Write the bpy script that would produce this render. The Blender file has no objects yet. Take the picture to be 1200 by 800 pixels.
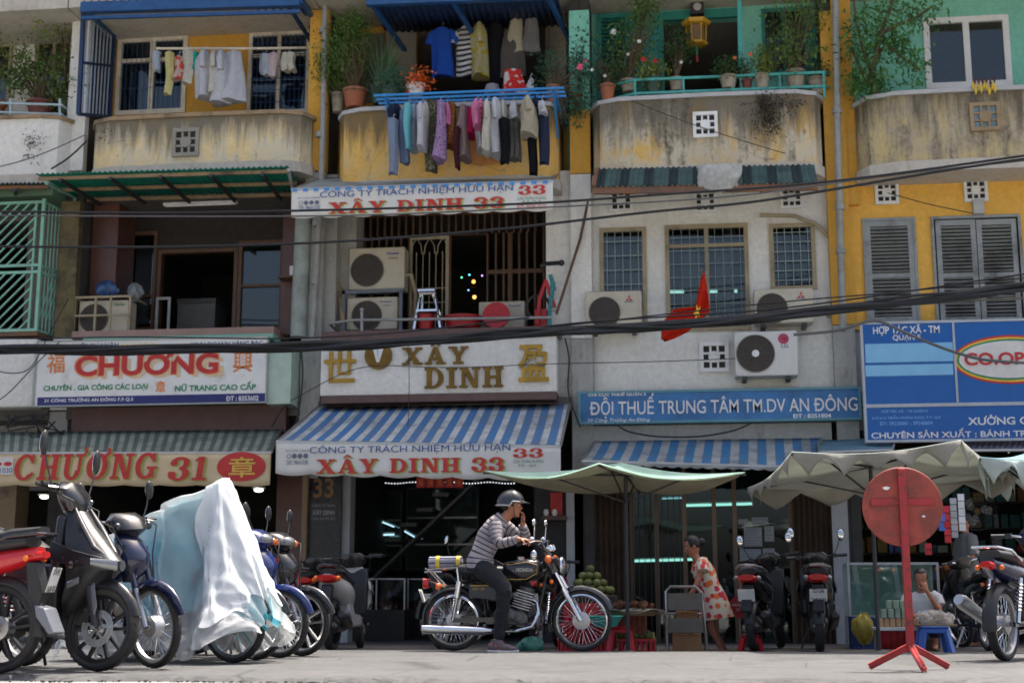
import bpy, bmesh, math, random, unicodedata
from mathutils import Vector, Matrix, Euler
V = Vector
rnd = random.Random(7)
SC = bpy.context.scene
COL = SC.collection
PI = math.pi
R = math.radians

# ---------------------------------------------------------------- camera
CAM_H, FPX, HY, YAW = 0.42, 1650.0, 712.0, 7.2
PITCH = math.degrees(math.atan((HY - 400.0) / FPX))
cam_d = bpy.data.cameras.new('camera')
cam = bpy.data.objects.new('camera', cam_d)
COL.objects.link(cam)
cam.location = (0, 0, CAM_H)
cam.rotation_euler = Euler((R(90 + PITCH), 0, R(YAW)), 'XYZ')
cam_d.sensor_width = 36.0
cam_d.lens = FPX / 1200.0 * 36.0
cam_d.clip_start = 0.05
cam_d.clip_end = 2000
cam_d.dof.use_dof = True
cam_d.dof.focus_distance = 12.3
cam_d.dof.aperture_fstop = 2.0
SC.camera = cam

# ---------------------------------------------------------------- light
SUN_DIR = V((0.20, 0.365, 1.0)).normalized()      # towards the sun: high, behind the houses and to the right
elev = math.asin(SUN_DIR.z)
azim = math.atan2(SUN_DIR.x, SUN_DIR.y)
sl = bpy.data.lights.new('sun', 'SUN')
sl.energy = 3.5
sl.angle = R(0.5)
sl.color = (1.0, 0.95, 0.87)
sun = bpy.data.objects.new('sun', sl)
COL.objects.link(sun)
sun.location = (0, 0, 30)
sun.rotation_euler = SUN_DIR.to_track_quat('Z', 'Y').to_euler()
world = bpy.data.worlds.new('World')
SC.world = world
world.use_nodes = True
wn = world.node_tree
sky = wn.nodes.new('ShaderNodeTexSky')
sky.sky_type = 'NISHITA'
sky.sun_disc = False
sky.sun_elevation = elev
sky.sun_rotation = azim
sky.air_density = 0.8
sky.dust_density = 7.0
sky.ozone_density = 0.4
bg = wn.nodes['Background']
bg.inputs['Strength'].default_value = 0.15
wn.links.new(sky.outputs[0], bg.inputs['Color'])
SC.view_settings.view_transform = 'Standard'
SC.view_settings.look = 'None'
SC.view_settings.gamma = 1.0
SC.view_settings.use_curve_mapping = False
SC.view_settings.exposure = 1.08
SC.render.engine = 'CYCLES'
SC.cycles.use_denoising = True
SC.cycles.max_bounces = 8
SC.cycles.transparent_max_bounces = 16

# ---------------------------------------------------------------- picture -> place
CR = cam.rotation_euler.to_matrix()
def P(px, py, Y):
 d = CR @ V(((px - 600.0) / FPX, (400.0 - py) / FPX, -1.0))
 t = Y / d.y
 return V((d.x * t, Y, CAM_H + d.z * t))
def PG(px, Y, z):                                  # point over pixel column px at depth Y and height z
 p = P(px, 600, Y)
 for _ in range(8):
  # move along the pixel column until the height is z
  lo = P(px, 0, Y); hi = P(px, 800, Y)
  k = (z - lo.z) / (hi.z - lo.z)
  p = lo.lerp(hi, k)
  break
 return V((p.x, Y, z))
def box_px(x0, y0, x1, y1, Y):                     # X0, X1, Z0, Z1 of a picture box laid on the plane at depth Y
 ym, xm = (y0 + y1) / 2, (x0 + x1) / 2
 return P(x0, ym, Y).x, P(x1, ym, Y).x, P(xm, y1, Y).z, P(xm, y0, Y).z

# ---------------------------------------------------------------- mesh helper
class MB:
 def __init__(s):
  s.v, s.f, s.m, s.al = [], [], [], []
 def add(s, vs, fs, mi=0, al=None):
  o = len(s.v)
  s.v += [V(p) for p in vs]
  s.al += (al if al else [0.0] * len(vs))
  s.f += [tuple(i + o for i in f) for f in fs]
  s.m += [mi] * len(fs)
  return s
 def box(s, x0, y0, z0, x1, y1, z1, mi=0):
  vs = [(x, y, z) for z in (z0, z1) for y in (y0, y1) for x in (x0, x1)]
  return s.add(vs, [(0, 2, 3, 1), (4, 5, 7, 6), (0, 1, 5, 4), (2, 6, 7, 3), (0, 4, 6, 2), (1, 3, 7, 5)], mi)
 def obox(s, c, size, rot=None, mi=0):
  M = rot if rot is not None else Matrix.Identity(3)
  h = V(size) / 2
  vs = [V(c) + M @ V((x * h.x, y * h.y, z * h.z)) for z in (-1, 1) for y in (-1, 1) for x in (-1, 1)]
  return s.add(vs, [(0, 2, 3, 1), (4, 5, 7, 6), (0, 1, 5, 4), (2, 6, 7, 3), (0, 4, 6, 2), (1, 3, 7, 5)], mi)
 def beam(s, a, b, w, h, mi=0, up=(0, 0, 1)):   # rectangular bar between two points
  a, b = V(a), V(b)
  d = (b - a)
  z = d.normalized()
  x = V(up).cross(z)
  if x.length < 1e-4: x = V((1, 0, 0)).cross(z)
  x.normalize(); y = z.cross(x)
  M = Matrix((x, y, z)).transposed()
  return s.obox((a + b) / 2, (w, h, d.length), M, mi)
 def loft(s, rings, mi=0, cap=True, closed=True, al=None):
  n = len(rings[0]); vs = []; A = []
  for k, r in enumerate(rings):
   vs += r; A += [al[k] if al else k / max(1, len(rings) - 1)] * n
  fs = []
  for k in range(len(rings) - 1):
   for i in range(n if closed else n - 1):
    j = (i + 1) % n
    fs.append((k * n + i, k * n + j, (k + 1) * n + j, (k + 1) * n + i))
  if cap and closed:
   fs.append(tuple(range(n - 1, -1, -1)))
   fs.append(tuple((len(rings) - 1) * n + i for i in range(n)))
  return s.add(vs, fs, mi, A)
 def tube(s, pts, r, n=8, mi=0, cap=True, al=None, closed=False, flat=1.0, upv=None):
  pts = [V(p) for p in pts]
  if len(pts) < 2: return s
  rr = r if isinstance(r, (list, tuple)) else [r] * len(pts)
  rings = []; prev = None; N = len(pts)
  for i, p in enumerate(pts):
   a = pts[i - 1] if (i > 0 or closed) else p
   b = pts[(i + 1) % N] if (i < N - 1 or closed) else p
   t = (b - a)
   if t.length < 1e-9: t = V((0, 0, 1))
   t.normalize()
   if prev is None:
    u = V(upv) if upv is not None else (V((0, 0, 1)) if abs(t.z) < 0.9 else V((0, 1, 0)))
   else:
    u = prev
   u = (u - t * u.dot(t))
   if u.length < 1e-6: u = t.orthogonal()
   u.normalize(); prev = u
   w = t.cross(u)
   rings.append([p + (u * math.cos(2 * PI * k / n) + w * flat * math.sin(2 * PI * k / n)) * rr[i] for k in range(n)])
  if closed:
   rings.append(rings[0])
   return s.loft(rings, mi, False, True)
  return s.loft(rings, mi, cap, True, al)
 def cyl(s, a, b, r0, r1=None, n=12, mi=0):
  return s.tube([a, b], [r0, r0 if r1 is None else r1], n, mi)
 def lathe(s, prof, c=(0, 0, 0), M=None, n=24, mi=0, closed=False):   # prof: (radius, axial); axis = local z of M
  M = M if M is not None else Matrix.Identity(3)
  c = V(c); k = len(prof)
  vs = [c + M @ V((r * math.cos(2 * PI * i / n), r * math.sin(2 * PI * i / n), z)) for i in range(n) for r, z in prof]
  fs = []
  for i in range(n):
   j = (i + 1) % n
   for q in range(k if closed else k - 1):
    w = (q + 1) % k
    fs.append((i * k + q, j * k + q, j * k + w, i * k + w))
  return s.add(vs, fs, mi)
 def ell(s, c, r, n=16, m=10, mi=0, M=None, z0=-1.0, z1=1.0):
  prof = []
  a0, a1 = math.asin(z0), math.asin(z1)
  M = M if M is not None else Matrix.Identity(3)
  c = V(c); r = V(r) if not isinstance(r, (int, float)) else V((r, r, r))
  rings = []
  for k in range(m + 1):
   a = a0 + (a1 - a0) * k / m
   ca = max(math.cos(a), 1e-3)
   rings.append([c + M @ V((r.x * ca * math.cos(2 * PI * i / n), r.y * ca * math.sin(2 * PI * i / n), r.z * math.sin(a))) for i in range(n)])
  return s.loft(rings, mi)
 def prism(s, poly, O, ux, uy, depth, mi=0):    # 2-D polygon in frame (O, ux, uy), thickness along ux x uy
  ux, uy, O = V(ux), V(uy), V(O)
  nn = ux.cross(uy).normalized() * depth
  a = [O + ux * x + uy * y for x, y in poly]
  b = [p + nn for p in a]
  n = len(poly)
  fs = [tuple(range(n - 1, -1, -1)), tuple(n + i for i in range(n))] + [(i, (i + 1) % n, n + (i + 1) % n, n + i) for i in range(n)]
  return s.add(a + b, fs, mi)
 def grid(s, fn, nu, nv, mi=0, al=None):
  vs = [fn(i / nu, j / nv) for j in range(nv + 1) for i in range(nu + 1)]
  fs = [(j * (nu + 1) + i, j * (nu + 1) + i + 1, (j + 1) * (nu + 1) + i + 1, (j + 1) * (nu + 1) + i) for j in range(nv) for i in range(nu)]
  A = [al(i / nu, j / nv) for j in range(nv + 1) for i in range(nu + 1)] if al else None
  return s.add(vs, fs, mi, A)
 def sphere(s, c, r, n=12, m=8, mi=0):
  return s.ell(c, r, n, m, mi)
 def merge(s, o, M=None, mi=None):
  vs = [M @ p for p in o.v] if M is not None else o.v
  b = len(s.v)
  s.v += [V(p) for p in vs]; s.al += o.al
  s.f += [tuple(i + b for i in f) for f in o.f]
  s.m += [mi if mi is not None else k for k in o.m]
  return s

def ring(c, u, v, ru, rv, n=16, p=2.0):
 c, u, v = V(c), V(u), V(v); out = []
 for k in range(n):
  a = 2 * PI * k / n
  ca, sa = math.cos(a), math.sin(a)
  e = 2.0 / p
  out.append(c + u * (ru * math.copysign(abs(ca) ** e, ca)) + v * (rv * math.copysign(abs(sa) ** e, sa)))
 return out

WM = {}
def inv_world(o):
 return WM[o.name].inverted() if o is not None and o.name in WM else Matrix.Identity(4)

def thing(name, label, cat, loc=(0, 0, 0), rz=0.0, group=None):
 o = bpy.data.objects.new(name, None)
 COL.objects.link(o)
 o.empty_display_size = 0.2
 o.location = loc
 o.rotation_euler = (0, 0, rz)
 o['label'] = label; o['category'] = cat
 if group: o['group'] = group
 WM[o.name] = Matrix.Translation(V(loc)) @ Matrix.Rotation(rz, 4, 'Z')
 return o
def tag(o, label, cat, group=None):
 o['label'] = label; o['category'] = cat
 if group: o['group'] = group
 return o
def struct(o, kind='structure'):
 o['kind'] = kind
 return o

def obj(name, mb, mats, parent=None, local=False, smooth=35, bevel=0, label=None, solid=0, sub=0):
 """link a mesh; world coordinates unless local=True (then in the parent's frame)"""
 me = bpy.data.meshes.new(name)
 vs = mb.v
 if parent is not None and not local:
  I = inv_world(parent); vs = [I @ p for p in vs]
 off = V((0, 0, 0))
 if parent is None and not local and vs:
  xs = [p.x for p in vs]; ys = [p.y for p in vs]; zs = [p.z for p in vs]
  off = V(((min(xs) + max(xs)) / 2, (min(ys) + max(ys)) / 2, min(zs)))
  vs = [p - off for p in vs]
 me.from_pydata([tuple(p) for p in vs], [], mb.f)
 me.polygons.foreach_set('material_index', mb.m)
 if any(mb.al):
  a = me.attributes.new('along', 'FLOAT', 'POINT')
  a.data.foreach_set('value', mb.al)
 bm = bmesh.new(); bm.from_mesh(me)
 bmesh.ops.recalc_face_normals(bm, faces=bm.faces)
 bm.to_mesh(me); bm.free()
 if smooth:
  me.shade_smooth()
  me.set_sharp_from_angle(angle=R(smooth))
 for m in (mats if isinstance(mats, (list, tuple)) else [mats]):
  me.materials.append(m)
 o = bpy.data.objects.new(name, me)
 COL.objects.link(o)
 o.location = off
 if parent is not None:
  o.parent = parent
  WM[o.name] = WM.get(parent.name, Matrix.Identity(4))
 else:
  WM[o.name] = Matrix.Translation(off)
 if bevel:
  b = o.modifiers.new('bevel', 'BEVEL'); b.width = bevel; b.segments = 2; b.limit_method = 'ANGLE'; b.angle_limit = R(40)
 if solid:
  b = o.modifiers.new('solid', 'SOLIDIFY'); b.thickness = solid; b.offset = 0
 if sub:
  b = o.modifiers.new('sub', 'SUBSURF'); b.levels = sub; b.render_levels = sub
 if label: o['label'] = label
 return o

def remeshed(mb, vox, smooth_it=6):
 me = bpy.data.meshes.new('tmp')
 me.from_pydata([tuple(p) for p in mb.v], [], mb.f)
 o = bpy.data.objects.new('tmp', me); COL.objects.link(o)
 bm = bmesh.new(); bm.from_mesh(me); bmesh.ops.recalc_face_normals(bm, faces=bm.faces); bm.to_mesh(me); bm.free()
 r = o.modifiers.new('r', 'REMESH'); r.mode = 'VOXEL'; r.voxel_size = vox
 if smooth_it:
  k = o.modifiers.new('s', 'SMOOTH'); k.iterations = smooth_it; k.factor = 0.5
 dg = bpy.context.evaluated_depsgraph_get()
 m2 = bpy.data.meshes.new_from_object(o.evaluated_get(dg))
 out = MB()
 out.add([v.co.copy() for v in m2.vertices], [tuple(p.vertices) for p in m2.polygons])
 bpy.data.objects.remove(o); bpy.data.meshes.remove(me); bpy.data.meshes.remove(m2)
 return out

def copy_tree(o, parent=None):
 c = o.copy(); COL.objects.link(c)
 if parent is not None: c.parent = parent
 for ch in list(o.children): copy_tree(ch, c)
 return c
def dup(src, loc, rz=None, label=None, scale=None):
 c = copy_tree(src)
 c.location = loc
 if rz is not None: c.rotation_euler = (0, 0, rz)
 if label: c['label'] = label
 if scale: c.scale = (scale,) * 3 if isinstance(scale, (int, float)) else scale
 WM[c.name] = Matrix.Translation(V(loc)) @ Matrix.Rotation(rz or 0, 4, 'Z')
 return c

# ---------------------------------------------------------------- materials
def rgb(r, g, b):
 f = lambda c: (c / 255 / 12.92) if c <= 10.3 else (((c / 255) + 0.055) / 1.055) ** 2.4
 return (f(r), f(g), f(b))
MATS = {}
class NT:
 def __init__(s, name):
  s.mat = bpy.data.materials.new(name); s.mat.use_nodes = True
  s.t = s.mat.node_tree; s.b = s.t.nodes['Principled BSDF']; s.co = None
 def n(s, ty, **kw):
  x = s.t.nodes.new(ty)
  for k, v in kw.items():
   if k in x.inputs.keys(): x.inputs[k].default_value = v
   else: setattr(x, k, v)
  return x
 def l(s, a, b): s.t.links.new(a, b)
 def coord(s):
  if s.co is None: s.co = s.n('ShaderNodeTexCoord').outputs['Object']
  return s.co
 def noise(s, scale, detail=4, rough=0.6, stretch=None, seed=0.0):
  t = s.n('ShaderNodeTexNoise')
  t.inputs['Scale'].default_value = scale; t.inputs['Detail'].default_value = detail; t.inputs['Roughness'].default_value = rough
  m = s.n('ShaderNodeMapping')
  m.inputs['Location'].default_value = (seed, seed * 1.7, seed * 0.6)
  if stretch: m.inputs['Scale'].default_value = stretch
  s.l(s.coord(), m.inputs['Vector']); s.l(m.outputs[0], t.inputs['Vector'])
  return t.outputs['Fac']
 def ramp(s, fac, a, b, c0=(0, 0, 0), c1=(1, 1, 1), interp='LINEAR'):
  r = s.n('ShaderNodeValToRGB'); r.color_ramp.interpolation = interp
  r.color_ramp.elements[0].position = a; r.color_ramp.elements[1].position = b
  r.color_ramp.elements[0].color = (*c0, 1); r.color_ramp.elements[1].color = (*c1, 1)
  s.l(fac, r.inputs['Fac']); return r.outputs['Color']
 def mix(s, fac, a, b, blend='MIX'):
  m = s.n('ShaderNodeMix'); m.data_type = 'RGBA'; m.blend_type = blend
  for sock, val in ((m.inputs[0], fac), (m.inputs[6], a), (m.inputs[7], b)):
   if isinstance(val, (int, float)): sock.default_value = val
   elif isinstance(val, tuple): sock.default_value = (*val, 1)
   else: s.l(val, sock)
  return m.outputs[2]
 def math(s, op, a, b=0.0):
  m = s.n('ShaderNodeMath'); m.operation = op
  for k, val in ((0, a), (1, b)):
   if isinstance(val, (int, float)): m.inputs[k].default_value = val
   else: s.l(val, m.inputs[k])
  return m.outputs[0]
 def bump(s, h, strength=0.3, dist=0.01):
  b = s.n('ShaderNodeBump'); b.inputs['Strength'].default_value = strength; b.inputs['Distance'].default_value = dist
  s.l(h, b.inputs['Height']); s.l(b.outputs[0], s.b.inputs['Normal'])
 def sep(s, i):
  x = s.n('ShaderNodeSeparateXYZ'); s.l(s.coord(), x.inputs[0]); return x.outputs[i]
 def attr(s, name='along'):
  a = s.n('ShaderNodeAttribute'); a.attribute_name = name; return a.outputs['Fac']

def mat(name, col, rough=0.6, metal=0.0, var=0.12, scale=6.0, bump=0.0, bscale=60.0, dirt=None, dlo=0.5, dhi=0.7, dscale=2.0, streak=None, slo=0.52, shi=0.75, sscale=3.0,
  coat=0.0, emit=None, estr=0.0, spec=0.5, sheen=0.0, seed=0.0):
 if name in MATS: return MATS[name]
 t = NT(name); b = t.b
 c0 = tuple(max(0.0, k * (1 - var)) for k in col); c1 = tuple(min(1.0, k * (1 + var)) for k in col)
 out = t.ramp(t.noise(scale, 5, 0.65, seed=seed), 0.3, 0.7, c0, c1)
 if dirt: out = t.mix(t.ramp(t.noise(dscale, 7, 0.7, seed=seed + 3), dlo, dhi), out, dirt)
 if streak: out = t.mix(t.ramp(t.noise(sscale, 5, 0.65, (1, 1, 0.12), seed + 9), slo, shi), out, streak)
 t.l(out, b.inputs['Base Color'])
 b.inputs['Roughness'].default_value = rough; b.inputs['Metallic'].default_value = metal
 b.inputs['Specular IOR Level'].default_value = spec
 if rough > 0.12:
  rr = t.ramp(t.noise(scale * 1.7, 4, 0.6, seed=seed + 5), 0.25, 0.75, (max(0.02, rough * 0.8),) * 3, (min(1, rough * 1.2),) * 3)
  t.l(rr, b.inputs['Roughness'])
 if coat: b.inputs['Coat Weight'].default_value = coat; b.inputs['Coat Roughness'].default_value = 0.06
 if sheen: b.inputs['Sheen Weight'].default_value = sheen
 if bump: t.bump(t.noise(bscale, 6, 0.7, seed=seed), bump)
 if emit: b.inputs['Emission Color'].default_value = (*emit, 1); b.inputs['Emission Strength'].default_value = estr
 MATS[name] = t.mat
 return t.mat

def plaster(name, base, worn, grime, wear=(0.45, 0.62), grim=(0.55, 0.75), top=None, seed=0.0, black=None, tcol=(0.085, 0.074, 0.058)):
 """old limewash: worn patches, vertical runs of grime"""
 t = NT(name)
 n1 = t.noise(2.2, 8, 0.7, seed=seed)
 n2 = t.noise(5.0, 6, 0.7, (1, 1, 0.18), seed + 4)
 n3 = t.noise(14.0, 6, 0.75, seed=seed + 8)
 c = t.mix(t.ramp(n3, 0.3, 0.7), tuple(k * 0.85 for k in base), tuple(min(1, k * 1.12) for k in base))
 c = t.mix(t.ramp(t.math('ADD', t.math('MULTIPLY', n1, 0.6), t.math('MULTIPLY', n2, 0.4)), *wear), c, worn)
 c = t.mix(t.ramp(t.math('ADD', t.math('MULTIPLY', n2, 0.65), t.math('MULTIPLY', n3, 0.35)), *grim), c, grime)
 if black:
  n4 = t.noise(3.2, 8, 0.75, (1, 1, 0.5), seed + 15)
  c = t.mix(t.ramp(n4, black[0], black[1]), c, (0.035, 0.033, 0.03))
 if top:                                           # drips running down from the coping
  zf = t.math('DIVIDE', t.math('SUBTRACT', t.sep(2), top[0]), top[1] - top[0])
  dr = t.noise(7.0, 6, 0.7, (1, 1, 0.1), seed + 22)
  c = t.mix(t.math('MULTIPLY', t.ramp(t.math('ADD', t.math('MULTIPLY', zf, 0.42), t.math('MULTIPLY', dr, 0.8)), 0.7, 0.93), 0.8), c, tcol)
  cr = t.n('ShaderNodeTexVoronoi'); cr.feature = 'DISTANCE_TO_EDGE'; cr.inputs['Scale'].default_value = 1.3
  t.l(t.coord(), cr.inputs['Vector'])
  c = t.mix(t.ramp(t.math('ADD', cr.outputs['Distance'], t.math('MULTIPLY', n3, 0.02)), 0.009, 0.014, (0.6,) * 3, (0, 0, 0)), c, (0.07, 0.06, 0.05))
 t.l(c, t.b.inputs['Base Color'])
 t.b.inputs['Roughness'].default_value = 0.9
 t.b.inputs['Specular IOR Level'].default_value = 0.2
 t.bump(t.math('ADD', n3, n1), 0.25, 0.02)
 return t.mat

def stripes(name, ca, cb, period, duty=0.5, axis=0, rough=0.75, phase=0.0, attr=None, trans=0.0):
 t = NT(name)
 x = t.attr(attr) if attr else t.sep(axis)
 s = t.math('FRACT', t.math('ADD', t.math('DIVIDE', x, period), phase + 50.0))
 k = t.math('LESS_THAN', s, duty)
 c = t.mix(k, ca, cb)
 c = t.mix(t.ramp(t.noise(3.0, 6, 0.7), 0.42, 0.75), c, tuple(0.45 * (a + b) / 2 for a, b in zip(ca, cb)))
 t.l(c, t.b.inputs['Base Color'])
 t.b.inputs['Roughness'].default_value = rough
 t.b.inputs['Specular IOR Level'].default_value = 0.25
 if trans:
  translucent(t, c, trans)
 return t.mat
def translucent(t, c, w):
 tr = t.n('ShaderNodeBsdfTranslucent'); mx = t.n('ShaderNodeMixShader')
 if isinstance(c, tuple): tr.inputs['Color'].default_value = (*c, 1)
 else: t.l(c, tr.inputs['Color'])
 mx.inputs[0].default_value = w
 t.l(t.b.outputs[0], mx.inputs[1]); t.l(tr.outputs[0], mx.inputs[2])
 t.l(mx.outputs[0], t.t.nodes['Material Output'].inputs['Surface'])
def cloth(name, col, var=0.1, trans=0.25, scale=14.0, spots=None, sscale=30.0, lo=0.58, hi=0.62):
 if name in MATS: return MATS[name]
 t = NT(name)
 c = t.ramp(t.noise(scale, 4), 0.3, 0.7, tuple(k * (1 - var) for k in col), tuple(min(1, k * (1 + var)) for k in col))
 if spots: c = t.mix(t.ramp(t.noise(sscale, 2, 0.4), lo, hi), c, spots)
 t.l(c, t.b.inputs['Base Color'])
 t.b.inputs['Roughness'].default_value = 0.85; t.b.inputs['Specular IOR Level'].default_value = 0.15
 translucent(t, c, trans)
 MATS[name] = t.mat
 return t.mat
def leafmat(name, col):
 if name in MATS: return MATS[name]
 t = NT(name)
 a = t.attr()
 c = t.mix(a, tuple(k * 0.55 for k in col), tuple(min(1, k * 1.5) for k in col))
 t.l(c, t.b.inputs['Base Color'])
 t.b.inputs['Roughness'].default_value = 0.55
 translucent(t, c, 0.3)
 MATS[name] = t.mat
 return t.mat
def glass(name, tint=(0.6, 0.7, 0.7), alpha=0.25, rough=0.03):
 if name in MATS: return MATS[name]
 t = NT(name)
 tr = t.n('ShaderNodeBsdfTransparent'); tr.inputs['Color'].default_value = (*tint, 1)
 mx = t.n('ShaderNodeMixShader')
 fr = t.n('ShaderNodeFresnel'); fr.inputs['IOR'].default_value = 1.5
 gl = t.n('ShaderNodeBsdfGlossy'); gl.inputs['Roughness'].default_value = rough
 gl.inputs['Color'].default_value = (0.9, 0.93, 0.93, 1)
 t.l(t.math('ADD', fr.outputs[0], alpha * 0.3), mx.inputs[0]); t.l(tr.outputs[0], mx.inputs[1]); t.l(gl.outputs[0], mx.inputs[2])
 t.l(mx.outputs[0], t.t.nodes['Material Output'].inputs['Surface'])
 MATS[name] = t.mat
 return t.mat

STEEL = mat('steel', (0.5, 0.5, 0.5), 0.35, 1.0)
CHROME = mat('chrome', (0.75, 0.76, 0.78), 0.12, 1.0, var=0.04)
DARKMETAL = mat('dark_metal', (0.06, 0.06, 0.065), 0.5, 0.6)
RUST = mat('rusty_steel', (0.16, 0.1, 0.07), 0.8, 0.2, dirt=(0.25, 0.11, 0.05), dlo=.45, dhi=.6)
BLACKPL = mat('black_plastic', (0.018, 0.018, 0.02), 0.45)
RUBBER = mat('tyre_rubber', (0.022, 0.021, 0.02), 0.8, dirt=(0.09, 0.082, 0.07), dlo=.5, dhi=.75, bump=.15)
GREYW = mat('grey_paint', (0.42, 0.42, 0.41), 0.6)
WHITEP = mat('white_paint', (0.72, 0.72, 0.7), 0.5, dirt=(0.45, 0.43, 0.38), dlo=.55, dhi=.8)
VENTSHADE = mat('vent_shade_dark', (0.035, 0.032, 0.03), 0.8)  # dark colour standing in for the shade behind vent blocks
GLASS = glass('window_glass', (0.5, 0.56, 0.55), 0.1)
CLEAR = glass('clear_glass', (0.8, 0.88, 0.86), 0.1)
LETTER = {}
def ink(name, col, rough=0.5, metal=0.0):
 return mat('ink_' + name, col, rough, metal, var=0.12, scale=9)

# ---------------------------------------------------------------- lettering
_tc = {}
def text_mesh(body, bold=0.0, ext=0.0, shear=0.0, wide=1.0):
 key = (body, bold, ext, shear)
 if key not in _tc:
  c = bpy.data.curves.new('t', 'FONT'); c.body = body; c.offset = bold; c.extrude = ext; c.shear = shear; c.resolution_u = 4
  o = bpy.data.objects.new('t', c); COL.objects.link(o)
  dg = bpy.context.evaluated_depsgraph_get()
  m = bpy.data.meshes.new_from_object(o.evaluated_get(dg))
  _tc[key] = ([v.co.copy() for v in m.vertices], [tuple(p.vertices) for p in m.polygons])
  bpy.data.objects.remove(o); bpy.data.curves.remove(c); bpy.data.meshes.remove(m)
 return _tc[key]
def fit_text(mb, body, X0, X1, Z0, Z1, Y, bold=0.0, ext=0.0, mi=0, shear=0.0):
 plain = ''.join(unicodedata.normalize('NFC', unicodedata.normalize('NFD', ch).replace('\u031b', '')) for ch in body).replace('Đ', 'D')
 vs, fs = text_mesh(plain, bold, ext, shear)
 if not vs: return
 if plain != body:                                 # the bar of a crossed D and the horn of O and U are laid on as strips of their own
  vs, fs = list(vs), list(fs)
  for i, ch in enumerate(body):
   if ch == plain[i]: continue
   dv = [v.x for v in text_mesh(plain[i], bold, ext, shear)[0]]; dw = max(dv) - min(dv)
   x = max(v.x for v in text_mesh(plain[:i + 1], bold, ext, shear)[0]) - dw; o = len(vs); z = ext + .03
   q = ((-.13 * dw, .31), (.5 * dw, .31), (.5 * dw, .41), (-.13 * dw, .41)) if ch == 'Đ' else ((.84 * dw, .6), (.98 * dw, .57), (1.16 * dw, .86), (1.0 * dw, .86))
   vs += [V((x + p, r, z)) for p, r in q]; fs.append((o, o + 1, o + 2, o + 3))
 a = min(v.x for v in vs); b = max(v.x for v in vs); c = min(v.y for v in vs); d = max(v.y for v in vs)
 sx, sz = (X1 - X0) / (b - a), (Z1 - Z0) / (d - c)
 mb.add([V((X0 + (v.x - a) * sx, Y - v.z * sz, Z0 + (v.y - c) * sz)) for v in vs], fs, mi)
def text_px(mb, body, x0, y0, x1, y1, Y, bold=0.0, ext=0.0, mi=0, shear=0.0):
 X0, X1, Z0, Z1 = box_px(x0, y0, x1, y1, Y)
 fit_text(mb, body, X0, X1, Z0, Z1, Y, bold, ext, mi, shear)

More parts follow.
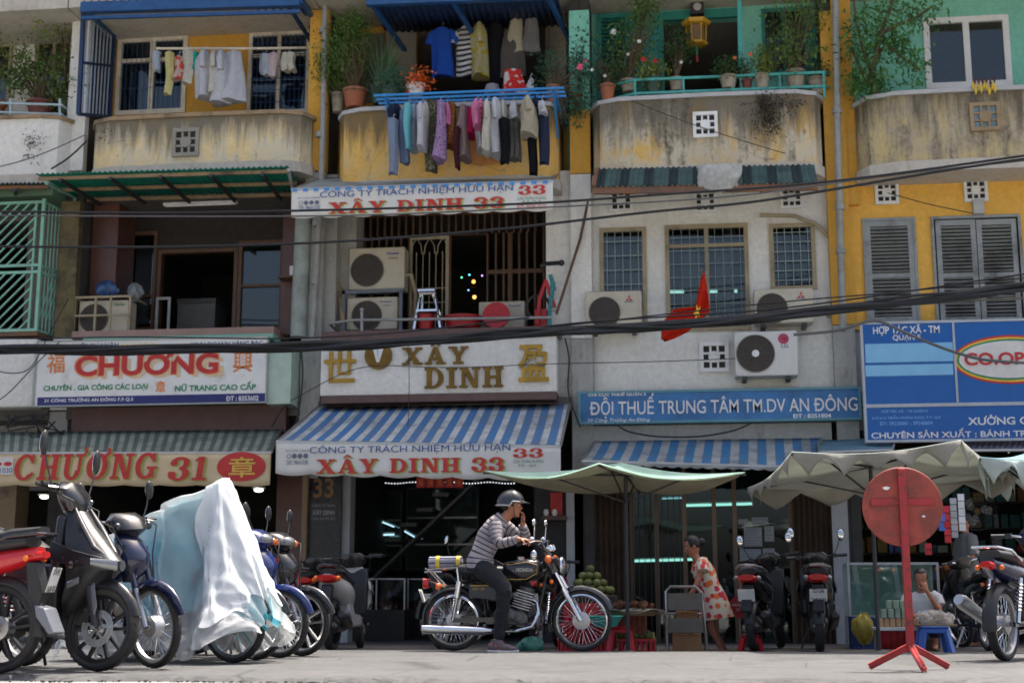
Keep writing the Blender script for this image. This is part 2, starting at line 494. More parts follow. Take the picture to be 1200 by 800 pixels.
def _arc(cx, cy, ro, so, ri, si, a0, a1, n=14):
 o = [(cx + ro * math.cos(a0 + (a1 - a0) * k / n), cy + so * math.sin(a0 + (a1 - a0) * k / n)) for k in range(n + 1)]
 i = [(cx + ri * math.cos(a0 + (a1 - a0) * k / n), cy + si * math.sin(a0 + (a1 - a0) * k / n)) for k in range(n + 1)]
 return [[o[k], o[k + 1], i[k + 1], i[k]] for k in range(n)]
def _r(x0, y0, x1, y1): return [(x0, y0), (x1, y0), (x1, y1), (x0, y1)]
def slab_glyph(ch):
 S = 0.11; H = R
 if ch == 'I': return 0.48, [_r(.13, 0, .35, 1), _r(0, 0, .48, S), _r(0, 1 - S, .48, 1)]
 if ch == 'H': return .92, [_r(.1, 0, .32, 1), _r(.6, 0, .82, 1), _r(.3, .44, .62, .56), _r(0, 0, .42, S), _r(0, 1 - S, .42, 1), _r(.5, 0, .92, S), _r(.5, 1 - S, .92, 1)]
 if ch == 'N': return .92, [_r(.1, 0, .25, 1), _r(.68, 0, .82, 1), [(.1, 1), (.36, 1), (.82, 0), (.6, 0)], _r(0, 0, .36, S), _r(0, 1 - S, .3, 1), _r(.56, 1 - S, .93, 1)]
 if ch == 'D': return .86, [_r(.1, 0, .32, 1), _r(0, 0, .4, S), _r(0, 1 - S, .4, 1)] + _arc(.38, .5, .48, .5, .25, .39, -PI / 2, PI / 2)
 if ch == 'X': return .95, [[(.06, 1), (.34, 1), (.9, 0), (.62, 0)], [(.06, 0), (.2, 0), (.86, 1), (.72, 1)], _r(0, 0, .34, S), _r(.52, 0, .95, S), _r(0, 1 - S, .42, 1), _r(.6, 1 - S, .94, 1)]
 if ch in 'AÂ':
  g = [[(.08, 0), (.22, 0), (.52, 1), (.4, 1)], [(.4, 1), (.58, 1), (.9, 0), (.62, 0)], _r(.26, .26, .72, .37), _r(0, 0, .32, S), _r(.52, 0, .98, S)]
  if ch == 'Â': g += [[(.24, 1.08), (.36, 1.08), (.54, 1.3), (.44, 1.3)], [(.44, 1.3), (.54, 1.3), (.74, 1.08), (.6, 1.08)]]
  return .98, g
 if ch == 'Y': return .92, [_r(.35, 0, .57, .5), [(.06, 1), (.32, 1), (.57, .48), (.35, .42)], [(.7, 1), (.84, 1), (.57, .42), (.44, .46)], _r(.22, 0, .7, S), _r(0, 1 - S, .4, 1), _r(.58, 1 - S, .93, 1)]
 if ch in 'OƠ':
  g = _arc(.45, .5, .45, .52, .22, .4, 0, 2 * PI, 24)
  if ch == 'Ơ': g += [[(.68, .92), (.8, .82), (.98, 1.02), (.9, 1.22), (.78, 1.22), (.84, 1.08)]]
  return .95, g
 if ch in 'CG':
  g = _arc(.45, .5, .45, .52, .22, .4, R(38), R(322), 20) + [_r(.68, .66, .8, 1.0)]
  if ch == 'G': g += [_r(.62, .05, .82, .48), _r(.5, .38, .92, .48)]
  else: g += [[(.74, .12), (.86, .2), (.8, .34), (.66, .2)]]
  return .92, g
 if ch in 'UƯ':
  g = [_r(.1, .34, .32, 1), _r(.66, .34, .8, 1), _r(0, 1 - S, .42, 1), _r(.54, 1 - S, .9, 1)] + _arc(.45, .36, .35, .38, .13, .26, PI, 2 * PI)
  if ch == 'Ư': g += [[(.84, 1), (.9, .9), (1.02, 1.08), (.96, 1.26), (.84, 1.26), (.92, 1.1)]]
  return .95, g
 if ch == '3': return .74, _arc(.34, .73, .34, .28, .12, .17, R(-90), R(200), 16) + _arc(.34, .28, .38, .3, .14, .19, R(-200), R(90), 16) + _arc(.12, .74, .13, .12, 0.001, 0.001, 0, 2 * PI, 10) + _arc(.12, .25, .14, .13, 0.001, 0.001, 0, 2 * PI, 10)
 if ch == '1': return .5, [_r(.14, 0, .36, 1), _r(0, 0, .5, S), [(0, .82), (.14, .82), (.3, 1), (.14, 1)]]
 return .4, []
def slab_text(mb, body, X0, X1, Z0, Z1, Y, mi=0, gap=0.1, shear=0.0):
 x = 0; polys = []
 for ch in body:
  w, g = slab_glyph(ch)
  polys += [(k, [(x + a + b * shear, b) for a, b in p]) for k, p in enumerate(g)]
  x += w + gap
 W = x - gap
 for k, p in polys:
  vs = [V((X0 + a / W * (X1 - X0), Y - 0.00012 * k, Z0 + b * (Z1 - Z0))) for a, b in p]
  mb.add(vs, [tuple(range(len(vs)))], mi)
def slab_px(mb, body, x0, y0, x1, y1, Y, mi=0, gap=0.1, shear=0.0):
 slab_text(mb, body, *box_px(x0, y0, x1, y1, Y), Y, mi, gap, shear)
# ---------------------------------------------------------------- ground
def gz(y):                                            # the road falls towards the gutter in front of the shops
 if y < 8.72: return -0.035
 if y <= 14.3: return 0.0
 if y <= 15.7: return -0.13 * (y - 14.3) / 1.4
 return -0.06
t = NT('asphalt')
n1 = t.noise(1.1, 7, 0.7); n2 = t.noise(9.0, 8, 0.75); n3 = t.noise(220.0, 3, 0.6)
c = t.mix(t.ramp(n1, .3, .7), (0.082, 0.082, 0.082), (0.13, 0.13, 0.128))
c = t.mix(t.ramp(n2, .5, .72), c, (0.06, 0.06, 0.059))
c = t.mix(t.ramp(n3, .52, .75), c, (0.155, 0.154, 0.15))
c = t.mix(t.ramp(t.noise(.55, 5, .6, (1, .5, 1), 4), .56, .6, (0, 0, 0), (.55,) * 3), c, (.07, .07, .069))
c = t.mix(t.ramp(t.noise(2.6, 3, .5, (.35, 1.4, 1), 11), .62, .7, (0, 0, 0), (.6,) * 3), c, (.05, .05, .05))
cr = t.n('ShaderNodeTexVoronoi'); cr.feature = 'DISTANCE_TO_EDGE'; cr.inputs['Scale'].default_value = .8; t.l(t.coord(), cr.inputs['Vector'])
c = t.mix(t.ramp(t.math('ADD', cr.outputs['Distance'], t.math('MULTIPLY', n2, .03)), .016, .022, (.8,) * 3, (0, 0, 0)), c, (.035, .035, .034))
t.l(c, t.b.inputs['Base Color']); t.b.inputs['Roughness'].default_value = .85
t.bump(t.math('ADD', n3, n2), .6, .014)
ASPHALT = t.mat
t = NT('concrete')
n1 = t.noise(.9, 8, 0.75); n2 = t.noise(14.0, 6, 0.7); n3 = t.noise(140.0, 3)
c = t.mix(t.ramp(n1, .35, .65), (0.25, 0.243, 0.225), (0.33, 0.32, 0.295))
c = t.mix(t.ramp(n2, .52, .7), c, (0.2, 0.19, 0.17))
t.l(c, t.b.inputs['Base Color']); t.b.inputs['Roughness'].default_value = .9
t.bump(t.math('ADD', n3, n2), .4, .01)
CONC = t.mat
t = NT('paving')
br = t.n('ShaderNodeTexBrick'); br.inputs['Scale'].default_value = 3.3; br.inputs['Color1'].default_value = (.13, .12, .11, 1); br.inputs['Color2'].default_value = (.17, .155, .14, 1)
br.inputs['Mortar'].default_value = (.06, .058, .055, 1); br.inputs['Mortar Size'].default_value = .012; br.offset = 0.0; br.inputs['Brick Width'].default_value = 1.0; br.inputs['Row Height'].default_value = 1.0
t.l(t.coord(), br.inputs['Vector'])
c = t.mix(t.ramp(t.noise(2.5, 7, .7), .45, .7), br.outputs['Color'], (.07, .066, .06))
t.l(c, t.b.inputs['Base Color']); t.b.inputs['Roughness'].default_value = .75
PAVE = t.mat

mb = MB()                                             # the asphalt, a worn layer with a crumbling front edge
xs = [-250, -60, -20] + [-8 + .045 * k for k in range(360)] + [14, 25, 60, 250]
ys = [8.72, 8.78, 8.9, 9.5, 11, 13, 14.3, 14.6, 15, 15.4, 15.7]
er = random.Random(3)
wob = [0.0]
for x in xs[1:]: wob.append(max(-.14, min(.14, wob[-1] * .93 + er.uniform(-.035, .035))))
vs = []
for j, y in enumerate(ys):
 for i, x in enumerate(xs):
  k = wob[i] + er.uniform(-.012, .012)
  yy = y + (k if j < 3 else 0)
  z = -.034 if j == 0 else (-.012 + er.uniform(-.008, .01) if j == 1 else (gz(y) + (er.uniform(-.005, .004) if j == 2 else 0)))
  vs.append((x, yy, z))
n = len(xs)
mb.add(vs, [(j * n + i, j * n + i + 1, (j + 1) * n + i + 1, (j + 1) * n + i) for j in range(len(ys) - 1) for i in range(n - 1)])
struct(obj('road', mb, ASPHALT, smooth=0))
mb = MB(); mb.add([(-250, -250, -.035), (250, -250, -.035), (250, 9.2, -.035), (-250, 9.2, -.035)], [(0, 1, 2, 3)])
struct(obj('ground', mb, CONC, smooth=0))
mb = MB(); mb.box(-250, 15.7, -.3, 250, 15.85, -.055); mb.box(-250, 15.85, -.3, 250, 260, -.06)
struct(obj('pavement', mb, PAVE, smooth=0))
mb = MB()                                             # crumbs of broken asphalt along the edge
for k in range(420):
 x = er.uniform(-5.5, 5.5); i = min(range(len(xs)), key=lambda q: abs(xs[q] - x))
 r = er.uniform(.004, .014)
 mb.ell((x, 8.69 + wob[i] - abs(er.gauss(0, .06)), -.033 + r * .5), (r * er.uniform(.8, 1.5), r, r * .7), 5, 3)
struct(obj('gravel', mb, ASPHALT, smooth=0), 'stuff')
pl = P(720, 797, 8.25)
mb = MB(); mb.add([(pl.x, 7.9, -.031), (6.5, 7.9, -.031), (6.5, 8.18, -.031), (pl.x, 8.18, -.031)], [(0, 1, 2, 3)])
struct(obj('road_marking', mb, mat('road_paint', (.72, .71, .68), .7, dirt=(.35, .33, .3), dlo=.5, dhi=.66, dscale=9), smooth=0))

# ---------------------------------------------------------------- house kit
YS, YB, YW, YBACK, ZTOP = 19.45, 20.05, 20.65, 25.5, 12.4
OCHRE = plaster('ochre_wall', rgb(208, 158, 70), rgb(200, 164, 98), rgb(130, 92, 40), (.56, .7), (.6, .8))
OCHRE_BAL = plaster('ochre_balcony', rgb(226, 200, 146), rgb(206, 196, 170), rgb(128, 114, 92), (.4, .53), (.54, .7), seed=2, top=(6.75, 7.45))
OCHRE_GOLD = plaster('golden_balcony', rgb(220, 178, 98), rgb(208, 184, 136), rgb(120, 92, 56), (.5, .64), (.55, .72), seed=52, top=(6.6, 7.3))
OCHRE_BAL2 = plaster('ochre_balcony_streaked', rgb(216, 178, 104), rgb(198, 188, 164), rgb(98, 88, 72), (.4, .51), (.5, .64), seed=21, black=(.64, .72), top=(6.3, 7.2))
GREY_BAL = plaster('grimy_balcony', rgb(196, 176, 124), rgb(172, 160, 136), rgb(84, 76, 64), (.4, .54), (.48, .66), seed=37, black=(.62, .7), top=(6.4, 7.35))
WHITE_W = plaster('whitewash', rgb(222, 220, 212), rgb(204, 201, 192), rgb(150, 146, 134), (.5, .7), (.6, .82), seed=5)
GREY_W = plaster('grey_wall', rgb(168, 167, 160), rgb(146, 144, 136), rgb(92, 90, 82), (.5, .7), (.55, .75), seed=6)
TEAL_W = plaster('teal_wall', rgb(128, 196, 176), rgb(120, 184, 166), rgb(88, 130, 112), (.55, .7), (.62, .85), seed=9)
YEL_W = plaster('yellow_wall', rgb(230, 178, 84), rgb(218, 170, 84), rgb(160, 112, 48), (.5, .7), (.64, .85), seed=12)
BROWN_T = mat('brown_tile', rgb(92, 60, 50), .35, var=.15, scale=4)
BROWN_D = mat('brown_panel', rgb(86, 58, 50), .5, var=.15)
TAN = mat('tan_paint', rgb(150, 128, 96), .7, dirt=rgb(90, 76, 58))
OLIVE = mat('olive_wall', rgb(110, 98, 66), .8, dirt=rgb(60, 54, 40), dlo=.45, dhi=.65)
SOFFIT = plaster('soffit', rgb(190, 184, 172), rgb(160, 152, 138), rgb(96, 88, 76), (.5, .7), (.6, .8), seed=31)
WOOD = mat('brown_wood', rgb(88, 62, 42), .5, var=.25, scale=12)
BEIGEF = mat('beige_frame', rgb(160, 146, 116), .5, dirt=rgb(110, 98, 76))
GREYSH = mat('grey_shutter', rgb(142, 146, 144), .6, var=.1, dirt=rgb(92, 92, 88), dlo=.5, dhi=.7)
BLUEP = mat('blue_paint', rgb(32, 78, 128), .45, var=.2, dirt=rgb(28, 52, 84), dlo=.5, dhi=.75)
NAVYP = mat('navy_paint', rgb(30, 52, 88), .5, var=.2)
TEALP = mat('teal_paint', rgb(70, 158, 148), .5, var=.15, dirt=rgb(50, 108, 100))
MINTP = mat('mint_paint', rgb(130, 182, 160), .5, var=.1, dirt=rgb(96, 120, 104), dlo=.55, dhi=.75)
PIPE = mat('grey_pipe', rgb(150, 150, 144), .5, dirt=rgb(110, 108, 100))
CURTAIN = cloth('white_curtain', (.62, .63, .62))
def wall_holes(mb, X0, X1, Z0, Z1, Y0, Y1, holes, mi=0):
 zs = sorted({Z0, Z1} | {z for h in holes for z in h[2:] if Z0 < z < Z1})
 for a, b in zip(zs, zs[1:]):
  x = X0
  for h in sorted(h for h in holes if h[2] <= a + 1e-6 and h[3] >= b - 1e-6):
   if h[0] > x: mb.box(x, Y0, a, h[0], Y1, b, mi)
   x = max(x, h[1])
  if x < X1: mb.box(x, Y0, a, X1, Y1, b, mi)
def window(par, px, Y, fm, nx=2, ny=1, fw=.055, dep=.09, grille=None, gnx=6, gny=6, gm=None, pane=True, transom=None, name='window', label=None, gw=.006):
 X0, X1, Z0, Z1 = box_px(*px, Y)
 f = MB(); yo = Y - .03
 f.box(X0, yo, Z0, X0 + fw, yo + dep, Z1); f.box(X1 - fw, yo, Z0, X1, yo + dep, Z1)
 f.box(X0 + fw, yo, Z1 - fw, X1 - fw, yo + dep, Z1); f.box(X0 + fw, yo, Z0, X1 - fw, yo + dep, Z0 + fw)
 for k in range(1, nx):
  x = X0 + (X1 - X0) * k / nx; f.box(x - fw * .5, yo + .002, Z0 + fw, x + fw * .5, yo + dep, Z1 - fw)
 if transom:
  z = Z0 + (Z1 - Z0) * transom
  for k in range(nx):
   a = X0 + (X1 - X0) * k / nx + fw * (1 if k == 0 else .5); b = X0 + (X1 - X0) * (k + 1) / nx - fw * (1 if k == nx - 1 else .5)
   f.box(a, yo + .004, z - fw * .4, b, yo + dep, z + fw * .4)
 w = obj(name, f, fm, par, label=label)
 if pane:
  g = MB(); g.box(X0 + fw * .5, Y + .02, Z0 + fw * .5, X1 - fw * .5, Y + .026, Z1 - fw * .5); obj('pane', g, GLASS, w)
 if gm:
  g = MB()
  for k in range(1, gnx):
   x = X0 + (X1 - X0) * k / gnx; g.cyl((x, yo - .012, Z0 + fw), (x, yo - .012, Z1 - fw), gw, None, 6)
  for k in range(1, gny):
   z = Z0 + (Z1 - Z0) * k / gny; g.cyl((X0 + fw, yo - .012, z), (X1 - fw, yo - .012, z), gw, None, 6)
  obj('grille', g, gm, w)
 return w
def vent(par, px, Y, m=None, dark=None):
 X0, X1, Z0, Z1 = box_px(*px, Y)
 w, h = X1 - X0, Z1 - Z0; mb = MB(); b = .13
 y0 = Y - .05
 for q in ((0, 0, 1, b), (0, 1 - b, 1, 1), (0, b, b, 1 - b), (1 - b, b, 1, 1 - b)):
  mb.box(X0 + q[0] * w, y0, Z0 + q[1] * h, X0 + q[2] * w, Y + .02, Z0 + q[3] * h)
 for k in (.375, .625):
  mb.box(X0 + (k - .035) * w, y0 + .01, Z0 + b * h, X0 + (k + .035) * w, Y + .02, Z0 + (1 - b) * h)
  mb.box(X0 + b * w, y0 + .013, Z0 + (k - .035) * h, X0 + (1 - b) * w, Y + .02, Z0 + (k + .035) * h)
 mb.lathe([(0, -.05), (w * .2, -.05), (w * .2, .05), (0, .05)], (X0 + w / 2, y0 + .05, Z0 + h / 2), Matrix.Rotation(PI / 2, 3, 'X'), 16)
 v = obj('vent_block', mb, m or WHITEP, par)
 d = MB(); d.box(X0 + b * w * .5, Y - .004, Z0 + b * h * .5, X1 - b * w * .5, Y + .015, Z1 - b * h * .5); obj('vent_back_plate', d, dark or VENTSHADE, v)  # plate behind the bars; its dark colour stands in for shaded openings
def bowed(par, xl, xr, yt, yb, m, capm, Yf=YS, Yr=20.6, ch=.38, name='balcony'):
 """parapet with canted corners: pixel columns at the front plane, top and bottom picture rows"""
 X0, X1, Z0, Z1 = box_px(xl, yt, xr, yb, Yf)
 def plan(o):
  return [(X0 - o, Yr), (X0 - o, Yf + ch * .8), (X0 - o * .7 + ch * .28, Yf + ch * .22), (X0 + ch, Yf - o), ((X0 + X1) / 2, Yf - o - .03), (X1 - ch, Yf - o), (X1 + o * .7 - ch * .28, Yf + ch * .22), (X1 + o, Yf + ch * .8), (X1 + o, Yr)]
 def band(mb, o0, o1, z0, z1):
  a, b = plan(o0), plan(o1); n = len(a)
  vs = [(x, y, z) for z in (z0, z1) for pl_ in (a, b) for x, y in pl_]
  fs = []
  for i in range(n - 1):
   fs += [(i, i + 1, 2 * n + i + 1, 2 * n + i), (n + i, 3 * n + i, 3 * n + i + 1, n + i + 1), (2 * n + i, 2 * n + i + 1, 3 * n + i + 1, 3 * n + i), (i, n + i, n + i + 1, i + 1)]
  fs += [(0, 2 * n, 3 * n, n), (n - 1, 2 * n - 1, 4 * n - 1, 3 * n - 1)]
  mb.add(vs, fs)
 mb = MB(); band(mb, -.12, 0, Z0, Z1); p = obj(name, mb, m, par, smooth=0)
 mb = MB(); band(mb, -.15, .045, Z1, Z1 + .06); obj('coping', mb, capm, p, smooth=0)
 mb = MB(); a = plan(.03); mb.prism(a, (0, 0, Z0 - .16), (1, 0, 0), (0, 1, 0), .16); obj('balcony_floor', mb, SOFFIT, p, smooth=0)
 return X0, X1, Z0, Z1
HX = [P(p, 420, 20.0).x for p in (-215, 77, 367, 683, 989, 1310)]
ZF1 = P(500, 470, 20).z; ZF2 = P(500, 203, 20).z; ZF3 = P(500, 8, 20).z
def shell(k, label, um):
 """walls between neighbours, floors, back wall and top storey of one house"""
 X0, X1 = HX[k], HX[k + 1]
 h = thing('row_house', label, 'house', ((X0 + X1) / 2, 20.0, -.06), 0, 'narrow shophouses in a row')
 mb = MB()
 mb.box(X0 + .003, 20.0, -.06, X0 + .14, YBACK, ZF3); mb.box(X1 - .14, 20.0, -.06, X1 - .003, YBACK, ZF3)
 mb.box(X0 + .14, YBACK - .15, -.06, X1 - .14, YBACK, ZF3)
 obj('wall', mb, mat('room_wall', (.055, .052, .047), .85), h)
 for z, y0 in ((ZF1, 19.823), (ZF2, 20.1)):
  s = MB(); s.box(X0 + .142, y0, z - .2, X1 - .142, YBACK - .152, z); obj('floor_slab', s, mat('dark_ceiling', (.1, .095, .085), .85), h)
 s = MB(); s.box(X0 + .01, 19.35, ZF3, X1 - .01, YBACK, ZF3 + .3); obj('eaves_slab', s, SOFFIT, h)
 s = MB(); s.box(X0 + .01, 19.5, ZF3 + .302, X1 - .01, YBACK, ZTOP); obj('top_storey', s, um, h)
 s = MB(); s.box(X0 - .0, 19.15, ZTOP + .002, X1 + .0, YBACK, ZTOP + .2); obj('roof', s, GREYW, h)
 return h, X0, X1
def pane_wall(h, m, X0, X1, Z0, Z1, Y, holes, name='front_wall', th=.16):
 mb = MB(); wall_holes(mb, X0, X1, Z0, Z1, Y, Y + th, holes)
 return obj(name, mb, m, h, smooth=0)
def bp(*px, Y): return box_px(*px, Y)

# ---------------------------------------------------------------- house on the far left (white)
h, X0, X1 = shell(0, 'white-fronted house cut off at the left edge with a mint grille cage', WHITE_W)
ha = h
pane_wall(h, WHITE_W, X0 + .142, X1 - .02, ZF2 + .002, ZF3 - .002, YW, [bp(-30, 52, 13, 140, Y=YW), bp(40, 48, 84, 140, Y=YW)], 'upper_wall')
window(h, (-30, 52, 13, 140), YW, BEIGEF, 2, 1, transom=.6); window(h, (40, 48, 84, 140), YW, BEIGEF, 2, 1)
bowed(h, -120, 72, 142, 207, WHITE_W, TAN, Yf=YS + .1)
mb = MB()
for y in (117, 128):
 a, b = P(-120, y, 19.7), P(72, y + 6, 19.7); mb.tube([a, b], .02, 6); mb.tube([b, b + V((0, .7, 0))], .02, 6)
for x in (-60, 12, 70): mb.tube([P(x, 116, 19.7), P(x, 143, 19.7)], .018, 6)
obj('railing', mb, mat('pale_blue_paint', rgb(168, 190, 196), .5), h)
XA, XB, ZA, ZB = box_px(-120, 398, 41, 478, YS + .1)
mb = MB(); mb.box(XA, YS + .1, ZA, XB, 19.98, ZB); obj('shop_front_wall', mb, WHITE_W, h, smooth=0, bevel=.03)
XA, XB, ZA, ZB = box_px(-120, 213, 62, 232, 19.5)
mb = MB(); mb.box(XA, 19.5, ZA, XB, 20.6, ZB - .1); obj('canopy_beam', mb, mat('moss_paint', rgb(88, 116, 92), .7), h, smooth=0)
# mint grille cage round the first floor
g = thing('grille_cage', 'mint green steel grille cage with slanting bars at the left edge', 'window cage', (P(0, 390, 19.55).x, 19.6, P(0, 390, 19.55).z))
mb = MB(); Y = 19.55
XA, XB, ZA, ZB = box_px(-120, 240, 47, 390, Y)
zm = P(0, 312, Y).z; zn = P(0, 320, Y).z; XR = XB
for z in (ZB, zm, zn, ZA + .02): mb.beam((XA, Y, z), (XR, Y, z), .04, .04)
mb.beam((XR, Y, ZA), (XR, Y, ZB + .05), .05, .05)
obj('frame', mb, MINTP, g)
mb = MB()
for z0, z1 in ((zm, ZB), (ZA, zn)):
 hgt = z1 - z0; step = .16; x = XA - hgt
 while x < XR:
  a = [x, z0]; b = [x + hgt, z1]
  if a[0] < XA: a = [XA, z0 + (XA - x)]
  if b[0] > XR - .1: b = [XR - .1, z0 + (XR - .1 - x)]
  if b[0] > a[0] + .03: mb.beam((a[0], Y, a[1]), (b[0], Y, b[1]), .022, .022)
  x += step
mb.beam((XR - .12, Y, ZA), (XR - .12, Y, ZB), .03, .03)
obj('slanting_bars', mb, MINTP, g)
mb = MB()
for z in (ZB, zm, zn, ZA + .02): mb.beam((XR, Y + .03, z), (XR + .12, 20.5, z), .03, .03)
for k in range(10):
 f = (k + .5) / 10; mb.beam((XR + .12 * f, Y + .95 * f, ZA), (XR + .12 * f, Y + .95 * f, ZB), .016, .016)
 mb.beam((XR + .12 * f, Y + .95 * f, ZA + .2), (XR + .12 * min(1, f + .35), Y + .95 * min(1, f + .35), ZA + .95), .012, .012)
obj('side_grille', mb, MINTP, g)
mb = MB(); mb.box(XA, Y, ZA - .06, XR + .02, 20.4, ZA); obj('cage_floor', mb, RUST, g)
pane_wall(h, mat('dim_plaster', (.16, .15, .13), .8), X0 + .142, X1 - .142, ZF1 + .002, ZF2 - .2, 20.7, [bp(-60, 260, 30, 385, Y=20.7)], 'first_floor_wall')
pane_wall(h, GREY_W, X0 + .142, X1 - .142, -.06, ZF1 - .202, 20.4, [bp(-180, 575, 60, 745, Y=20.4)], 'ground_wall')

# ---------------------------------------------------------------- house one (ochre upper wall, brown tile)
h, X0, X1 = shell(1, 'ochre house with brown tiled first floor and bowed stained balcony', OCHRE)
hb = h
w1 = (137, 44, 219, 134); w2 = (291, 38, 363, 134)
pane_wall(h, OCHRE, X0 + .142, X1 - .02, ZF2 + .002, ZF3 - .002, YW, [bp(*w1, Y=YW), bp(*w2, Y=YW)], 'upper_wall')
CREAMF = mat('cream_frame', rgb(214, 206, 188), .5, dirt=rgb(170, 158, 134))
window(h, w1, YW, CREAMF, 2, 1, .075, transom=.7, gm=BLUEP, gnx=14, gny=3, gw=.004); window(h, w2, YW, CREAMF, 2, 1, .06, transom=.72, gm=BLUEP, gnx=13, gny=7)
for a, b in ((146, 178), (182, 214), (296, 325), (330, 360)):
 XA, XB, ZA, ZB = box_px(a, 85, b, 132, YW + .3)
 mb = MB(); mb.grid(lambda u, v, XA=XA, XB=XB, ZA=ZA, ZB=ZB: V((XA + (XB - XA) * u, YW + .3 + .03 * math.sin(u * 22), ZA + (ZB - ZA) * v)), 30, 2)
 obj('curtain', mb, cloth('navy_curtain', rgb(44, 60, 104), .3), h, solid=.005)
X_0, X_1, Z_0, Z_1 = bowed(h, 101, 358, 138, 192, OCHRE_BAL, TAN)
vent(h, (203, 151, 234, 184), YS - .03, mat('vent_grey', rgb(140, 136, 126), .8))
# stain patches on the balcony front are in its plaster; steel eaves frame and blue side grille
ev = thing('steel_awning_frame', 'blue steel awning frame with ribbed edge over the ochre windows', 'awning', P(225, 20, 19.3), 0)
mb = MB()
A, B = P(96, 10, 19.25), P(352, 2, 19.25)
mb.beam(A, B, .12, .16); mb.beam(A + V((0, 0, -.16)), B + V((0, 0, -.16)), .05, .05)
mb.beam(A, A + V((.0, 1.3, .1)), .06, .06); mb.beam(B, B + V((.0, 1.3, .1)), .06, .06)
obj('edge_beam', mb, BLUEP, ev)
mb = MB(); L = B - A
mb.grid(lambda u, v: A + L * u + V((0, 1.3 * v, .1 + .02 * math.sin(u * 180) + .12 * v)), 240, 1)
obj('ribbed_sheet', mb, NAVYP, ev, solid=.008)
mb = MB(); b1 = P(340, 10, 19.4); b2 = P(364, 48, 20.5); mb.beam(b1, b2, .05, .05); mb.beam(P(352, 10, 19.6), P(364, 24, 20.5), .03, .03); mb.beam(P(364, 14, 20.5), P(364, 50, 20.5), .05, .05)
obj('bracket', mb, NAVYP, ev)
gr = thing('side_grille', 'dark blue vertical bar grille closing the balcony end by the ochre window', 'grille', P(112, 138, 20), 0)
mb = MB()
a0, a1 = P(98, 14, 19.6), P(92, 134, 19.6); b0, b1 = P(135, 30, 20.55), P(128, 137, 20.55)
mb.beam(a0, a1, .06, .06); mb.beam(a0, b0, .06, .06); mb.beam(a1, b1, .05, .05); mb.beam(b0, b1, .06, .05); mb.beam(a0.lerp(a1, .5), b0.lerp(b1, .45), .04, .04)
obj('frame', mb, NAVYP, gr)
mb = MB()
for k in range(1, 9):
 f = k / 9; mb.cyl(a0.lerp(b0, f), a1.lerp(b1, f), .014, None, 6)
obj('bars', mb, mat('pale_bar', rgb(150, 165, 185), .4), gr)
# first floor
YR = 21.0
dk = mat('dark_brown_wall', rgb(40, 32, 28), .7)
hl, hd, hr = bp(134, 272, 183, 388, Y=YR), bp(184, 292, 278, 388, Y=YR), bp(279, 282, 332, 388, Y=YR)
pane_wall(h, dk, X0 + .142, X1 - .142, ZF1 + .002, ZF2 - .202, YR, [hl, hd, hr], 'first_floor_wall')
window(h, (134, 272, 183, 388), YR, WOOD, 1, 1, transom=.35); window(h, (279, 282, 332, 388), YR, WOOD, 1, 1, transom=.5)
mb = MB(); XA, XB, ZA, ZB = hd
mb.box(XA, YR - .03, ZA, XA + .06, YR + .1, ZB); mb.box(XB - .06, YR - .03, ZA, XB, YR + .1, ZB); mb.box(XA + .06, YR - .03, ZB - .06, XB - .06, YR + .1, ZB)
obj('door_frame', mb, WOOD, h)
for px, m, nm in (((106, 232, 136, 392), BROWN_T, 'column'), ((330, 250, 350, 392), BROWN_T, 'column')):
 XA, XB, ZA, ZB = box_px(*px, 20.3); mb = MB(); mb.box(XA, 20.3, ZA, XB, 20.98, ZB); obj(nm, mb, m, h, smooth=0)
XA, XB, ZA, ZB = box_px(80, 225, 107, 392, 20.5); mb = MB(); mb.box(XA, 20.5, ZA, XB, 20.98, ZB); obj('side_wall', mb, OLIVE, h, smooth=0)
XA, XB, ZA, ZB = box_px(86, 386, 322, 398, 19.6)
mb = MB(); mb.box(XA, 19.55, ZA + .04, XB, 21.0, ZB); obj('ledge', mb, mat('pink_tile', rgb(150, 122, 110), .5, var=.2, scale=2), h, smooth=0)
mb = MB(); mb.box(XA + .2, 19.5, ZA - .05, XB, 19.9, ZA + .04); obj('ledge_edge', mb, MINTP, h, smooth=0)
XA, XB, ZA, ZB = box_px(84, 476, 335, 508, 19.72); mb = MB(); mb.box(XA, 19.72, ZA, XB, 19.98, ZB)
for k in range(1, 4): pass
obj('fascia', mb, BROWN_D, h, smooth=0)
# ground floor pillars
for px, m in (((-6, 560, 14, 760), TAN), ((322, 555, 352, 760), BROWN_T), ((352, 555, 358, 760), TAN)):
 XA, XB, ZA, ZB = box_px(*px, 19.8); mb = MB(); mb.box(XA, 19.8, -.06, XB, 20.2, ZB); obj('pillar', mb, m, h, smooth=0)
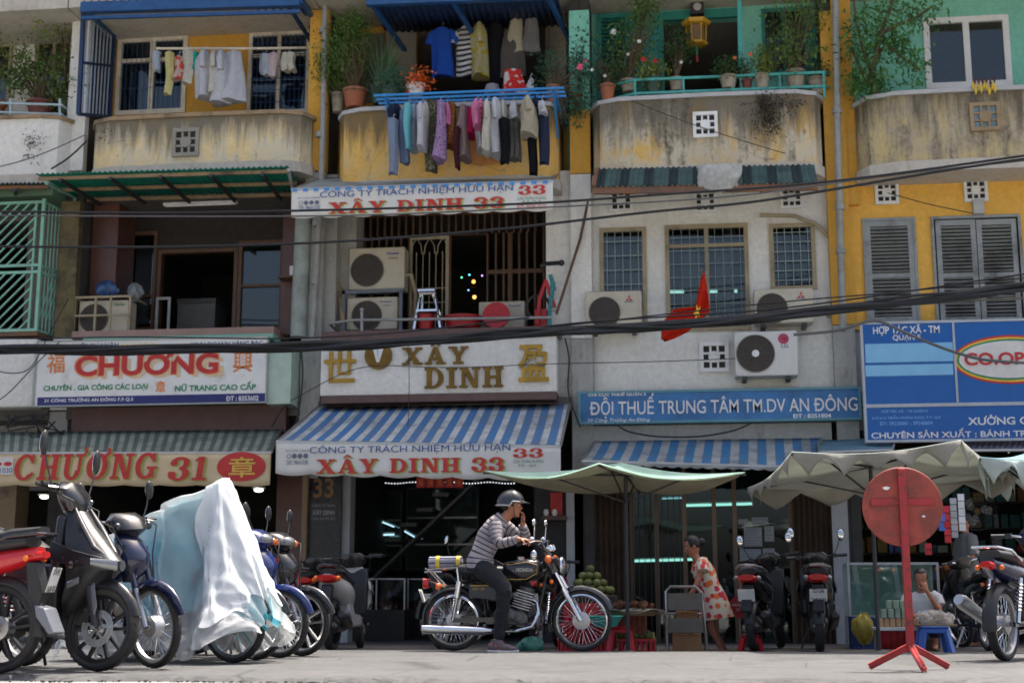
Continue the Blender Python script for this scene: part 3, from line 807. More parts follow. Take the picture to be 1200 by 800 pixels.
# ---------------------------------------------------------------- house two (the jeweller's)
h, X0, X1 = shell(2, 'ochre house with marble sign band and a rack of laundry on its balcony', OCHRE)
hc = h
do = (487, 28, 640, 150)
pane_wall(h, OCHRE, X0 + .142, X1 - .02, ZF2 + .002, ZF3 - .002, YW, [bp(*do, Y=YW), bp(424, 40, 450, 120, Y=YW)], 'upper_wall')
def leaf(px, Y, m, rz, par=None, nm='shutter', slats=0, hinge='l'):
 XA, XB, ZA, ZB = box_px(*px, Y); w = XB - XA; mb = MB()
 M = Matrix.Rotation(rz, 3, 'Z'); O = V((XA if hinge == 'l' else XB, Y, 0)); sg = 1 if hinge == 'l' else -1
 def bx(a, b, z0, z1, t=.04):
  c = O + M @ V((sg * (a + b) / 2, 0, 0)); c.z = (z0 + z1) / 2; mb.obox(c, (abs(b - a), t, z1 - z0), M)
 bx(0, .07, ZA, ZB); bx(w - .07, w, ZA, ZB); bx(.07, w - .07, ZB - .08, ZB); bx(.07, w - .07, ZA, ZA + .08)
 zm = ZA + (ZB - ZA) * .46; bx(.07, w - .07, zm - .03, zm + .03)
 if slats:
  for k in range(slats):
   z = ZA + .08 + (ZB - ZA - .16) * (k + .5) / slats
   if abs(z - zm) < .04: continue
   c = O + M @ V((sg * w / 2, 0, 0)); c.z = z
   mb.obox(c, (w - .14, .04, .01), M @ Matrix.Rotation(-.45, 3, 'X'))
 else:
  bx(.07, w - .07, ZA + .08, zm - .03, .02); bx(.07, w - .07, zm + .03, ZB - .08, .02)
 return obj(nm, mb, m, par)
OLDSH = mat('taupe_shutter', rgb(118, 112, 98), .7, dirt=rgb(84, 78, 66))
leaf((452, 22, 487, 150), YW - .05, OLDSH, R(20), h, hinge='r'); leaf((640, 20, 668, 150), YW - .05, OLDSH, R(-25), h)
leaf((424, 40, 450, 120), YW - .02, OLDSH, 0, h)
bowed(h, 393, 652, 127, 209, OCHRE_GOLD, GREYW)
# pipes and wall between houses one and two
mb = MB()
mb.tube([P(381, -5, 19.75), P(379, 120, 19.75), P(376, 232, 19.75), P(372, 300, 19.75), P(366, 395, 19.75)], .045, 10)
obj('downpipe', mb, PIPE, h)
for y in (36, 158, 262, 330): mb = MB(); mb.lathe([(.05, -.04), (.065, -.04), (.065, .04), (.05, .04)], P(380 - y * .033, y, 19.75), n=12); obj('pipe_collar', mb, PIPE, h)
mb = MB(); XA, XB, ZA, ZB = box_px(368, 205, 394, 398, 20.02); mb.box(XA, 20.02, ZA, XB, 20.6, ZB); XA, XB, ZA, ZB = box_px(394, 205, 417, 398, 20.3); mb.box(XA, 20.3, ZA, XB, 20.78, ZB); obj('side_wall', mb, GREY_W, h, smooth=0)
mb = MB(); mb.tube([P(357, 235, 19.85), P(350, 395, 19.85)], .13, 12); obj('round_column', mb, mat('pale_column', rgb(150, 158, 150), .6, dirt=rgb(110, 112, 104)), h)
YR2 = 20.8
hw = [bp(418, 252, 636, 275, Y=YR2), bp(418, 277, 478, 388, Y=YR2), bp(480, 277, 526, 388, Y=YR2), bp(528, 275, 570, 388, Y=YR2), bp(572, 272, 636, 388, Y=YR2)]
pane_wall(h, WOOD, P(416, 300, YR2).x, P(638, 300, YR2).x, ZF1 + .002, ZF2 - .202, YR2, hw, 'wooden_screen_wall', .1)
CREAMB = mat('cream_bars', rgb(160, 150, 128), .5)
g = MB()
XA, XB, ZA, ZB = hw[2]
for k in range(1, 6):
 x = XA + (XB - XA) * k / 6; g.cyl((x, YR2, ZA), (x, YR2, ZB - .25), .009, None, 6)
for k in range(3):
 x0, x1 = XA + (XB - XA) * k / 3, XA + (XB - XA) * (k + 1) / 3; xm = (x0 + x1) / 2
 g.tube([(x0 + .02, YR2, ZB - .28), (x0 + .03, YR2, ZB - .15), (xm, YR2, ZB - .03), (x1 - .03, YR2, ZB - .15), (x1 - .02, YR2, ZB - .28)], .01, 6)
for f in (.3, .45): g.cyl((XA, YR2, ZA + (ZB - ZA) * f), (XB, YR2, ZA + (ZB - ZA) * f), .009, None, 6)
g.box(XA, YR2 - .02, ZA, XA + .04, YR2 + .03, ZB); g.box(XB - .05, YR2 - .022, ZA, XB, YR2 + .03, ZB); g.box(XA + .04, YR2 - .02, ZB - .05, XB - .05, YR2 + .03, ZB)
obj('arched_grille_door', g, CREAMB, h)
for a in (hw[0], hw[1], hw[4]):
 g = MB(); n = max(4, int((a[1] - a[0]) / .11))
 for k in range(1, n): x = a[0] + (a[1] - a[0]) * k / n; g.box(x - .015, YR2 - .01, a[2], x + .015, YR2 + .03, a[3])
 if a is hw[4]:
  z = a[2] + (a[3] - a[2]) * .6; g.box(a[0], YR2 - .015, z - .03, a[1], YR2 + .032, z + .03); xm = a[0] + (a[1] - a[0]) * .4; g.box(xm - .03, YR2 - .018, a[2], xm + .03, YR2 + .034, a[3])
 obj('bar_grille', g, WOOD, h)
XA, XB, ZA, ZB = box_px(640, 200, 686, 470, 20.02); mb = MB(); mb.box(XA, 20.02, ZA, XB, 20.78, ZB); obj('side_wall', mb, WHITE_W, h, smooth=0)
XA, XB, ZA, ZB = box_px(655, 396, 696, 470, 19.9); mb = MB(); mb.box(XA, 19.9, ZA, XB, 20.018, ZB); obj('plaster_pier', mb, GREY_W, h, smooth=0)
mb = MB()
a = [P(386, 379, 19.6), P(415, 375, 19.5), P(500, 374, 19.5), P(648, 372, 19.5)]
mb.tube(a, .022, 8); mb.tube([a[0], P(395, 388, 20.2)], .02, 6)
for x in (424, 648): mb.tube([P(x, 364, 19.5), P(x, 388, 19.5)], .022, 6); mb.sphere(P(x, 363, 19.5), .035)
obj('railing', mb, mat('alu', rgb(150, 150, 146), .35, .6), h)
XA, XB, ZA, ZB = box_px(378, 385, 655, 395, 19.5); mb = MB(); mb.box(XA, 19.5, ZA, XB, 20.78, ZB); obj('ledge', mb, mat('maroon_stone', rgb(92, 68, 62), .4, var=.2), h, smooth=0)
XA, XB, ZA, ZB = box_px(376, 461, 652, 470, 19.5); mb = MB(); mb.box(XA, 19.5, ZA, XB, 19.98, ZB); obj('sign_ledge', mb, MATS['maroon_stone'], h, smooth=0)
XA, XB, ZA, ZB = box_px(376, 395, 652, 461, 19.55); mb = MB(); mb.box(XA, 19.55, ZA + .002, XB, 19.98, ZB - .002); obj('sign_band', mb, WHITE_W, h, smooth=0)
# ground floor
for px, m in (((399, 555, 409, 760), GREYW), ((664, 560, 684, 760), GREYW)):
 XA, XB, ZA, ZB = box_px(*px, 20.0); mb = MB(); mb.box(XA, 20.0, -.06, XB, 20.3, ZB); obj('pillar', mb, m, h, smooth=0)
st = MB()
for k in range(11):
 a = V((P(585, 540, 23).x - k * .26, 23.0, ZF1 - .4 - k * .24)); st.box(a.x - .26, 22.6, a.z - .06, a.x, 23.6, a.z)
st.beam((P(590, 540, 22.6).x, 22.58, ZF1 - .55), (P(590, 540, 22.6).x - 2.86, 22.58, ZF1 - 3.2), .04, .3, up=(0, 1, 0))
obj('staircase', st, mat('stair_grey', (.22, .22, .21), .6), h)
# ---------------------------------------------------------------- house three (white first floor, teal upper wall)
h, X0, X1 = shell(3, 'house with white barred first floor and teal upper wall behind potted plants', TEAL_W)
hd3 = h
pane_wall(h, TEAL_W, X0 - .25, X1 - .02, ZF2 + .002, ZF3 - .002, YW - .05, [bp(700, 16, 738, 120, Y=YW - .05), bp(778, 22, 866, 120, Y=YW - .05), bp(893, 10, 946, 88, Y=YW - .05)], 'upper_wall', .2)
TSH = mat('teal_shutter', rgb(42, 132, 122), .55, var=.15, dirt=rgb(36, 98, 92))
leaf((700, 16, 738, 128), YW - .09, TSH, 0, h, slats=22); leaf((738, 16, 778, 128), YW - .14, TSH, R(12), h, hinge='r')
mb = MB(); XA, XB, ZA, ZB = box_px(776, 12, 868, 22, YW - .1); mb.box(XA, YW - .12, ZA, XB, YW - .052, ZB); obj('door_lintel', mb, TSH, h)
window(h, (893, 10, 946, 88), YW - .06, TSH, 2, 1, .06, gm=DARKMETAL, gnx=12, gny=2)
leaf((946, 8, 975, 100), YW - .1, TSH, R(-8), h)
_b3 = bowed(h, 694, 965, 115, 194, OCHRE_BAL2, GREYW)
vent(h, (812, 132, 841, 162), YS - .035)
mb = MB()
a, b, c, d = P(722, 99, 19.7), P(744, 94, 19.55), P(965, 85, 19.55), P(973, 88, 20.0)
for dz in (0, -.21):
 q = [p + V((0, 0, dz)) for p in (a, b, c, d)]
 for u, v in zip(q, q[1:]): mb.beam(u, v, .035, .035)
for f in (0, .26, .52, .77, 1): p = b.lerp(c, f); mb.beam(p + V((0, 0, .02)), p + V((0, 0, -.38)), .03, .03)
obj('railing', mb, TEALP, h)
mb = MB(); mb.beam(P(866, -10, 19.9), P(868, 90, 19.9), .06, .06); obj('railing_post', mb, TEALP, h)
YF = YB
o1, o2, o3 = (703, 267, 758, 385), (780, 263, 878, 388), (902, 262, 956, 340)
pane_wall(h, WHITE_W, X0 + .003, X1 - .06, P(830, 496, YF).z, ZF2 - .202, YF, [bp(*q, Y=YF) for q in (o1, o2, o3)], 'white_front_wall', .12)
CY = mat('pale_grille', rgb(150, 165, 160), .4)
for q, nx in ((o1, 1), (o3, 1)): window(h, q, YF, BEIGEF, nx, 1, .06, gm=CY, gnx=6, gny=7)
window(h, o2, YF, BEIGEF, 2, 1, .06, gm=CY, gnx=10, gny=8, transom=.8, gw=.0035)
for q in (o1, o2, o3):
 for f in (.22, .62):
  XA, XB, ZA, ZB = box_px(q[0] + (q[2] - q[0]) * f, q[1] + 25, q[0] + (q[2] - q[0]) * (f + .2), q[3], YF + .16)
  mb = MB(); mb.grid(lambda u, v, XA=XA, XB=XB, ZA=ZA, ZB=ZB: V((XA + (XB - XA) * u, YF + .16 + .02 * math.sin(u * 16), ZA + (ZB - ZA) * v)), 16, 2); obj('curtain', mb, CURTAIN, h, solid=.005)
for q in ((714, 222, 742, 249), (813, 224, 840, 250), (914, 219, 941, 245), (820, 401, 854, 436)): vent(h, q, YF)
mb = MB()
mb.tube([P(979, -5, 19.7), P(981, 130, 19.7), P(984, 260, 19.7), P(988, 388, 19.7)], .05, 10); obj('downpipe', mb, PIPE, h)
for y, x in ((130, 981), (243, 984), (294, 985)): mb = MB(); mb.lathe([(.05, -.04), (.07, -.04), (.07, .04), (.05, .04)], P(x, y, 19.7), n=12); obj('pipe_collar', mb, PIPE, h)
mb = MB(); mb.tube([P(890, 252, 19.98), P(930, 253, 19.98), P(955, 262, 19.98), P(972, 278, 19.98), P(979, 300, 19.98), P(977, 350, 19.98), P(970, 372, 19.98)], .028, 8); obj('cable_conduit', mb, BEIGEF, h)
XA, XB, ZA, ZB = box_px(694, 497, 975, 535, 19.9); mb = MB(); mb.box(XA, 19.9, ZA, XB, 20.04, ZB); obj('fascia', mb, GREY_W, h, smooth=0)
# ground floor: gate, glass doors, piers
GATE = mat('gate_brown', rgb(92, 76, 62), .55, .3, dirt=rgb(60, 48, 40))
def folding_gate(px, Y, par, n):
 XA, XB, ZA, ZB = box_px(*px, Y); ZA = -.06; mb = MB()
 pts = []
 for k in range(n + 1): pts.append((XA + (XB - XA) * k / n, Y + (.06 if k % 2 else 0)))
 for (a, b), (c, d) in zip(pts, pts[1:]): mb.prism([(a, b), (c, d), (c, d + .012), (a, b + .012)], (0, 0, ZA), (1, 0, 0), (0, 1, 0), ZB - ZA)
 return obj('folding_gate', mb, GATE, par, smooth=0)
folding_gate((684, 560, 738, 760), 20.0, h, 16); folding_gate((931, 560, 977, 760), 20.0, h, 14)
door = MB()
for x in (741, 770, 803, 838, 862, 928): p = P(x, 650, 20.15); door.box(p.x - .03, 20.1, -.06, p.x + .03, 20.18, ZF1 - .3)
obj('door_frame', door, mat('bronze_alu', rgb(104, 86, 66), .4, .4), h)
mb = MB(); XA = P(742, 650, 20.14).x; XB = P(928, 650, 20.14).x; mb.box(XA, 20.14, -.05, XB, 20.15, ZF1 - .3); obj('glass_front', mb, glass('office_glass', (.5, .62, .6), .06), h)
mb = MB()
for k in range(9): x = P(742 + k * 6.9, 650, 20.05).x; mb.cyl((x, 20.06, -.05), (x, 20.06, ZF1 - .35), .006, None, 6)
obj('bar_grille', mb, DARKMETAL, h)
XA, XB, ZA, ZB = box_px(977, 560, 996, 760, 19.95); mb = MB(); mb.box(XA, 19.95, -.06, XB, 20.3, ZB); obj('pillar', mb, GREYW, h, smooth=0)
# ---------------------------------------------------------------- house four (yellow, shutters)
h, X0, X1 = shell(4, 'yellow house with closed grey louvred shutters and a mouldy curved balcony', TEAL_W)
he = h
wq = (1083, 20, 1184, 103)
pane_wall(h, TEAL_W, X0 + .142, X1 - .02, ZF2 + .002, ZF3 + .25, YW, [bp(*wq, Y=YW)], 'upper_wall')
window(h, wq, YW, WHITEP, 2, 1, .09)
mb = MB(); XA, XB, ZA, ZB = box_px(978, -20, 1001, 240, 19.95); mb.box(XA, 19.95, ZA, XB, 20.6, ZB); obj('yellow_pier', mb, OCHRE, h, smooth=0)
bowed(h, 1008, 1300, 108, 186, GREY_BAL, GREYW, ch=.5)
vent(h, (1136, 121, 1172, 154), YS - .035, TAN, mat('pale_recess', rgb(120, 150, 165), .7))
s1, s2, s3 = (1016, 259, 1072, 378), (1097, 256, 1196, 378), (1215, 256, 1290, 378)
pane_wall(h, YEL_W, X0 + .003, X1 - .003, P(1100, 384, YB).z, ZF2 - .02, YB, [bp(*q, Y=YB) for q in (s1, s2, s3)], 'yellow_front_wall', .12)
leaf(s1, YB - .01, GREYSH, 0, h, slats=25); leaf((1099, 258, 1146, 378), YB - .01, GREYSH, 0, h, slats=25); leaf((1147, 257, 1194, 378), YB - .01, GREYSH, 0, h, slats=25); leaf(s3, YB - .01, GREYSH, 0, h, slats=25)
for q in (s1, s2):
 XA, XB, ZA, ZB = box_px(*q, YB); mb = MB(); f = .04
 mb.box(XA - f, YB - .04, ZA, XA, YB + .1, ZB + f); mb.box(XB, YB - .04, ZA, XB + f, YB + .1, ZB + f); mb.box(XA, YB - .04, ZB, XB, YB + .1, ZB + f); obj('shutter_frame', mb, GREYSH, h)
for q in ((1025, 213, 1053, 240), (1129, 210, 1157, 237)): vent(h, q, YB)
mb = MB(); XA, XB, ZA, ZB = box_px(1140, 234, 1153, 251, YB - .06); mb.box(XA, YB - .1, ZA, XB, YB - .002, ZB); obj('meter_box', mb, GREYW, h, bevel=.008)
pane_wall(h, GREY_W, X0 + .003, X1 - .003, ZF1 - .5, P(1100, 384, YB).z - .002, YB + .05, [], 'sign_backing_wall', .1)
mb = MB(); XA = P(1197, 650, 20).x; mb.box(XA + .3, 20.0, -.06, XA + .5, 20.3, ZF1 - .5); obj('pillar', mb, GREYW, h, smooth=0)

# fronts of the walls between neighbours
def pier(par, x, y0, y1, m, nm='party_pier', Y=19.86, hw=.15):
 c = P(x, (y0 + y1) / 2, Y); mb = MB(); X = min(HX, key=lambda q: abs(q - c.x)); mb.box(X - hw, Y, P(x, y1, Y).z, X + hw, 19.998, P(x, y0, Y).z); obj(nm, mb, m, par, smooth=0)
for par, x, rows_ in ((ha, 80, ((12, 200, WHITE_W), (236, 395, OLIVE), (395, 480, WHITE_W), (482, 560, GREY_W))), (hb, 368, ((12, 200, OCHRE), (202, 395, GREY_W), (396, 560, GREY_W))), (hc, 684, ((12, 128, TEAL_W), (129, 203, OCHRE), (204, 396, WHITE_W), (397, 560, GREY_W))), (hd3, 988, ((12, 380, OCHRE), (381, 560, GREY_W)))):
 for y0, y1, m in rows_: pier(par, x, y0, y1, m)
# ---------------------------------------------------------------- signs
def board(name, label, px, Y, face, frame=None, fw=.03, th=.06, cat='sign'):
 X0, X1, Z0, Z1 = box_px(*px, Y)
 s = thing(name, label, cat, ((X0 + X1) / 2, Y + th / 2, Z0))
 mb = MB(); mb.box(X0, Y, Z0, X1, Y + th, Z1); obj('panel', mb, face, s, smooth=0)
 if frame:
  mb = MB(); y0, y1 = Y - .012, Y + th + .004
  mb.box(X0 - .004, y0, Z0 - .004, X0 + fw, y1, Z1 + .004); mb.box(X1 - fw, y0, Z0 - .004, X1 + .004, y1, Z1 + .004)
  mb.box(X0 + fw, y0, Z1 - fw, X1 - fw, y1, Z1 + .004); mb.box(X0 + fw, y0, Z0 - .004, X1 - fw, y1, Z0 + fw)
  obj('frame', mb, frame, s, smooth=0)
 return s
RED = ink('red', rgb(190, 44, 40)); GREEN = ink('green', rgb(30, 130, 84)); BLUE = ink('blue', rgb(36, 72, 140)); NAVY = ink('navy', rgb(34, 40, 104))
ORANGE = ink('orange', rgb(224, 130, 62)); YELLOW = ink('yellow', rgb(226, 180, 60)); WHITEI = ink('white', (.72, .72, .72)); PEACH = ink('peach', rgb(216, 186, 150)); LIME = ink('lime', rgb(150, 160, 60)); GREYI = ink('grey', rgb(96, 100, 120)); SKYI = ink('sky', rgb(110, 170, 220))
def letters(par, items, Y, m, name='lettering', fn=text_px, **k):
 for it in items:
  mb = MB(); fn(mb, it[0], *it[1:5], Y, **{**k, **(it[5] if len(it) > 5 else {})}); obj(name, mb, m, par, smooth=0)
SIGNW = mat('sign_white', (.74, .73, .69), .4, var=.06, dirt=rgb(170, 160, 140), dlo=.55, dhi=.8)
# Chuong signboard
Y = 19.4
s = board('shop_sign', 'long cream signboard with fat red lettering over a navy address strip', (42, 397, 313, 474), Y, SIGNW, mat('sign_edge', rgb(160, 165, 160), .5), .015)
mb = MB(); X0, X1, Z0, Z1 = box_px(44, 463, 312, 473, Y); mb.box(X0, Y - .006, Z0, X1, Y - .001, Z1); obj('address_strip', mb, NAVY, s, smooth=0)
letters(s, [('CHƯƠNG', 92, 415, 262, 443)], Y - .004, PEACH, 'letter_shadow', bold=.03)
letters(s, [('CHƯƠNG', 87, 410, 257, 440)], Y - .008, ORANGE, 'letter_outline', bold=.045)
letters(s, [('CHƯƠNG', 89, 411, 255.5, 439)], Y - .012, RED, bold=.03)
letters(s, [('福', 55, 414, 76, 437), ('興', 273, 412, 296, 436)], Y - .006, ORANGE, 'characters', bold=.01)
letters(s, [('章', 182, 446, 194, 460)], Y - .006, ORANGE, 'emblem', bold=.01)
letters(s, [('CHUYÊN . GIA CÔNG CÁC LOẠI', 51, 449, 173, 458.5), ('NỮ TRANG CAO CẤP', 205, 447, 300, 457.5)], Y - .006, GREEN, 'small_lettering', bold=.03)
letters(s, [('DOANH NGHIỆP TƯ NHÂN', 47, 401.5, 139, 407.5), ('KINH DOANH VÀNG BẠC', 224, 399, 308, 406.5)], Y - .006, NAVY, 'small_lettering', bold=.02)
letters(s, [('PHÚC HƯNG', 141, 401, 181, 407)], Y - .006, YELLOW, 'small_lettering', bold=.02)
letters(s, [('31 CÔNG TRƯỜNG AN ĐÔNG F.9 Q.5', 52, 465.5, 156, 471), ('ĐT : 8353602', 265, 463.5, 303, 469.5)], Y - .009, WHITEI, 'address_lettering', bold=.02)
X0, X1, Z0, Z1 = box_px(313.5, 404, 341, 473, Y + .05); mb = MB(); mb.box(X0, Y + .05, Z0, X1, 20.0, Z1); obj('side_panel', mb, mat('pale_green', rgb(172, 192, 176), .5), s, smooth=0)
# Xay Dinh marble sign: raised gold letters
Y = 19.55
s = thing('shop_sign', 'raised gold letters and two gold characters on the marble band', 'sign', P(515, 460, Y))
GOLD = mat('gold_letters', rgb(168, 132, 52), .4, .7, var=.25, scale=7)
BRASS = mat('brass_letters', rgb(120, 92, 40), .45, .7, var=.3, scale=6)
def slab3d(par, items, Y, m, th=.05):
 for nm, body, px in items:
  X0, X1, Z0, Z1 = box_px(*px, Y)
  x = 0; gl = []
  for ch in body:
   w, g = slab_glyph(ch); gl += [(k, [(x + a, b) for a, b in p]) for k, p in enumerate(g)]; x += w + .12
  W = x - .12
  # front faces plus depth: extrude towards the wall
  mb2 = MB()
  for k, p in gl:
   q = [(X0 + a / W * (X1 - X0), Z0 + b * (Z1 - Z0)) for a, b in p]
   mb2.prism(q, (0, Y - .05 - .0003 * k, 0), (1, 0, 0), (0, 0, 1), -.048)
  obj(nm, mb2, m, par, smooth=0)
slab3d(s, [('lettering', 'XÂY', (472, 407, 549, 427)), ('lettering', 'DINH', (498, 430.5, 590, 454.5))], Y, BRASS)
letters(s, [('世', 380, 411, 417, 448)], Y - .02, GOLD, 'character', bold=.015, ext=.05)
letters(s, [('盈', 607, 404, 643, 447)], Y - .02, GOLD, 'character', bold=.015, ext=.05)
mb = MB(); c = P(444, 417, Y); r = .2
mb.lathe([(.0, 0), (r, 0), (r, .05), (0, .05)], c + V((0, -.005, 0)), Matrix.Rotation(PI / 2, 3, 'X'), 28); obj('round_emblem', mb, BRASS, s)
mb = MB(); q = [(-.1, .17), (.1, .17), (.02, -.1), (-.02, -.1)]; mb.prism(q, c + V((0, -.062, 0)), (1, 0, 0), (0, 0, 1), -.004); obj('emblem_wedge', mb, SIGNW, s, smooth=0)
mb = MB(); mb.prism([(-.025, .16), (.0, .16), (.0, -.05)], c + V((0, -.068, 0)), (1, 0, 0), (0, 0, 1), -.004); obj('emblem_gem', mb, SKYI, s, smooth=0)
# tax office sign
Y = 19.75
BLUESIGN = mat('faded_blue_sign', rgb(58, 118, 172), .5, var=.18, scale=2.5, dirt=rgb(44, 84, 126), dlo=.45, dhi=.75, streak=rgb(110, 140, 160), slo=.58, shi=.8)
s = board('office_sign', 'long faded blue signboard with bold white capitals over the striped awning', (678, 456, 1009, 494), Y, BLUESIGN, mat('sign_trim', rgb(90, 140, 150), .6), .03, .14)
letters(s, [('ĐỘI THUẾ TRUNG TÂM TM.DV AN ĐÔNG', 691, 459, 1005, 488)], Y - .015, WHITEI, bold=.008)
letters(s, [('CHI CỤC THUẾ QUẬN 5', 689, 459, 757, 464.5)], Y - .014, WHITEI, 'small_lettering', bold=.03)
letters(s, [('39 Công Trường An Đông', 688, 489, 762, 495)], Y - .014, WHITEI, 'small_lettering', shear=.25, bold=.01)
letters(s, [('ĐT : 8351804', 929, 484.5, 974, 489.5)], Y - .014, WHITEI, 'small_lettering', bold=.03)
# co-operative sign
Y = 19.2
CO = mat('coop_blue', rgb(10, 90, 164), .4, var=.06)
s = board('shop_sign', 'large bright blue co-operative signboard with rainbow oval and white letters', (1011, 374, 1330, 516), Y, CO, mat('alu_trim', rgb(172, 178, 184), .4), .03, .08)
PALEB = mat('pale_blue_panel', rgb(128, 186, 224), .4, var=.05)
for q in ((1014, 402, 1117, 424), (1014, 427, 1117, 440)):
 X0, X1, Z0, Z1 = box_px(*q, Y); mb = MB(); mb.box(X0, Y - .006, Z0, X1, Y - .001, Z1); obj('pale_strip', mb, PALEB, s, smooth=0)
for q in ((1118, 375, 1120.5, 471), (1014, 471, 1328, 475)):
 X0, X1, Z0, Z1 = box_px(*q, Y); mb = MB(); mb.box(X0, Y - .014, Z0, X1, Y - .001, Z1); obj('divider', mb, MATS['alu_trim'], s, smooth=0)
c = P(1184, 421, Y)
for k, (sx, m) in enumerate(((1.0, RED), (.965, YELLOW), (.93, GREEN), (.895, ink('oval_white', (.66, .64, .62))))):
 mb = MB(); mb.prism([(.745 * sx * math.cos(a), (.33 - .745 * (1 - sx)) * math.sin(a)) for a in [2 * PI * i / 48 for i in range(48)]], c + V((0, -.004 - .003 * k, 0)), (1, 0, 0), (0, 0, 1), -.002); obj('oval_band', mb, m, s, smooth=0)
letters(s, [('CO.OPMART', 1130, 412, 1262, 427)], Y - .022, RED, bold=.03)
letters(s, [('HỢP TÁC XÃ - TM', 1023, 380, 1101, 393), ('QUẬN 5', 1046, 390, 1079, 400), ('XƯỞNG CHẾ BIẾN', 1134, 483, 1262, 497), ('CHUYÊN SẢN XUẤT : BÁNH TRUNG THU', 1021, 501, 1262, 512)], Y - .008, WHITEI, bold=.02)
letters(s, [('HỢP TÁC XÃ - TM QUẬN 5', 1033, 479, 1087, 484), ('612-614 TRẦN HƯNG ĐẠO, P.7, Q.5', 1022, 486, 1102, 491.5), ('ĐT: 39235041 - 39240604', 1031, 493.5, 1093, 498)], Y - .008, SKYI, 'small_lettering', bold=.02)

# ---------------------------------------------------------------- awnings
def awning(name, label, tl, tr, bl, br, Yb, Yf, m, nseg=60, scal=0, th=.006, sag=.03, corr=0.0, frame=True):
 """sloping sheet; corners in picture columns/rows at back and front depth"""
 A, B, C, D = P(*tl, Yb), P(*tr, Yb), P(*bl, Yf), P(*br, Yf)
 a = thing(name, label, 'awning', (A + B) / 2)
 mb = MB()
 W = (B - A).length
 def f(u, v):
  p = A.lerp(B, u).lerp(C.lerp(D, u), v)
  return p + V((0, 0, -sag * math.sin(PI * v) * (.6 + .4 * math.sin(u * 9)) + corr * math.sin(u * W / .076 * 2 * PI)))
 mb.grid(f, nseg if not corr else int(W / .076 * 6), 6, al=lambda u, v: u * W)
 obj('canopy', mb, m, a, smooth=60, solid=th)
 if frame:
  mb = MB(); mb.tube([C, D], .02, 6); mb.tube([A, C], .016, 6); mb.tube([B, D], .016, 6)
  for u in (.33, .66): mb.tube([A.lerp(B, u) + V((0, 0, -.05)), C.lerp(D, u) + V((0, 0, -.03))], .014, 6)
  obj('frame', mb, STEEL, a)
 return a, C, D
def valance(a, C, D, drop, m, scal=8, amp=.035, name='valance', Yo=-.01):
 L = (D - C).length; mb = MB()
 def f(u, v):
  p = C.lerp(D, u)
  b = drop - amp * abs(math.sin(PI * u * scal)) * 0 - amp * (1 - abs(math.cos(PI * u * scal))) * -1 * 0
  b = drop + amp * (abs(math.sin(PI * u * scal)) - 1)
  return p + V((0, Yo + .012 * math.sin(u * 40 + v * 2) * v, -b * v))
 mb.grid(f, scal * 14, 5); obj(name, mb, m, a, smooth=60, solid=.004)
BANNER = cloth('banner_cloth', rgb(228, 226, 218), .06, .12, 3)
CREAMB2 = cloth('cream_banner', rgb(222, 200, 160), .06, .12, 3)
STR_BW = stripes('blue_white_awning', rgb(84, 134, 186), rgb(212, 214, 208), .2, .45, attr='along', trans=.2)
STR_BW2 = stripes('grey_blue_awning', rgb(70, 128, 172), rgb(176, 178, 174), .24, .48, attr='along', trans=.15)
def banner_text(a, Y, dy):
 pass
# upper retractable awning of house two
a, C, D = awning('awning', 'upper retractable white awning with red shop name under the laundry balcony', (378, 208), (655, 203), (342, 222), (648, 212), 19.95, 18.85, mat('awning_top_grey', rgb(140, 146, 142), .7, dirt=rgb(96, 100, 96)), sag=.01)
Yv = C.y - .012
valance(a, C, D, .44, BANNER, 9, .03)
mb = MB(); n = 24
for k in range(n):
 u0, u1 = (k + .1) / n, (k + .55) / n; p, q = C.lerp(D, u0), C.lerp(D, u1); mb.box(p.x, Yv - .02, p.z - .045, q.x, Yv - .016, (p.z + q.z) / 2 + .0)
obj('blue_trim', mb, ink('trim_blue', rgb(70, 140, 200)), a, smooth=0)
letters(a, [('CÔNG TY TRÁCH NHIỆM HỮU HẠN', 375, 218, 601, 229.5)], Yv - .018, BLUE, bold=.0)
letters(a, [('XÂY DINH 33', 387, 234.7, 593, 248)], Yv - .017, LIME, 'letter_outline', fn=slab_px)
letters(a, [('XÂY DINH 33', 385, 233.7, 591, 247)], Yv - .021, RED, 'shop_name', fn=slab_px)
letters(a, [('33', 608, 217, 640, 228)], Yv - .018, RED, 'number', fn=slab_px)
letters(a, [('CÔNG TRƯỜNG AN ĐÔNG', 606, 230, 640, 234), ('P.9 Q.5', 612, 235, 634, 239)], Yv - .018, GREEN, 'small_lettering')
letters(a, [('ĐT: 3830 7333', 606, 240, 640, 245)], Yv - .018, RED, 'small_lettering')
letters(a, [('ĐT CỬA HÀNG', 349, 230, 375, 233), ('DĐ 38641030', 350, 241, 375, 246)], Yv - .018, BLUE, 'small_lettering')
letters(a, [('O●●●', 350, 235, 374, 240)], Yv - .018, GREYI, 'small_lettering')
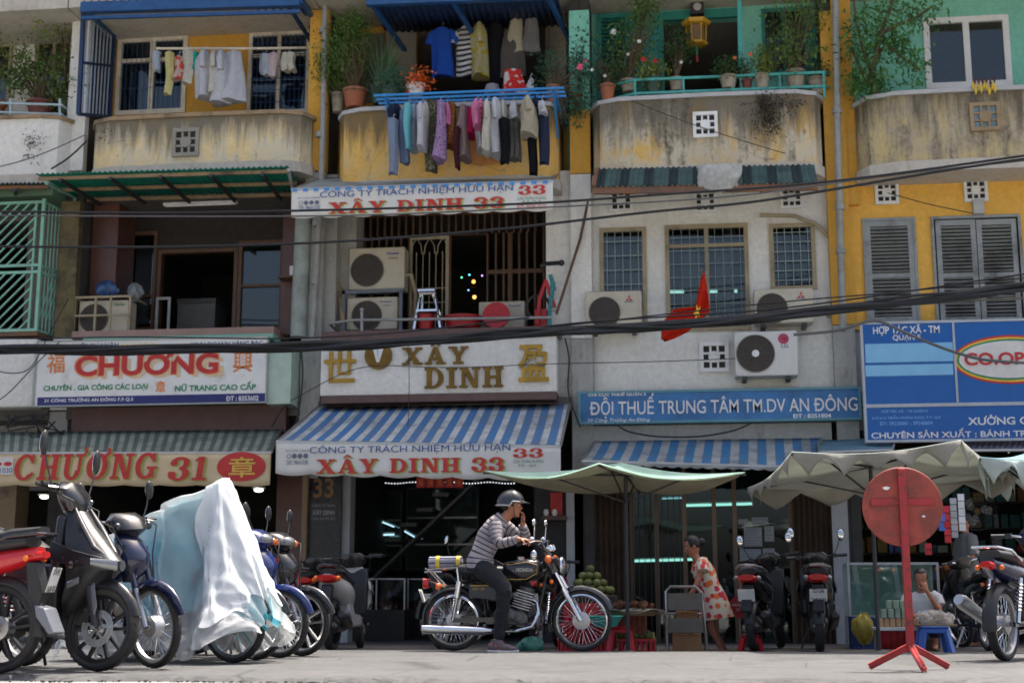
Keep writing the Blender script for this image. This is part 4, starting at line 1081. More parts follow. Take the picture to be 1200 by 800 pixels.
# lower striped awning of house two
a, C, D = awning('awning', 'blue and white striped awning with white banner above the jewellery shop', (372, 477), (668, 473), (324, 517), (657, 523), 19.75, 18.35, STR_BW, sag=.03)
valance(a, C, D, .46, BANNER, 8, .03)
Yv = C.y - .012
letters(a, [('CÔNG TY TRÁCH NHIỆM HỮU HẠN', 363, 519, 598, 531.5)], Yv - .018, BLUE, bold=.0)
letters(a, [('XÂY DINH 33', 373, 537.6, 593, 554.5)], Yv - .017, LIME, 'letter_outline', fn=slab_px)
letters(a, [('XÂY DINH 33', 371, 536.6, 591, 553.5)], Yv - .021, RED, 'shop_name', fn=slab_px)
letters(a, [('33', 602, 525, 637, 536)], Yv - .018, RED, 'number', fn=slab_px)
letters(a, [('CÔNG TRƯỜNG AN ĐÔNG', 601, 538, 637, 542), ('P.9 - Q.5', 608, 543.5, 628, 547)], Yv - .018, GREEN, 'small_lettering')
letters(a, [('ĐT CỬA HÀNG', 335, 526, 362, 529), ('DĐ 38641030', 336, 539, 361, 544)], Yv - .018, GREYI, 'small_lettering')
letters(a, [('O●●●', 336, 531, 361, 537)], Yv - .018, GREYI, 'small_lettering')
# ribbed awning of the left shop with cream banner
RIB = stripes('grey_green_ribs', rgb(96, 108, 98), rgb(150, 156, 142), .15, .5, attr='along', trans=.1)
a, C, D = awning('awning', 'grey green striped awning with cream banner and red shop name at left', (-60, 507), (330, 503), (-60, 531), (318, 530), 19.72, 18.5, RIB, sag=.02)
valance(a, C, D, .46, CREAMB2, 9, .02)
Yv = C.y - .012
letters(a, [('CHƯƠNG', 17.5, 532.5, 184.5, 562.5), ('31', 199, 536, 243, 563.5)], Yv - .017, LIME, 'letter_outline', fn=slab_px, shear=.12)
letters(a, [('CHƯƠNG', 15.5, 531.5, 182.5, 561.5), ('31', 197, 535, 241, 562.5)], Yv - .021, RED, 'shop_name', fn=slab_px, shear=.12)
c = P(283, 546.5, Yv); mb = MB(); mb.prism([(.34 * math.cos(q), .2 * math.sin(q)) for q in [2 * PI * i / 40 for i in range(40)]], c + V((0, -.014, 0)), (1, 0, 0), (0, 0, 1), -.003); obj('red_oval', mb, RED, a, smooth=0)
letters(a, [('章', 268, 535, 299, 559)], Yv - .022, ink('gold', rgb(214, 176, 70)), 'character', bold=.01)
mb = MB(); X0, X1, Z0, Z1 = box_px(-40, 536, 16, 556, Yv); mb.box(X0, Yv - .018, Z0, X1, Yv - .014, Z1); obj('phone_patch', mb, BANNER, a, smooth=0)
letters(a, [('DĐ 38641030', -30, 548, 14, 554)], Yv - .021, BLUE, 'small_lettering')
letters(a, [('O●●●', -30, 541, 14, 546)], Yv - .021, RED, 'small_lettering')
# awning of the tax office
a, C, D = awning('awning', 'faded blue and grey striped awning below the long blue signboard', (697, 517), (962, 513), (682, 540), (968, 548), 19.9, 18.6, STR_BW2, sag=.03)
valance(a, C, D, .06, STR_BW2, 20, .02)
a, C, D = awning('awning', 'small plain faded blue awning between the striped awning and the parasol', (958, 516), (1050, 512), (960, 530), (1046, 527), 19.9, 18.7, cloth('faded_blue_canvas', rgb(104, 138, 156), .15, .2), sag=.03)
a, C, D = awning('awning', 'dark ribbed metal awning under the big blue co-operative signboard', (1115, 517), (1330, 515), (1110, 528), (1330, 526), 19.9, 18.6, mat('dark_ribbed', rgb(62, 66, 80), .6), sag=.0, corr=.012)
# corrugated canopies
TEALC = cloth('green_corrugated', rgb(56, 150, 130), .15, .5, 2)
def corr_canopy(label, tl, tr, bl, br, Yb, Yf, m, npurl, rust):
 a, C, D = awning('canopy', label, tl, tr, bl, br, Yb, Yf, m, corr=.012, frame=False, sag=0)
 A, B = P(*tl, Yb), P(*tr, Yb)
 mb = MB()
 for f in (.06, .5, .94): mb.beam(A.lerp(C, f) + V((0, 0, -.05)), B.lerp(D, f) + V((0, 0, -.05)), .035, .05)
 obj('purlin', mb, rust, a)
 for k in range(npurl):
  u = (k + .5) / npurl; mb = MB(); mb.beam(A.lerp(B, u) + V((0, 0, -.1)), C.lerp(D, u) + V((0, 0, -.1)), .04, .05); obj('rafter', mb, DARKMETAL, a)
 return a, A, B, C, D
a, A, B, C, D = corr_canopy('wide green corrugated canopy below the leftmost ochre balcony', (92, 233), (356, 226), (42, 204), (338, 195), 20.2, 18.75, TEALC, 5, TAN)
mb = MB(); mb.tube([C.lerp(A, .1) + V((0.1, 0, -.1)), P(88, 232, 20.0), P(72, 388, 20.0)], .028, 8); obj('post', mb, MINTP, a)
mb = MB(); mb.beam(D + V((0, 0, -.05)), P(345, 232, 20.2), .04, .04); obj('bracket', mb, GREYW, a)
a, A, B, C, D = corr_canopy('striped translucent corrugated canopy on a rusty frame below the potted plants', (700, 198), (954, 193), (696, 219), (958, 214), 19.36, 18.95, stripes('striped_sheet', rgb(70, 96, 92), rgb(34, 50, 54), .34, .4, attr='along'), 6, RUST)
mb = MB(); mb.beam(C + V((0, -.02, -.08)), D + V((0, -.02, -.08)), .05, .07); mb.beam(C, A, .05, .05); obj('edge_rail', mb, RUST, a)
a, A, B, C, D = corr_canopy('dark corrugated canopy above the mint grille cage at the left edge', (-100, 240), (62, 236), (-100, 216), (58, 214), 20.5, 19.2, mat('dark_green_sheet', rgb(60, 82, 78), .6), 2, RUST)
# white cloth bag tied to the canopy
mb = MB(); X0, X1, Z0, Z1 = box_px(818, 194, 868, 224, 18.95)
def bagf(u, v):
 a = u * 2 * PI; k = .55 + .45 * math.sin(PI * min(1, v * 1.1)); jig = 1 + .12 * math.sin(a * 5 + v * 7)
 return V(((X0 + X1) / 2 + (X1 - X0) / 2 * math.cos(a) * (1.0 - .12 * v) * jig, 18.95 + .12 * k * math.sin(a) * jig, Z1 + (Z0 - Z1) * (v + .12 * math.sin(a * 3) * v)))
mb.grid(bagf, 32, 10); tag(obj('cloth_bag', mb, cloth('sack_white', rgb(190, 190, 184), .2, .2), smooth=50, solid=.006), 'torn white sack hanging from the striped corrugated canopy', 'sack')
# fluorescent fitting under the green canopy
l = thing('tube_light', 'unlit white fluorescent fitting under the green corrugated canopy', 'light fitting', P(236, 240, 20.4))
mb = MB(); mb.beam(P(192, 239, 20.4), P(278, 236, 20.4), .07, .07); obj('housing', mb, WHITEP, l)
mb = MB(); mb.tube([P(194, 241.5, 20.36), P(276, 238.5, 20.36)], .018, 8); obj('tube', mb, WHITEI, l)

# ---------------------------------------------------------------- air conditioners
ACM = mat('ac_casing', rgb(190, 182, 162), .45, var=.06, dirt=rgb(150, 138, 112), dlo=.5, dhi=.75)
ACW = mat('ac_casing_pale', rgb(206, 206, 200), .45, var=.05, dirt=rgb(160, 156, 146), dlo=.55, dhi=.8)
FAN = mat('fan_dark', rgb(58, 52, 46), .6)
def ac_unit(label, px, Y, fan=(.36, .5, .4), m=ACM, badge=None, dep=.32, hub=False, group='outdoor air conditioning units'):
 X0, X1, Z0, Z1 = box_px(*px, Y); w, hh = X1 - X0, Z1 - Z0
 a = thing('air_conditioner', label, 'air conditioner', ((X0 + X1) / 2, Y + dep / 2, Z0), 0, group)
 cx, cz, r = X0 + w * fan[0], Z0 + hh * fan[1], hh * fan[2]
 mb = MB(); mb.box(X0, Y, Z0, X1, Y + dep, Z1); obj('casing', mb, m, a, bevel=.015)
 mb = MB(); M = Matrix.Rotation(PI / 2, 3, 'X')
 mb.lathe([(0, .003), (r, .003), (r, .008), (0, .008)], (cx, Y, cz), M, 32); obj('fan_shade_disc', mb, FAN, a)  # flat dark disc painted in place of the shaded fan recess
 mb = MB()
 k = r * .2
 while k < r: mb.lathe([(k - .003, .014), (k + .003, .014), (k + .003, .02), (k - .003, .02)], (cx, Y, cz), M, 28, closed=True); k += r * .16
 for q in range(8):
  b = q * PI / 4; mb.cyl((cx + .1 * r * math.cos(b), Y - .017, cz + .1 * r * math.sin(b)), (cx + r * math.cos(b), Y - .017, cz + r * math.sin(b)), .003, None, 5)
 mb.lathe([(r * .99, 0), (r * 1.06, 0), (r * 1.06, .022), (r * .99, .022)], (cx, Y, cz), M, 32, closed=True)
 obj('fan_grille', mb, mat('grille_brown', rgb(90, 82, 70), .6), a)
 mb = MB(); mb.lathe([(0, .024), (r * .2, .024), (r * .2, .02), (0, .02)], (cx, Y, cz), M, 20); obj('fan_hub', mb, WHITEP if hub else FAN, a)
 mb = MB()
 for x in (X0 + w * .15, X1 - w * .15): mb.box(x - .03, Y + .02, Z0 - .05, x + .03, Y + dep + .12, Z0 - .002)
 obj('feet', mb, DARKMETAL, a)
 for it in (badge or []):
  mb = MB()
  if it[0] == 'dia':
   d = it[3]
   for q in (90, 210, 330):
    c = V((it[1], 0, it[2])); ax = V((math.cos(R(q)), 0, math.sin(R(q)))); px_ = V((-ax.z, 0, ax.x))
    o = V((X0 + w * it[1], Y - .004, Z0 + hh * it[2])); mb.add([o, o + ax * d * .5 + px_ * d * .29, o + ax * d, o + ax * d * .5 - px_ * d * .29], [(0, 1, 2, 3)])
   obj('badge', mb, RED, a, smooth=0)
  elif it[0] == 'disc':
   o = V((X0 + w * it[1], Y - .004, Z0 + hh * it[2])); mb.prism([(it[3] * math.cos(q), it[3] * math.sin(q)) for q in [2 * PI * i / 20 for i in range(20)]], o, (1, 0, 0), (0, 0, 1), -.002); obj('badge', mb, ink('lg_red', rgb(176, 60, 84)), a, smooth=0)
  else:
   fit_text(mb, it[0], X0 + w * it[1], X0 + w * it[2], Z0 + hh * it[3], Z0 + hh * it[4], Y - .004, .02); obj('badge_lettering', mb, it[5], a, smooth=0)
 return a
PANA = lambda x: [('Panasonic', x, x + .22, .82, .88, BLUE), ('INVERTER', x + .04, x + .2, .71, .75, GREYI)]
ac_unit('upper beige air conditioner on the steel stand by the arched grille door', (409, 290, 474, 339), 20.2, (.33, .46, .37), ACM, PANA(.68))
ac_unit('lower beige air conditioner under the steel stand behind the balcony rail', (406, 348, 466, 386), 20.2, (.4, .42, .44), ACM, PANA(.66))
mb = MB()
for x in (403, 470):
 for y in (20.12, 20.62): mb.beam(P(x, 341, y), V((P(x, 386, y).x, y, ZF1 + .9)), .045, .045)
for y in (20.12, 20.62): mb.beam(P(401, 343, y), P(473, 340, y), .045, .05)
st = thing('steel_stand', 'grey angle steel stand carrying the upper beige air conditioner', 'stand', P(437, 386, 20.4)); obj('legs', mb, mat('grey_steel', rgb(100, 106, 112), .5, .3), st)
mb = MB()
for f in (.1, .4, .7): a_ = P(403 + 67 * f, 342, 20.13); mb.beam(a_, a_ + V((0, .48, 0)), .03, .03)
obj('shelf_bars', mb, MATS['grey_steel'], st)
ac_unit('small beige air conditioner behind a round red tray at the wooden window', (561, 353, 615, 386), 20.3, (.36, .45, .42), ACM, [('Panasonic', .66, .92, .8, .87, BLUE)])
ac_unit('beige air conditioner under the left barred window of the white floor', (686, 341, 752, 384), 19.68, (.34, .42, .4), ACM, [('dia', .78, .78, .055), ('MITSUBISHI', .7, .86, .68, .72, BLUE)])
ac_unit('beige air conditioner under the right barred window of the white floor', (884, 338, 953, 378), 19.68, (.3, .42, .42), ACM, [('dia', .8, .78, .055), ('MITSUBISHI', .72, .88, .68, .72, BLUE)])
ac_unit('white air conditioner with white fan hub mounted low above the blue signboard', (861, 388, 935, 440), 19.68, (.33, .5, .4), ACW, [('disc', .78, .82, .075), ('LG', .76, .82, .8, .84, WHITEI), ('LG', .74, .85, .62, .7, GREYI)], hub=True)
ac_unit('old beige air conditioner inside a wire cage on the tiled ledge', (92, 352, 150, 390), 20.0, (.32, .45, .42), ACM, [('TOSHIBA', .7, .93, .82, .9, GREEN)])
cg = thing('wire_cage', 'rusty cream bar cage round the old air conditioner on the ledge', 'cage', P(120, 390, 19.9))
X0, X1, Z0, Z1 = box_px(87, 348, 152, 391, 19.9); mb = MB()
for x in (X0, (X0 * .62 + X1 * .38), (X0 * .35 + X1 * .65), X1): mb.beam((x, 19.9, Z0), (x, 19.9, Z1), .03, .03)
for z in (Z0, (Z0 + Z1) / 2, Z1): mb.beam((X0, 19.895, z), (X1, 19.895, z), .03, .03)
obj('front_bars', mb, BEIGEF, cg)
mb = MB()
for z in (Z0, Z1):
 for x in (X0, X1): mb.beam((x, 19.915, z), (x, 20.5, z), .03, .03)
obj('side_bars', mb, BEIGEF, cg)
# wall pipes from the units
mb = MB(); mb.tube([P(470, 322, 20.25), P(482, 322, 20.3), P(487, 345, 20.4), P(484, 385, 20.5)], .03, 8); tag(obj('insulated_pipe', mb, BEIGEF), 'cream lagged pipe bending down from the upper beige air conditioner', 'pipe')
mb = MB(); mb.tube([P(386, 285, 20.25), P(388, 296, 20.25), P(398, 340, 20.2), P(402, 378, 20.1)], .04, 8); tag(obj('insulated_pipe', mb, TAN), 'tan pipe running down the grey wall beside the air conditioner stand', 'pipe')
mb = MB(); mb.tube([P(692, 222, 19.9), P(680, 280, 19.8), P(652, 368, 19.6)], .022, 6); tag(obj('long_pole', mb, mat('pole_brown', rgb(96, 70, 52), .7)), 'long brown pole leaning from the balcony to the pier of the white wall', 'pole')

# ---------------------------------------------------------------- flag
f = thing('flag', 'red flag with yellow star drooping from a pole on the white wall', 'flag', P(832, 366, 19.4))
mb = MB(); mb.tube([P(822, 316, 18.9), P(832, 372, 19.95)], .012, 6); obj('pole', mb, TAN, f)
pts = [(824, 318), (826, 330), (830, 366), (800, 392), (776, 399), (775, 378), (790, 364), (815, 360), (819, 336)]
mb = MB()
rows = [((824, 318), (825, 319)), ((820, 332), (828, 333)), ((817, 348), (830, 349)), ((815, 360), (832, 366)), ((790, 363), (822, 374)), ((778, 376), (806, 388)), ((775, 382), (790, 396)), ((775, 398), (780, 400))]
n = len(rows)
def flagf(u, v):
 k = v * (n - 1); i = min(n - 2, int(k)); q = k - i
 a = P(*rows[i][0], 19.0).lerp(P(*rows[i + 1][0], 19.0), q); b = P(*rows[i][1], 19.0).lerp(P(*rows[i + 1][1], 19.0), q)
 return a.lerp(b, u) + V((0, .06 * math.sin(u * 7 + v * 9) * min(1, 3 * v), 0))
mb.grid(flagf, 12, 28); obj('cloth', mb, cloth('flag_red', rgb(214, 52, 30), .08, .35), f, smooth=60, solid=.004)
mb = MB(); c = P(817, 366, 18.88); so = []
for k in range(10):
 a = PI / 2 + k * PI / 5 + .5; r = .13 if k % 2 == 0 else .05; so.append((r * math.cos(a) * .4, r * math.sin(a)))
mb.prism(so, c, V((1, .3, 0)).normalized(), V((.2, 0, 1)).normalized(), -.004); obj('star', mb, ink('star_yellow', rgb(236, 190, 40)), f, smooth=0)

# ---------------------------------------------------------------- balcony goods on house two's first floor
s = thing('step_ladder', 'chrome step stool standing by the arched grille door', 'step stool', P(502, 386, 19.9))
mb = MB()
for x0, x1, y in ((492, 485, 19.85), (510, 516, 19.85), (495, 494, 20.2), (507, 521, 20.2)): mb.tube([P(x0, 344, 20.0), P(x1, 386, y)], .022, 8)
obj('legs', mb, CHROME, s)
mb = MB(); a, b = P(491, 344, 20.0), P(511, 343, 20.0); mb.tube([a, b], .03, 8); mb.obox((a + b) / 2 + V((0, 0, .02)), ((b - a).length, .25, .03)); obj('top_step', mb, CHROME, s)
mb = MB(); a, b = P(489, 365, 19.93), P(513, 365, 19.93); mb.obox((a + b) / 2, ((b - a).length, .2, .03)); obj('step', mb, CHROME, s)
REDPL = mat('red_plastic', rgb(172, 30, 34), .4, var=.1)
TEALPL = mat('teal_plastic', rgb(40, 128, 128), .4)
def basin(label, px, Y, m, r, hgt):
 c = P(*px, Y); mb = MB(); mb.lathe([(0, 0), (r * .75, 0), (r, hgt), (r * 1.08, hgt), (r * 1.08, hgt + .015), (r * .97, hgt + .01), (r * .72, .015), (0, .015)], c, n=28)
 return tag(obj('basin', mb, m), label, 'basin')
basin('red plastic basin behind the rail in front of the small air conditioner', (582, 387, ), 19.95, REDPL, .2, .3) if 0 else None
c = P(582, 370, 19.9); mb = MB(); mb.lathe([(0, 0), (.17, 0), (.2, .02), (.2, .04), (0, .03)], c, Matrix.Rotation(PI / 2 - .15, 3, 'X'), 28); tag(obj('tray', mb, REDPL), 'round red tray leaning against the small air conditioner', 'tray')
c = P(543, 386, 20.1); mb = MB(); mb.lathe([(0, 0), (.24, 0), (.28, .16), (.3, .16), (.3, .18), (.26, .17), (.23, .02), (0, .02)], c, n=24); tag(obj('basin', mb, REDPL), 'dark red basin in the open doorway behind the balcony rail', 'basin')
c = P(499, 386, 20.0); mb = MB(); mb.lathe([(0, 0), (.1, 0), (.12, .2), (.13, .2), (.13, .215), (.11, .21), (.09, .02), (0, .02)], c, n=20); tag(obj('bucket', mb, REDPL), 'small red bucket under the chrome step stool', 'bucket')
# folded exercise bike / frame
x = thing('folding_bicycle', 'folded red and teal bicycle leaning by the rail beside the wooden window', 'bicycle', P(640, 386, 20))
mb = MB(); mb.tube([P(648, 330, 19.8), P(643, 386, 19.8)], .035, 8); mb.tube([P(645, 322, 19.85), P(650, 340, 19.85)], .03, 8); obj('seat_post', mb, TEALPL, x)
mb = MB(); mb.tube([P(640, 328, 19.8), P(632, 350, 19.8), P(630, 380, 19.8)], .03, 8); mb.tube([P(640, 330, 19.8), P(650, 360, 19.8)], .028, 8); obj('frame', mb, REDPL, x)
mb = MB(); mb.lathe([(.16, -.02), (.19, -.02), (.19, .02), (.16, .02)], P(631, 360, 19.95), Matrix.Rotation(PI / 2, 3, 'X') @ Matrix.Rotation(.3, 3, 'Y'), 24, closed=True); obj('wheel', mb, RUBBER, x)
mb = MB(); mb.tube([P(633, 312, 19.8), P(640, 309, 19.8), P(656, 308, 19.7)], .032, 8); mb.sphere(P(658, 308, 19.7), .045); obj('handlebar', mb, BLACKPL, x)
mb = MB(); mb.box(P(626, 370, 19.85).x, 19.85, P(630, 386, 19.85).z, P(641, 370, 19.85).x, 20.0, P(630, 362, 19.85).z); tag(obj('crate', mb, REDPL, bevel=.01), 'bright red box at the foot of the folded bicycle', 'box')
# coloured lamps inside the doorway
for (px, py, col, nm) in ((555, 330, (1, .45, .1), 'orange'), (556, 348, (1, .6, .12), 'amber')):
 l = thing('altar_lamp', f'small lit {nm} altar lamp in the dark doorway ' + ('above' if py < 340 else 'below') + ' the other', 'lamp', P(px, py, 22.5))
 mb = MB(); mb.sphere(P(px, py, 22.5), .032, 10, 8); obj('bulb', mb, mat('lamp_' + nm, col, .5, emit=col, estr=1.2), l)
 mb = MB(); mb.lathe([(.0, -.02), (.05, -.02), (.04, .0), (0, .0)], P(px, py + 5.5, 22.5), n=12); obj('holder', mb, BRASS, l)
for k, (px, py, col, nm) in enumerate(((541, 325, (.1, .9, .4), 'green'), (550, 322, (.1, .8, .8), 'turquoise'), (565, 323, (.4, .2, 1), 'violet'), (549, 340, (.15, .3, 1), 'blue'))):
 mb = MB(); mb.sphere(P(px, py, 22.4), .012, 8, 6); tag(obj('fairy_light', mb, mat('led_' + nm, col, .5, emit=col, estr=3.0)), f'tiny {nm} fairy light in the dark doorway of the jeweller\'s upper floor', 'fairy light', 'fairy lights around the altar')
# things in house one's first floor
def lumpy(c, r, seed=0, amp=.18, n=22, m=14):
 q = random.Random(seed); ph = [q.uniform(0, 6) for _ in range(6)]; mb = MB(); c = V(c); rr = V(r)
 def f(u, v):
  a = u * 2 * PI; b = (v - .5) * PI; k = 1 + amp * (math.sin(3 * a + ph[0]) * math.cos(2 * b + ph[1]) + .6 * math.sin(5 * a + ph[2] + 3 * b) + .5 * math.sin(9 * a + ph[3]) * math.cos(5 * b + ph[4]))
  return c + V((rr.x * math.cos(a) * math.cos(b) * k, rr.y * math.sin(a) * math.cos(b) * k, rr.z * math.sin(b) * k))
 mb.grid(f, n, m); return mb
c = P(125, 339, 20.15); tag(obj('plastic_bag', lumpy(c, (.16, .14, .12), 4), mat('blue_bag', rgb(52, 84, 130), .35)), 'blue plastic bag lying on top of the wire cage', 'bag')
c = P(158, 342, 20.4); tag(obj('cloth_bundle', lumpy(c, (.12, .1, .13), 9), mat('grey_white_cloth', rgb(140, 145, 150), .8)), 'grey and white bundle beside the blue bag', 'bundle')
bx = thing('storage_box', 'pale storage chest standing in the dark open room', 'chest', P(225, 386, 22.0))
X0, X1, Z0, Z1 = box_px(208, 350, 252, 384, 22.0); mb = MB(); mb.box(X0, 22.0, Z0, X1, 22.6, Z1 - .08); obj('body', mb, mat('dim_white', rgb(120, 122, 120), .5), bx); mb = MB(); mb.box(X0 - .01, 21.98, Z1 - .078, X1 + .01, 22.61, Z1); obj('lid', mb, mat('dim_grey', rgb(90, 94, 96), .5), bx)
mb = MB(); X0, X1, Z0, Z1 = box_px(182, 348, 199, 386, 20.9)
for a in ((X0, X0 + .04, Z0, Z1), (X1 - .04, X1, Z0, Z1)): mb.box(a[0], 20.9, a[2], a[1], 20.93, a[3])
mb.box(X0 + .04, 20.9, Z1 - .04, X1 - .04, 20.93, Z1); tag(obj('chair_frame', mb, GREYW), 'pale grey chair frame standing in the dark opening', 'chair')
mb = MB(); a = P(330, 327, 20.25); mb.box(a.x, 20.02, a.z - .03, a.x + .3, 20.28, a.z); tag(obj('wall_shelf', mb, WOOD), 'small brown shelf on the tiled column next to the round column', 'shelf')
mb = MB(); a = P(344, 318, 20.15); mb.box(a.x - .05, 20.1, a.z - .1, a.x + .05, 20.2, a.z + .08); tag(obj('shrine_cup', mb, WHITEP, bevel=.01), 'small white holder standing on the brown wall shelf', 'holder')
# ---------------------------------------------------------------- laundry
def garment(label, kind, px, Y, m, cat='clothing', group=None, depth=.2, seed=None, hook=True, wave=.012):
 """px = x0,y0,x1,y1 in the picture; hung flat ('tee','top','towel') or edge-on ('side','trousers','leg')"""
 X0, X1, Z0, Z1 = box_px(*px, Y); w, hh, cx = (X1 - X0) * (1.25 if kind in ('side', 'dress', 'leg') else 1), Z1 - Z0, (X0 + X1) / 2
 q = random.Random(seed if seed is not None else int(px[0] * 7 + px[1])); p1, p2, p3 = q.uniform(0, 6), q.uniform(0, 6), q.uniform(.8, 1.2)
 mb = MB()
 def body(prof, xoff=0.0, tilt=0.0, n=20, al0=0.0):
  rings = []; N = 14; al = []
  for k in range(N + 1):
   t_ = k / N; rx, ry = prof(t_); z = Z1 - hh * t_
   r = []
   for i in range(n):
    a = 2 * PI * i / n
    f = 1 + .16 * t_ * math.sin(3 * a + p1 + t_ * 3) + .1 * math.sin(5 * a + p2)
    r.append(V((cx + xoff + tilt * t_ + rx * math.cos(a) * f + .01 * math.sin(t_ * 5 + p1), Y + ry * math.sin(a) * f + wave * math.sin(8 * t_ + p2), z + .02 * t_ * math.sin(2 * a + p1) + (-.012 * abs(math.cos(a)) if k == 0 else 0))))
   rings.append(r); al.append(hh * t_ + al0)
  mb.loft(rings, al=al)
 if kind == 'tee':
  body(lambda t_: (w * (.2 + .16 * min(1, t_ * 9)) if t_ < .11 else w * (.31 + .05 * t_), .035 + .03 * t_))
  for sg in (-1, 1):
   mb.tube([V((cx + sg * w * .2, Y, Z1 - hh * .07)), V((cx + sg * w * .36, Y, Z1 - hh * .14)), V((cx + sg * w * .47, Y - .01, Z1 - hh * .33))], [w * .12, w * .13, w * .12], 10, flat=.35, upv=(1, 0, 0), al=[.05, .1, .2])
 elif kind == 'side':
  body(lambda t_: (w * (.22 + .22 * min(1, t_ * 5)) * (1 + .1 * t_), depth * (.55 + .45 * min(1, t_ * 6))))
  mb.tube([V((cx, Y - depth * .6, Z1 - hh * .06)), V((cx + w * .05, Y - depth * 1.05, Z1 - hh * .2)), V((cx + w * .1, Y - depth * 1.0, Z1 - hh * .42))], [w * .26, w * .34, w * .3], 10, flat=.6, al=[.05, .12, .25])
 elif kind == 'top':
  body(lambda t_: (w * (.3 + .2 * t_), .04 + .04 * t_))
 elif kind == 'dress':
  body(lambda t_: (w * (.28 + .22 * t_), depth * (.5 + .5 * t_)))
 elif kind == 'trousers':
  body(lambda t_: (w * .34 if t_ < .3 else w * .26, depth * .8 if t_ < .3 else depth * .5), xoff=-w * .14, tilt=-w * .06)
  body(lambda t_: (w * .34 if t_ < .3 else w * .24, depth * .7 if t_ < .3 else depth * .45), xoff=w * .14, tilt=w * .05)
 elif kind == 'leg':
  body(lambda t_: (w * (.46 - .12 * t_), depth * (.55 - .2 * t_)))
 elif kind == 'bundle':
  body(lambda t_: (w * .5 * math.sin(PI * (.15 + .8 * t_)), depth * math.sin(PI * (.15 + .8 * t_))))
 elif kind == 'shorts':
  body(lambda t_: (w * .3, depth * .5), xoff=-w * .2, tilt=-w * .04); body(lambda t_: (w * .3, depth * .5), xoff=w * .2, tilt=w * .04)
 o = tag(obj('garment', mb, m, smooth=60), label, cat, group)
 if hook:
  mb = MB(); mb.tube([V((cx, Y, Z1 - .01)), V((cx, Y, Z1 + .05)), V((cx + .015, Y, Z1 + .08)), V((cx + .03, Y, Z1 + .06))], .006, 5); obj('hanger_hook', mb, STEEL, o)
 return o
CL = {}
def C(nm, col, **k):
 return cloth('cloth_' + nm, rgb(*col), **k)
W1 = C('white', (196, 198, 204)); W2 = C('offwhite', (200, 198, 186)); W3 = C('bluish_white', (176, 188, 204)); NV = C('navy', (46, 54, 78)); BK = C('black', (26, 27, 32)); GY = C('grey', (120, 120, 118)); DN = C('denim', (112, 128, 158)); DN2 = C('denim_pale', (132, 146, 170))
BG = C('beige', (178, 170, 150)); AQ = C('aqua', (120, 196, 206)); LIL = C('lilac', (168, 140, 178), spots=rgb(120, 84, 130)); MAG = C('magenta', (196, 40, 96)); PK = C('pink', (212, 130, 170)); FLO = C('olive_floral', (96, 98, 80), spots=rgb(160, 150, 130)); BRN = C('brown_print', (142, 92, 50), spots=rgb(196, 130, 70), sscale=22)
MAU = C('mauve', (142, 124, 122)); MAR = C('maroon', (72, 36, 44)); OR_ = C('orange', (210, 150, 92)); RD = C('red', (190, 42, 44)); RDOT = C('red_dotted', (200, 54, 50), spots=(.6, .58, .54), sscale=12, lo=.56, hi=.6); BLU = C('royal_blue', (40, 84, 180)); YFL = C('yellow_floral', (190, 186, 150), spots=rgb(190, 170, 60), sscale=14, lo=.52, hi=.58)
STP = stripes('black_white_knit', rgb(38, 40, 52), rgb(196, 196, 196), .085, .5, attr='along', rough=.9); STPK = stripes('pink_knit', rgb(206, 60, 110), rgb(224, 170, 190), .07, .5, attr='along', rough=.9)
GL = 'washing on the blue rack'
YR_ = 18.85
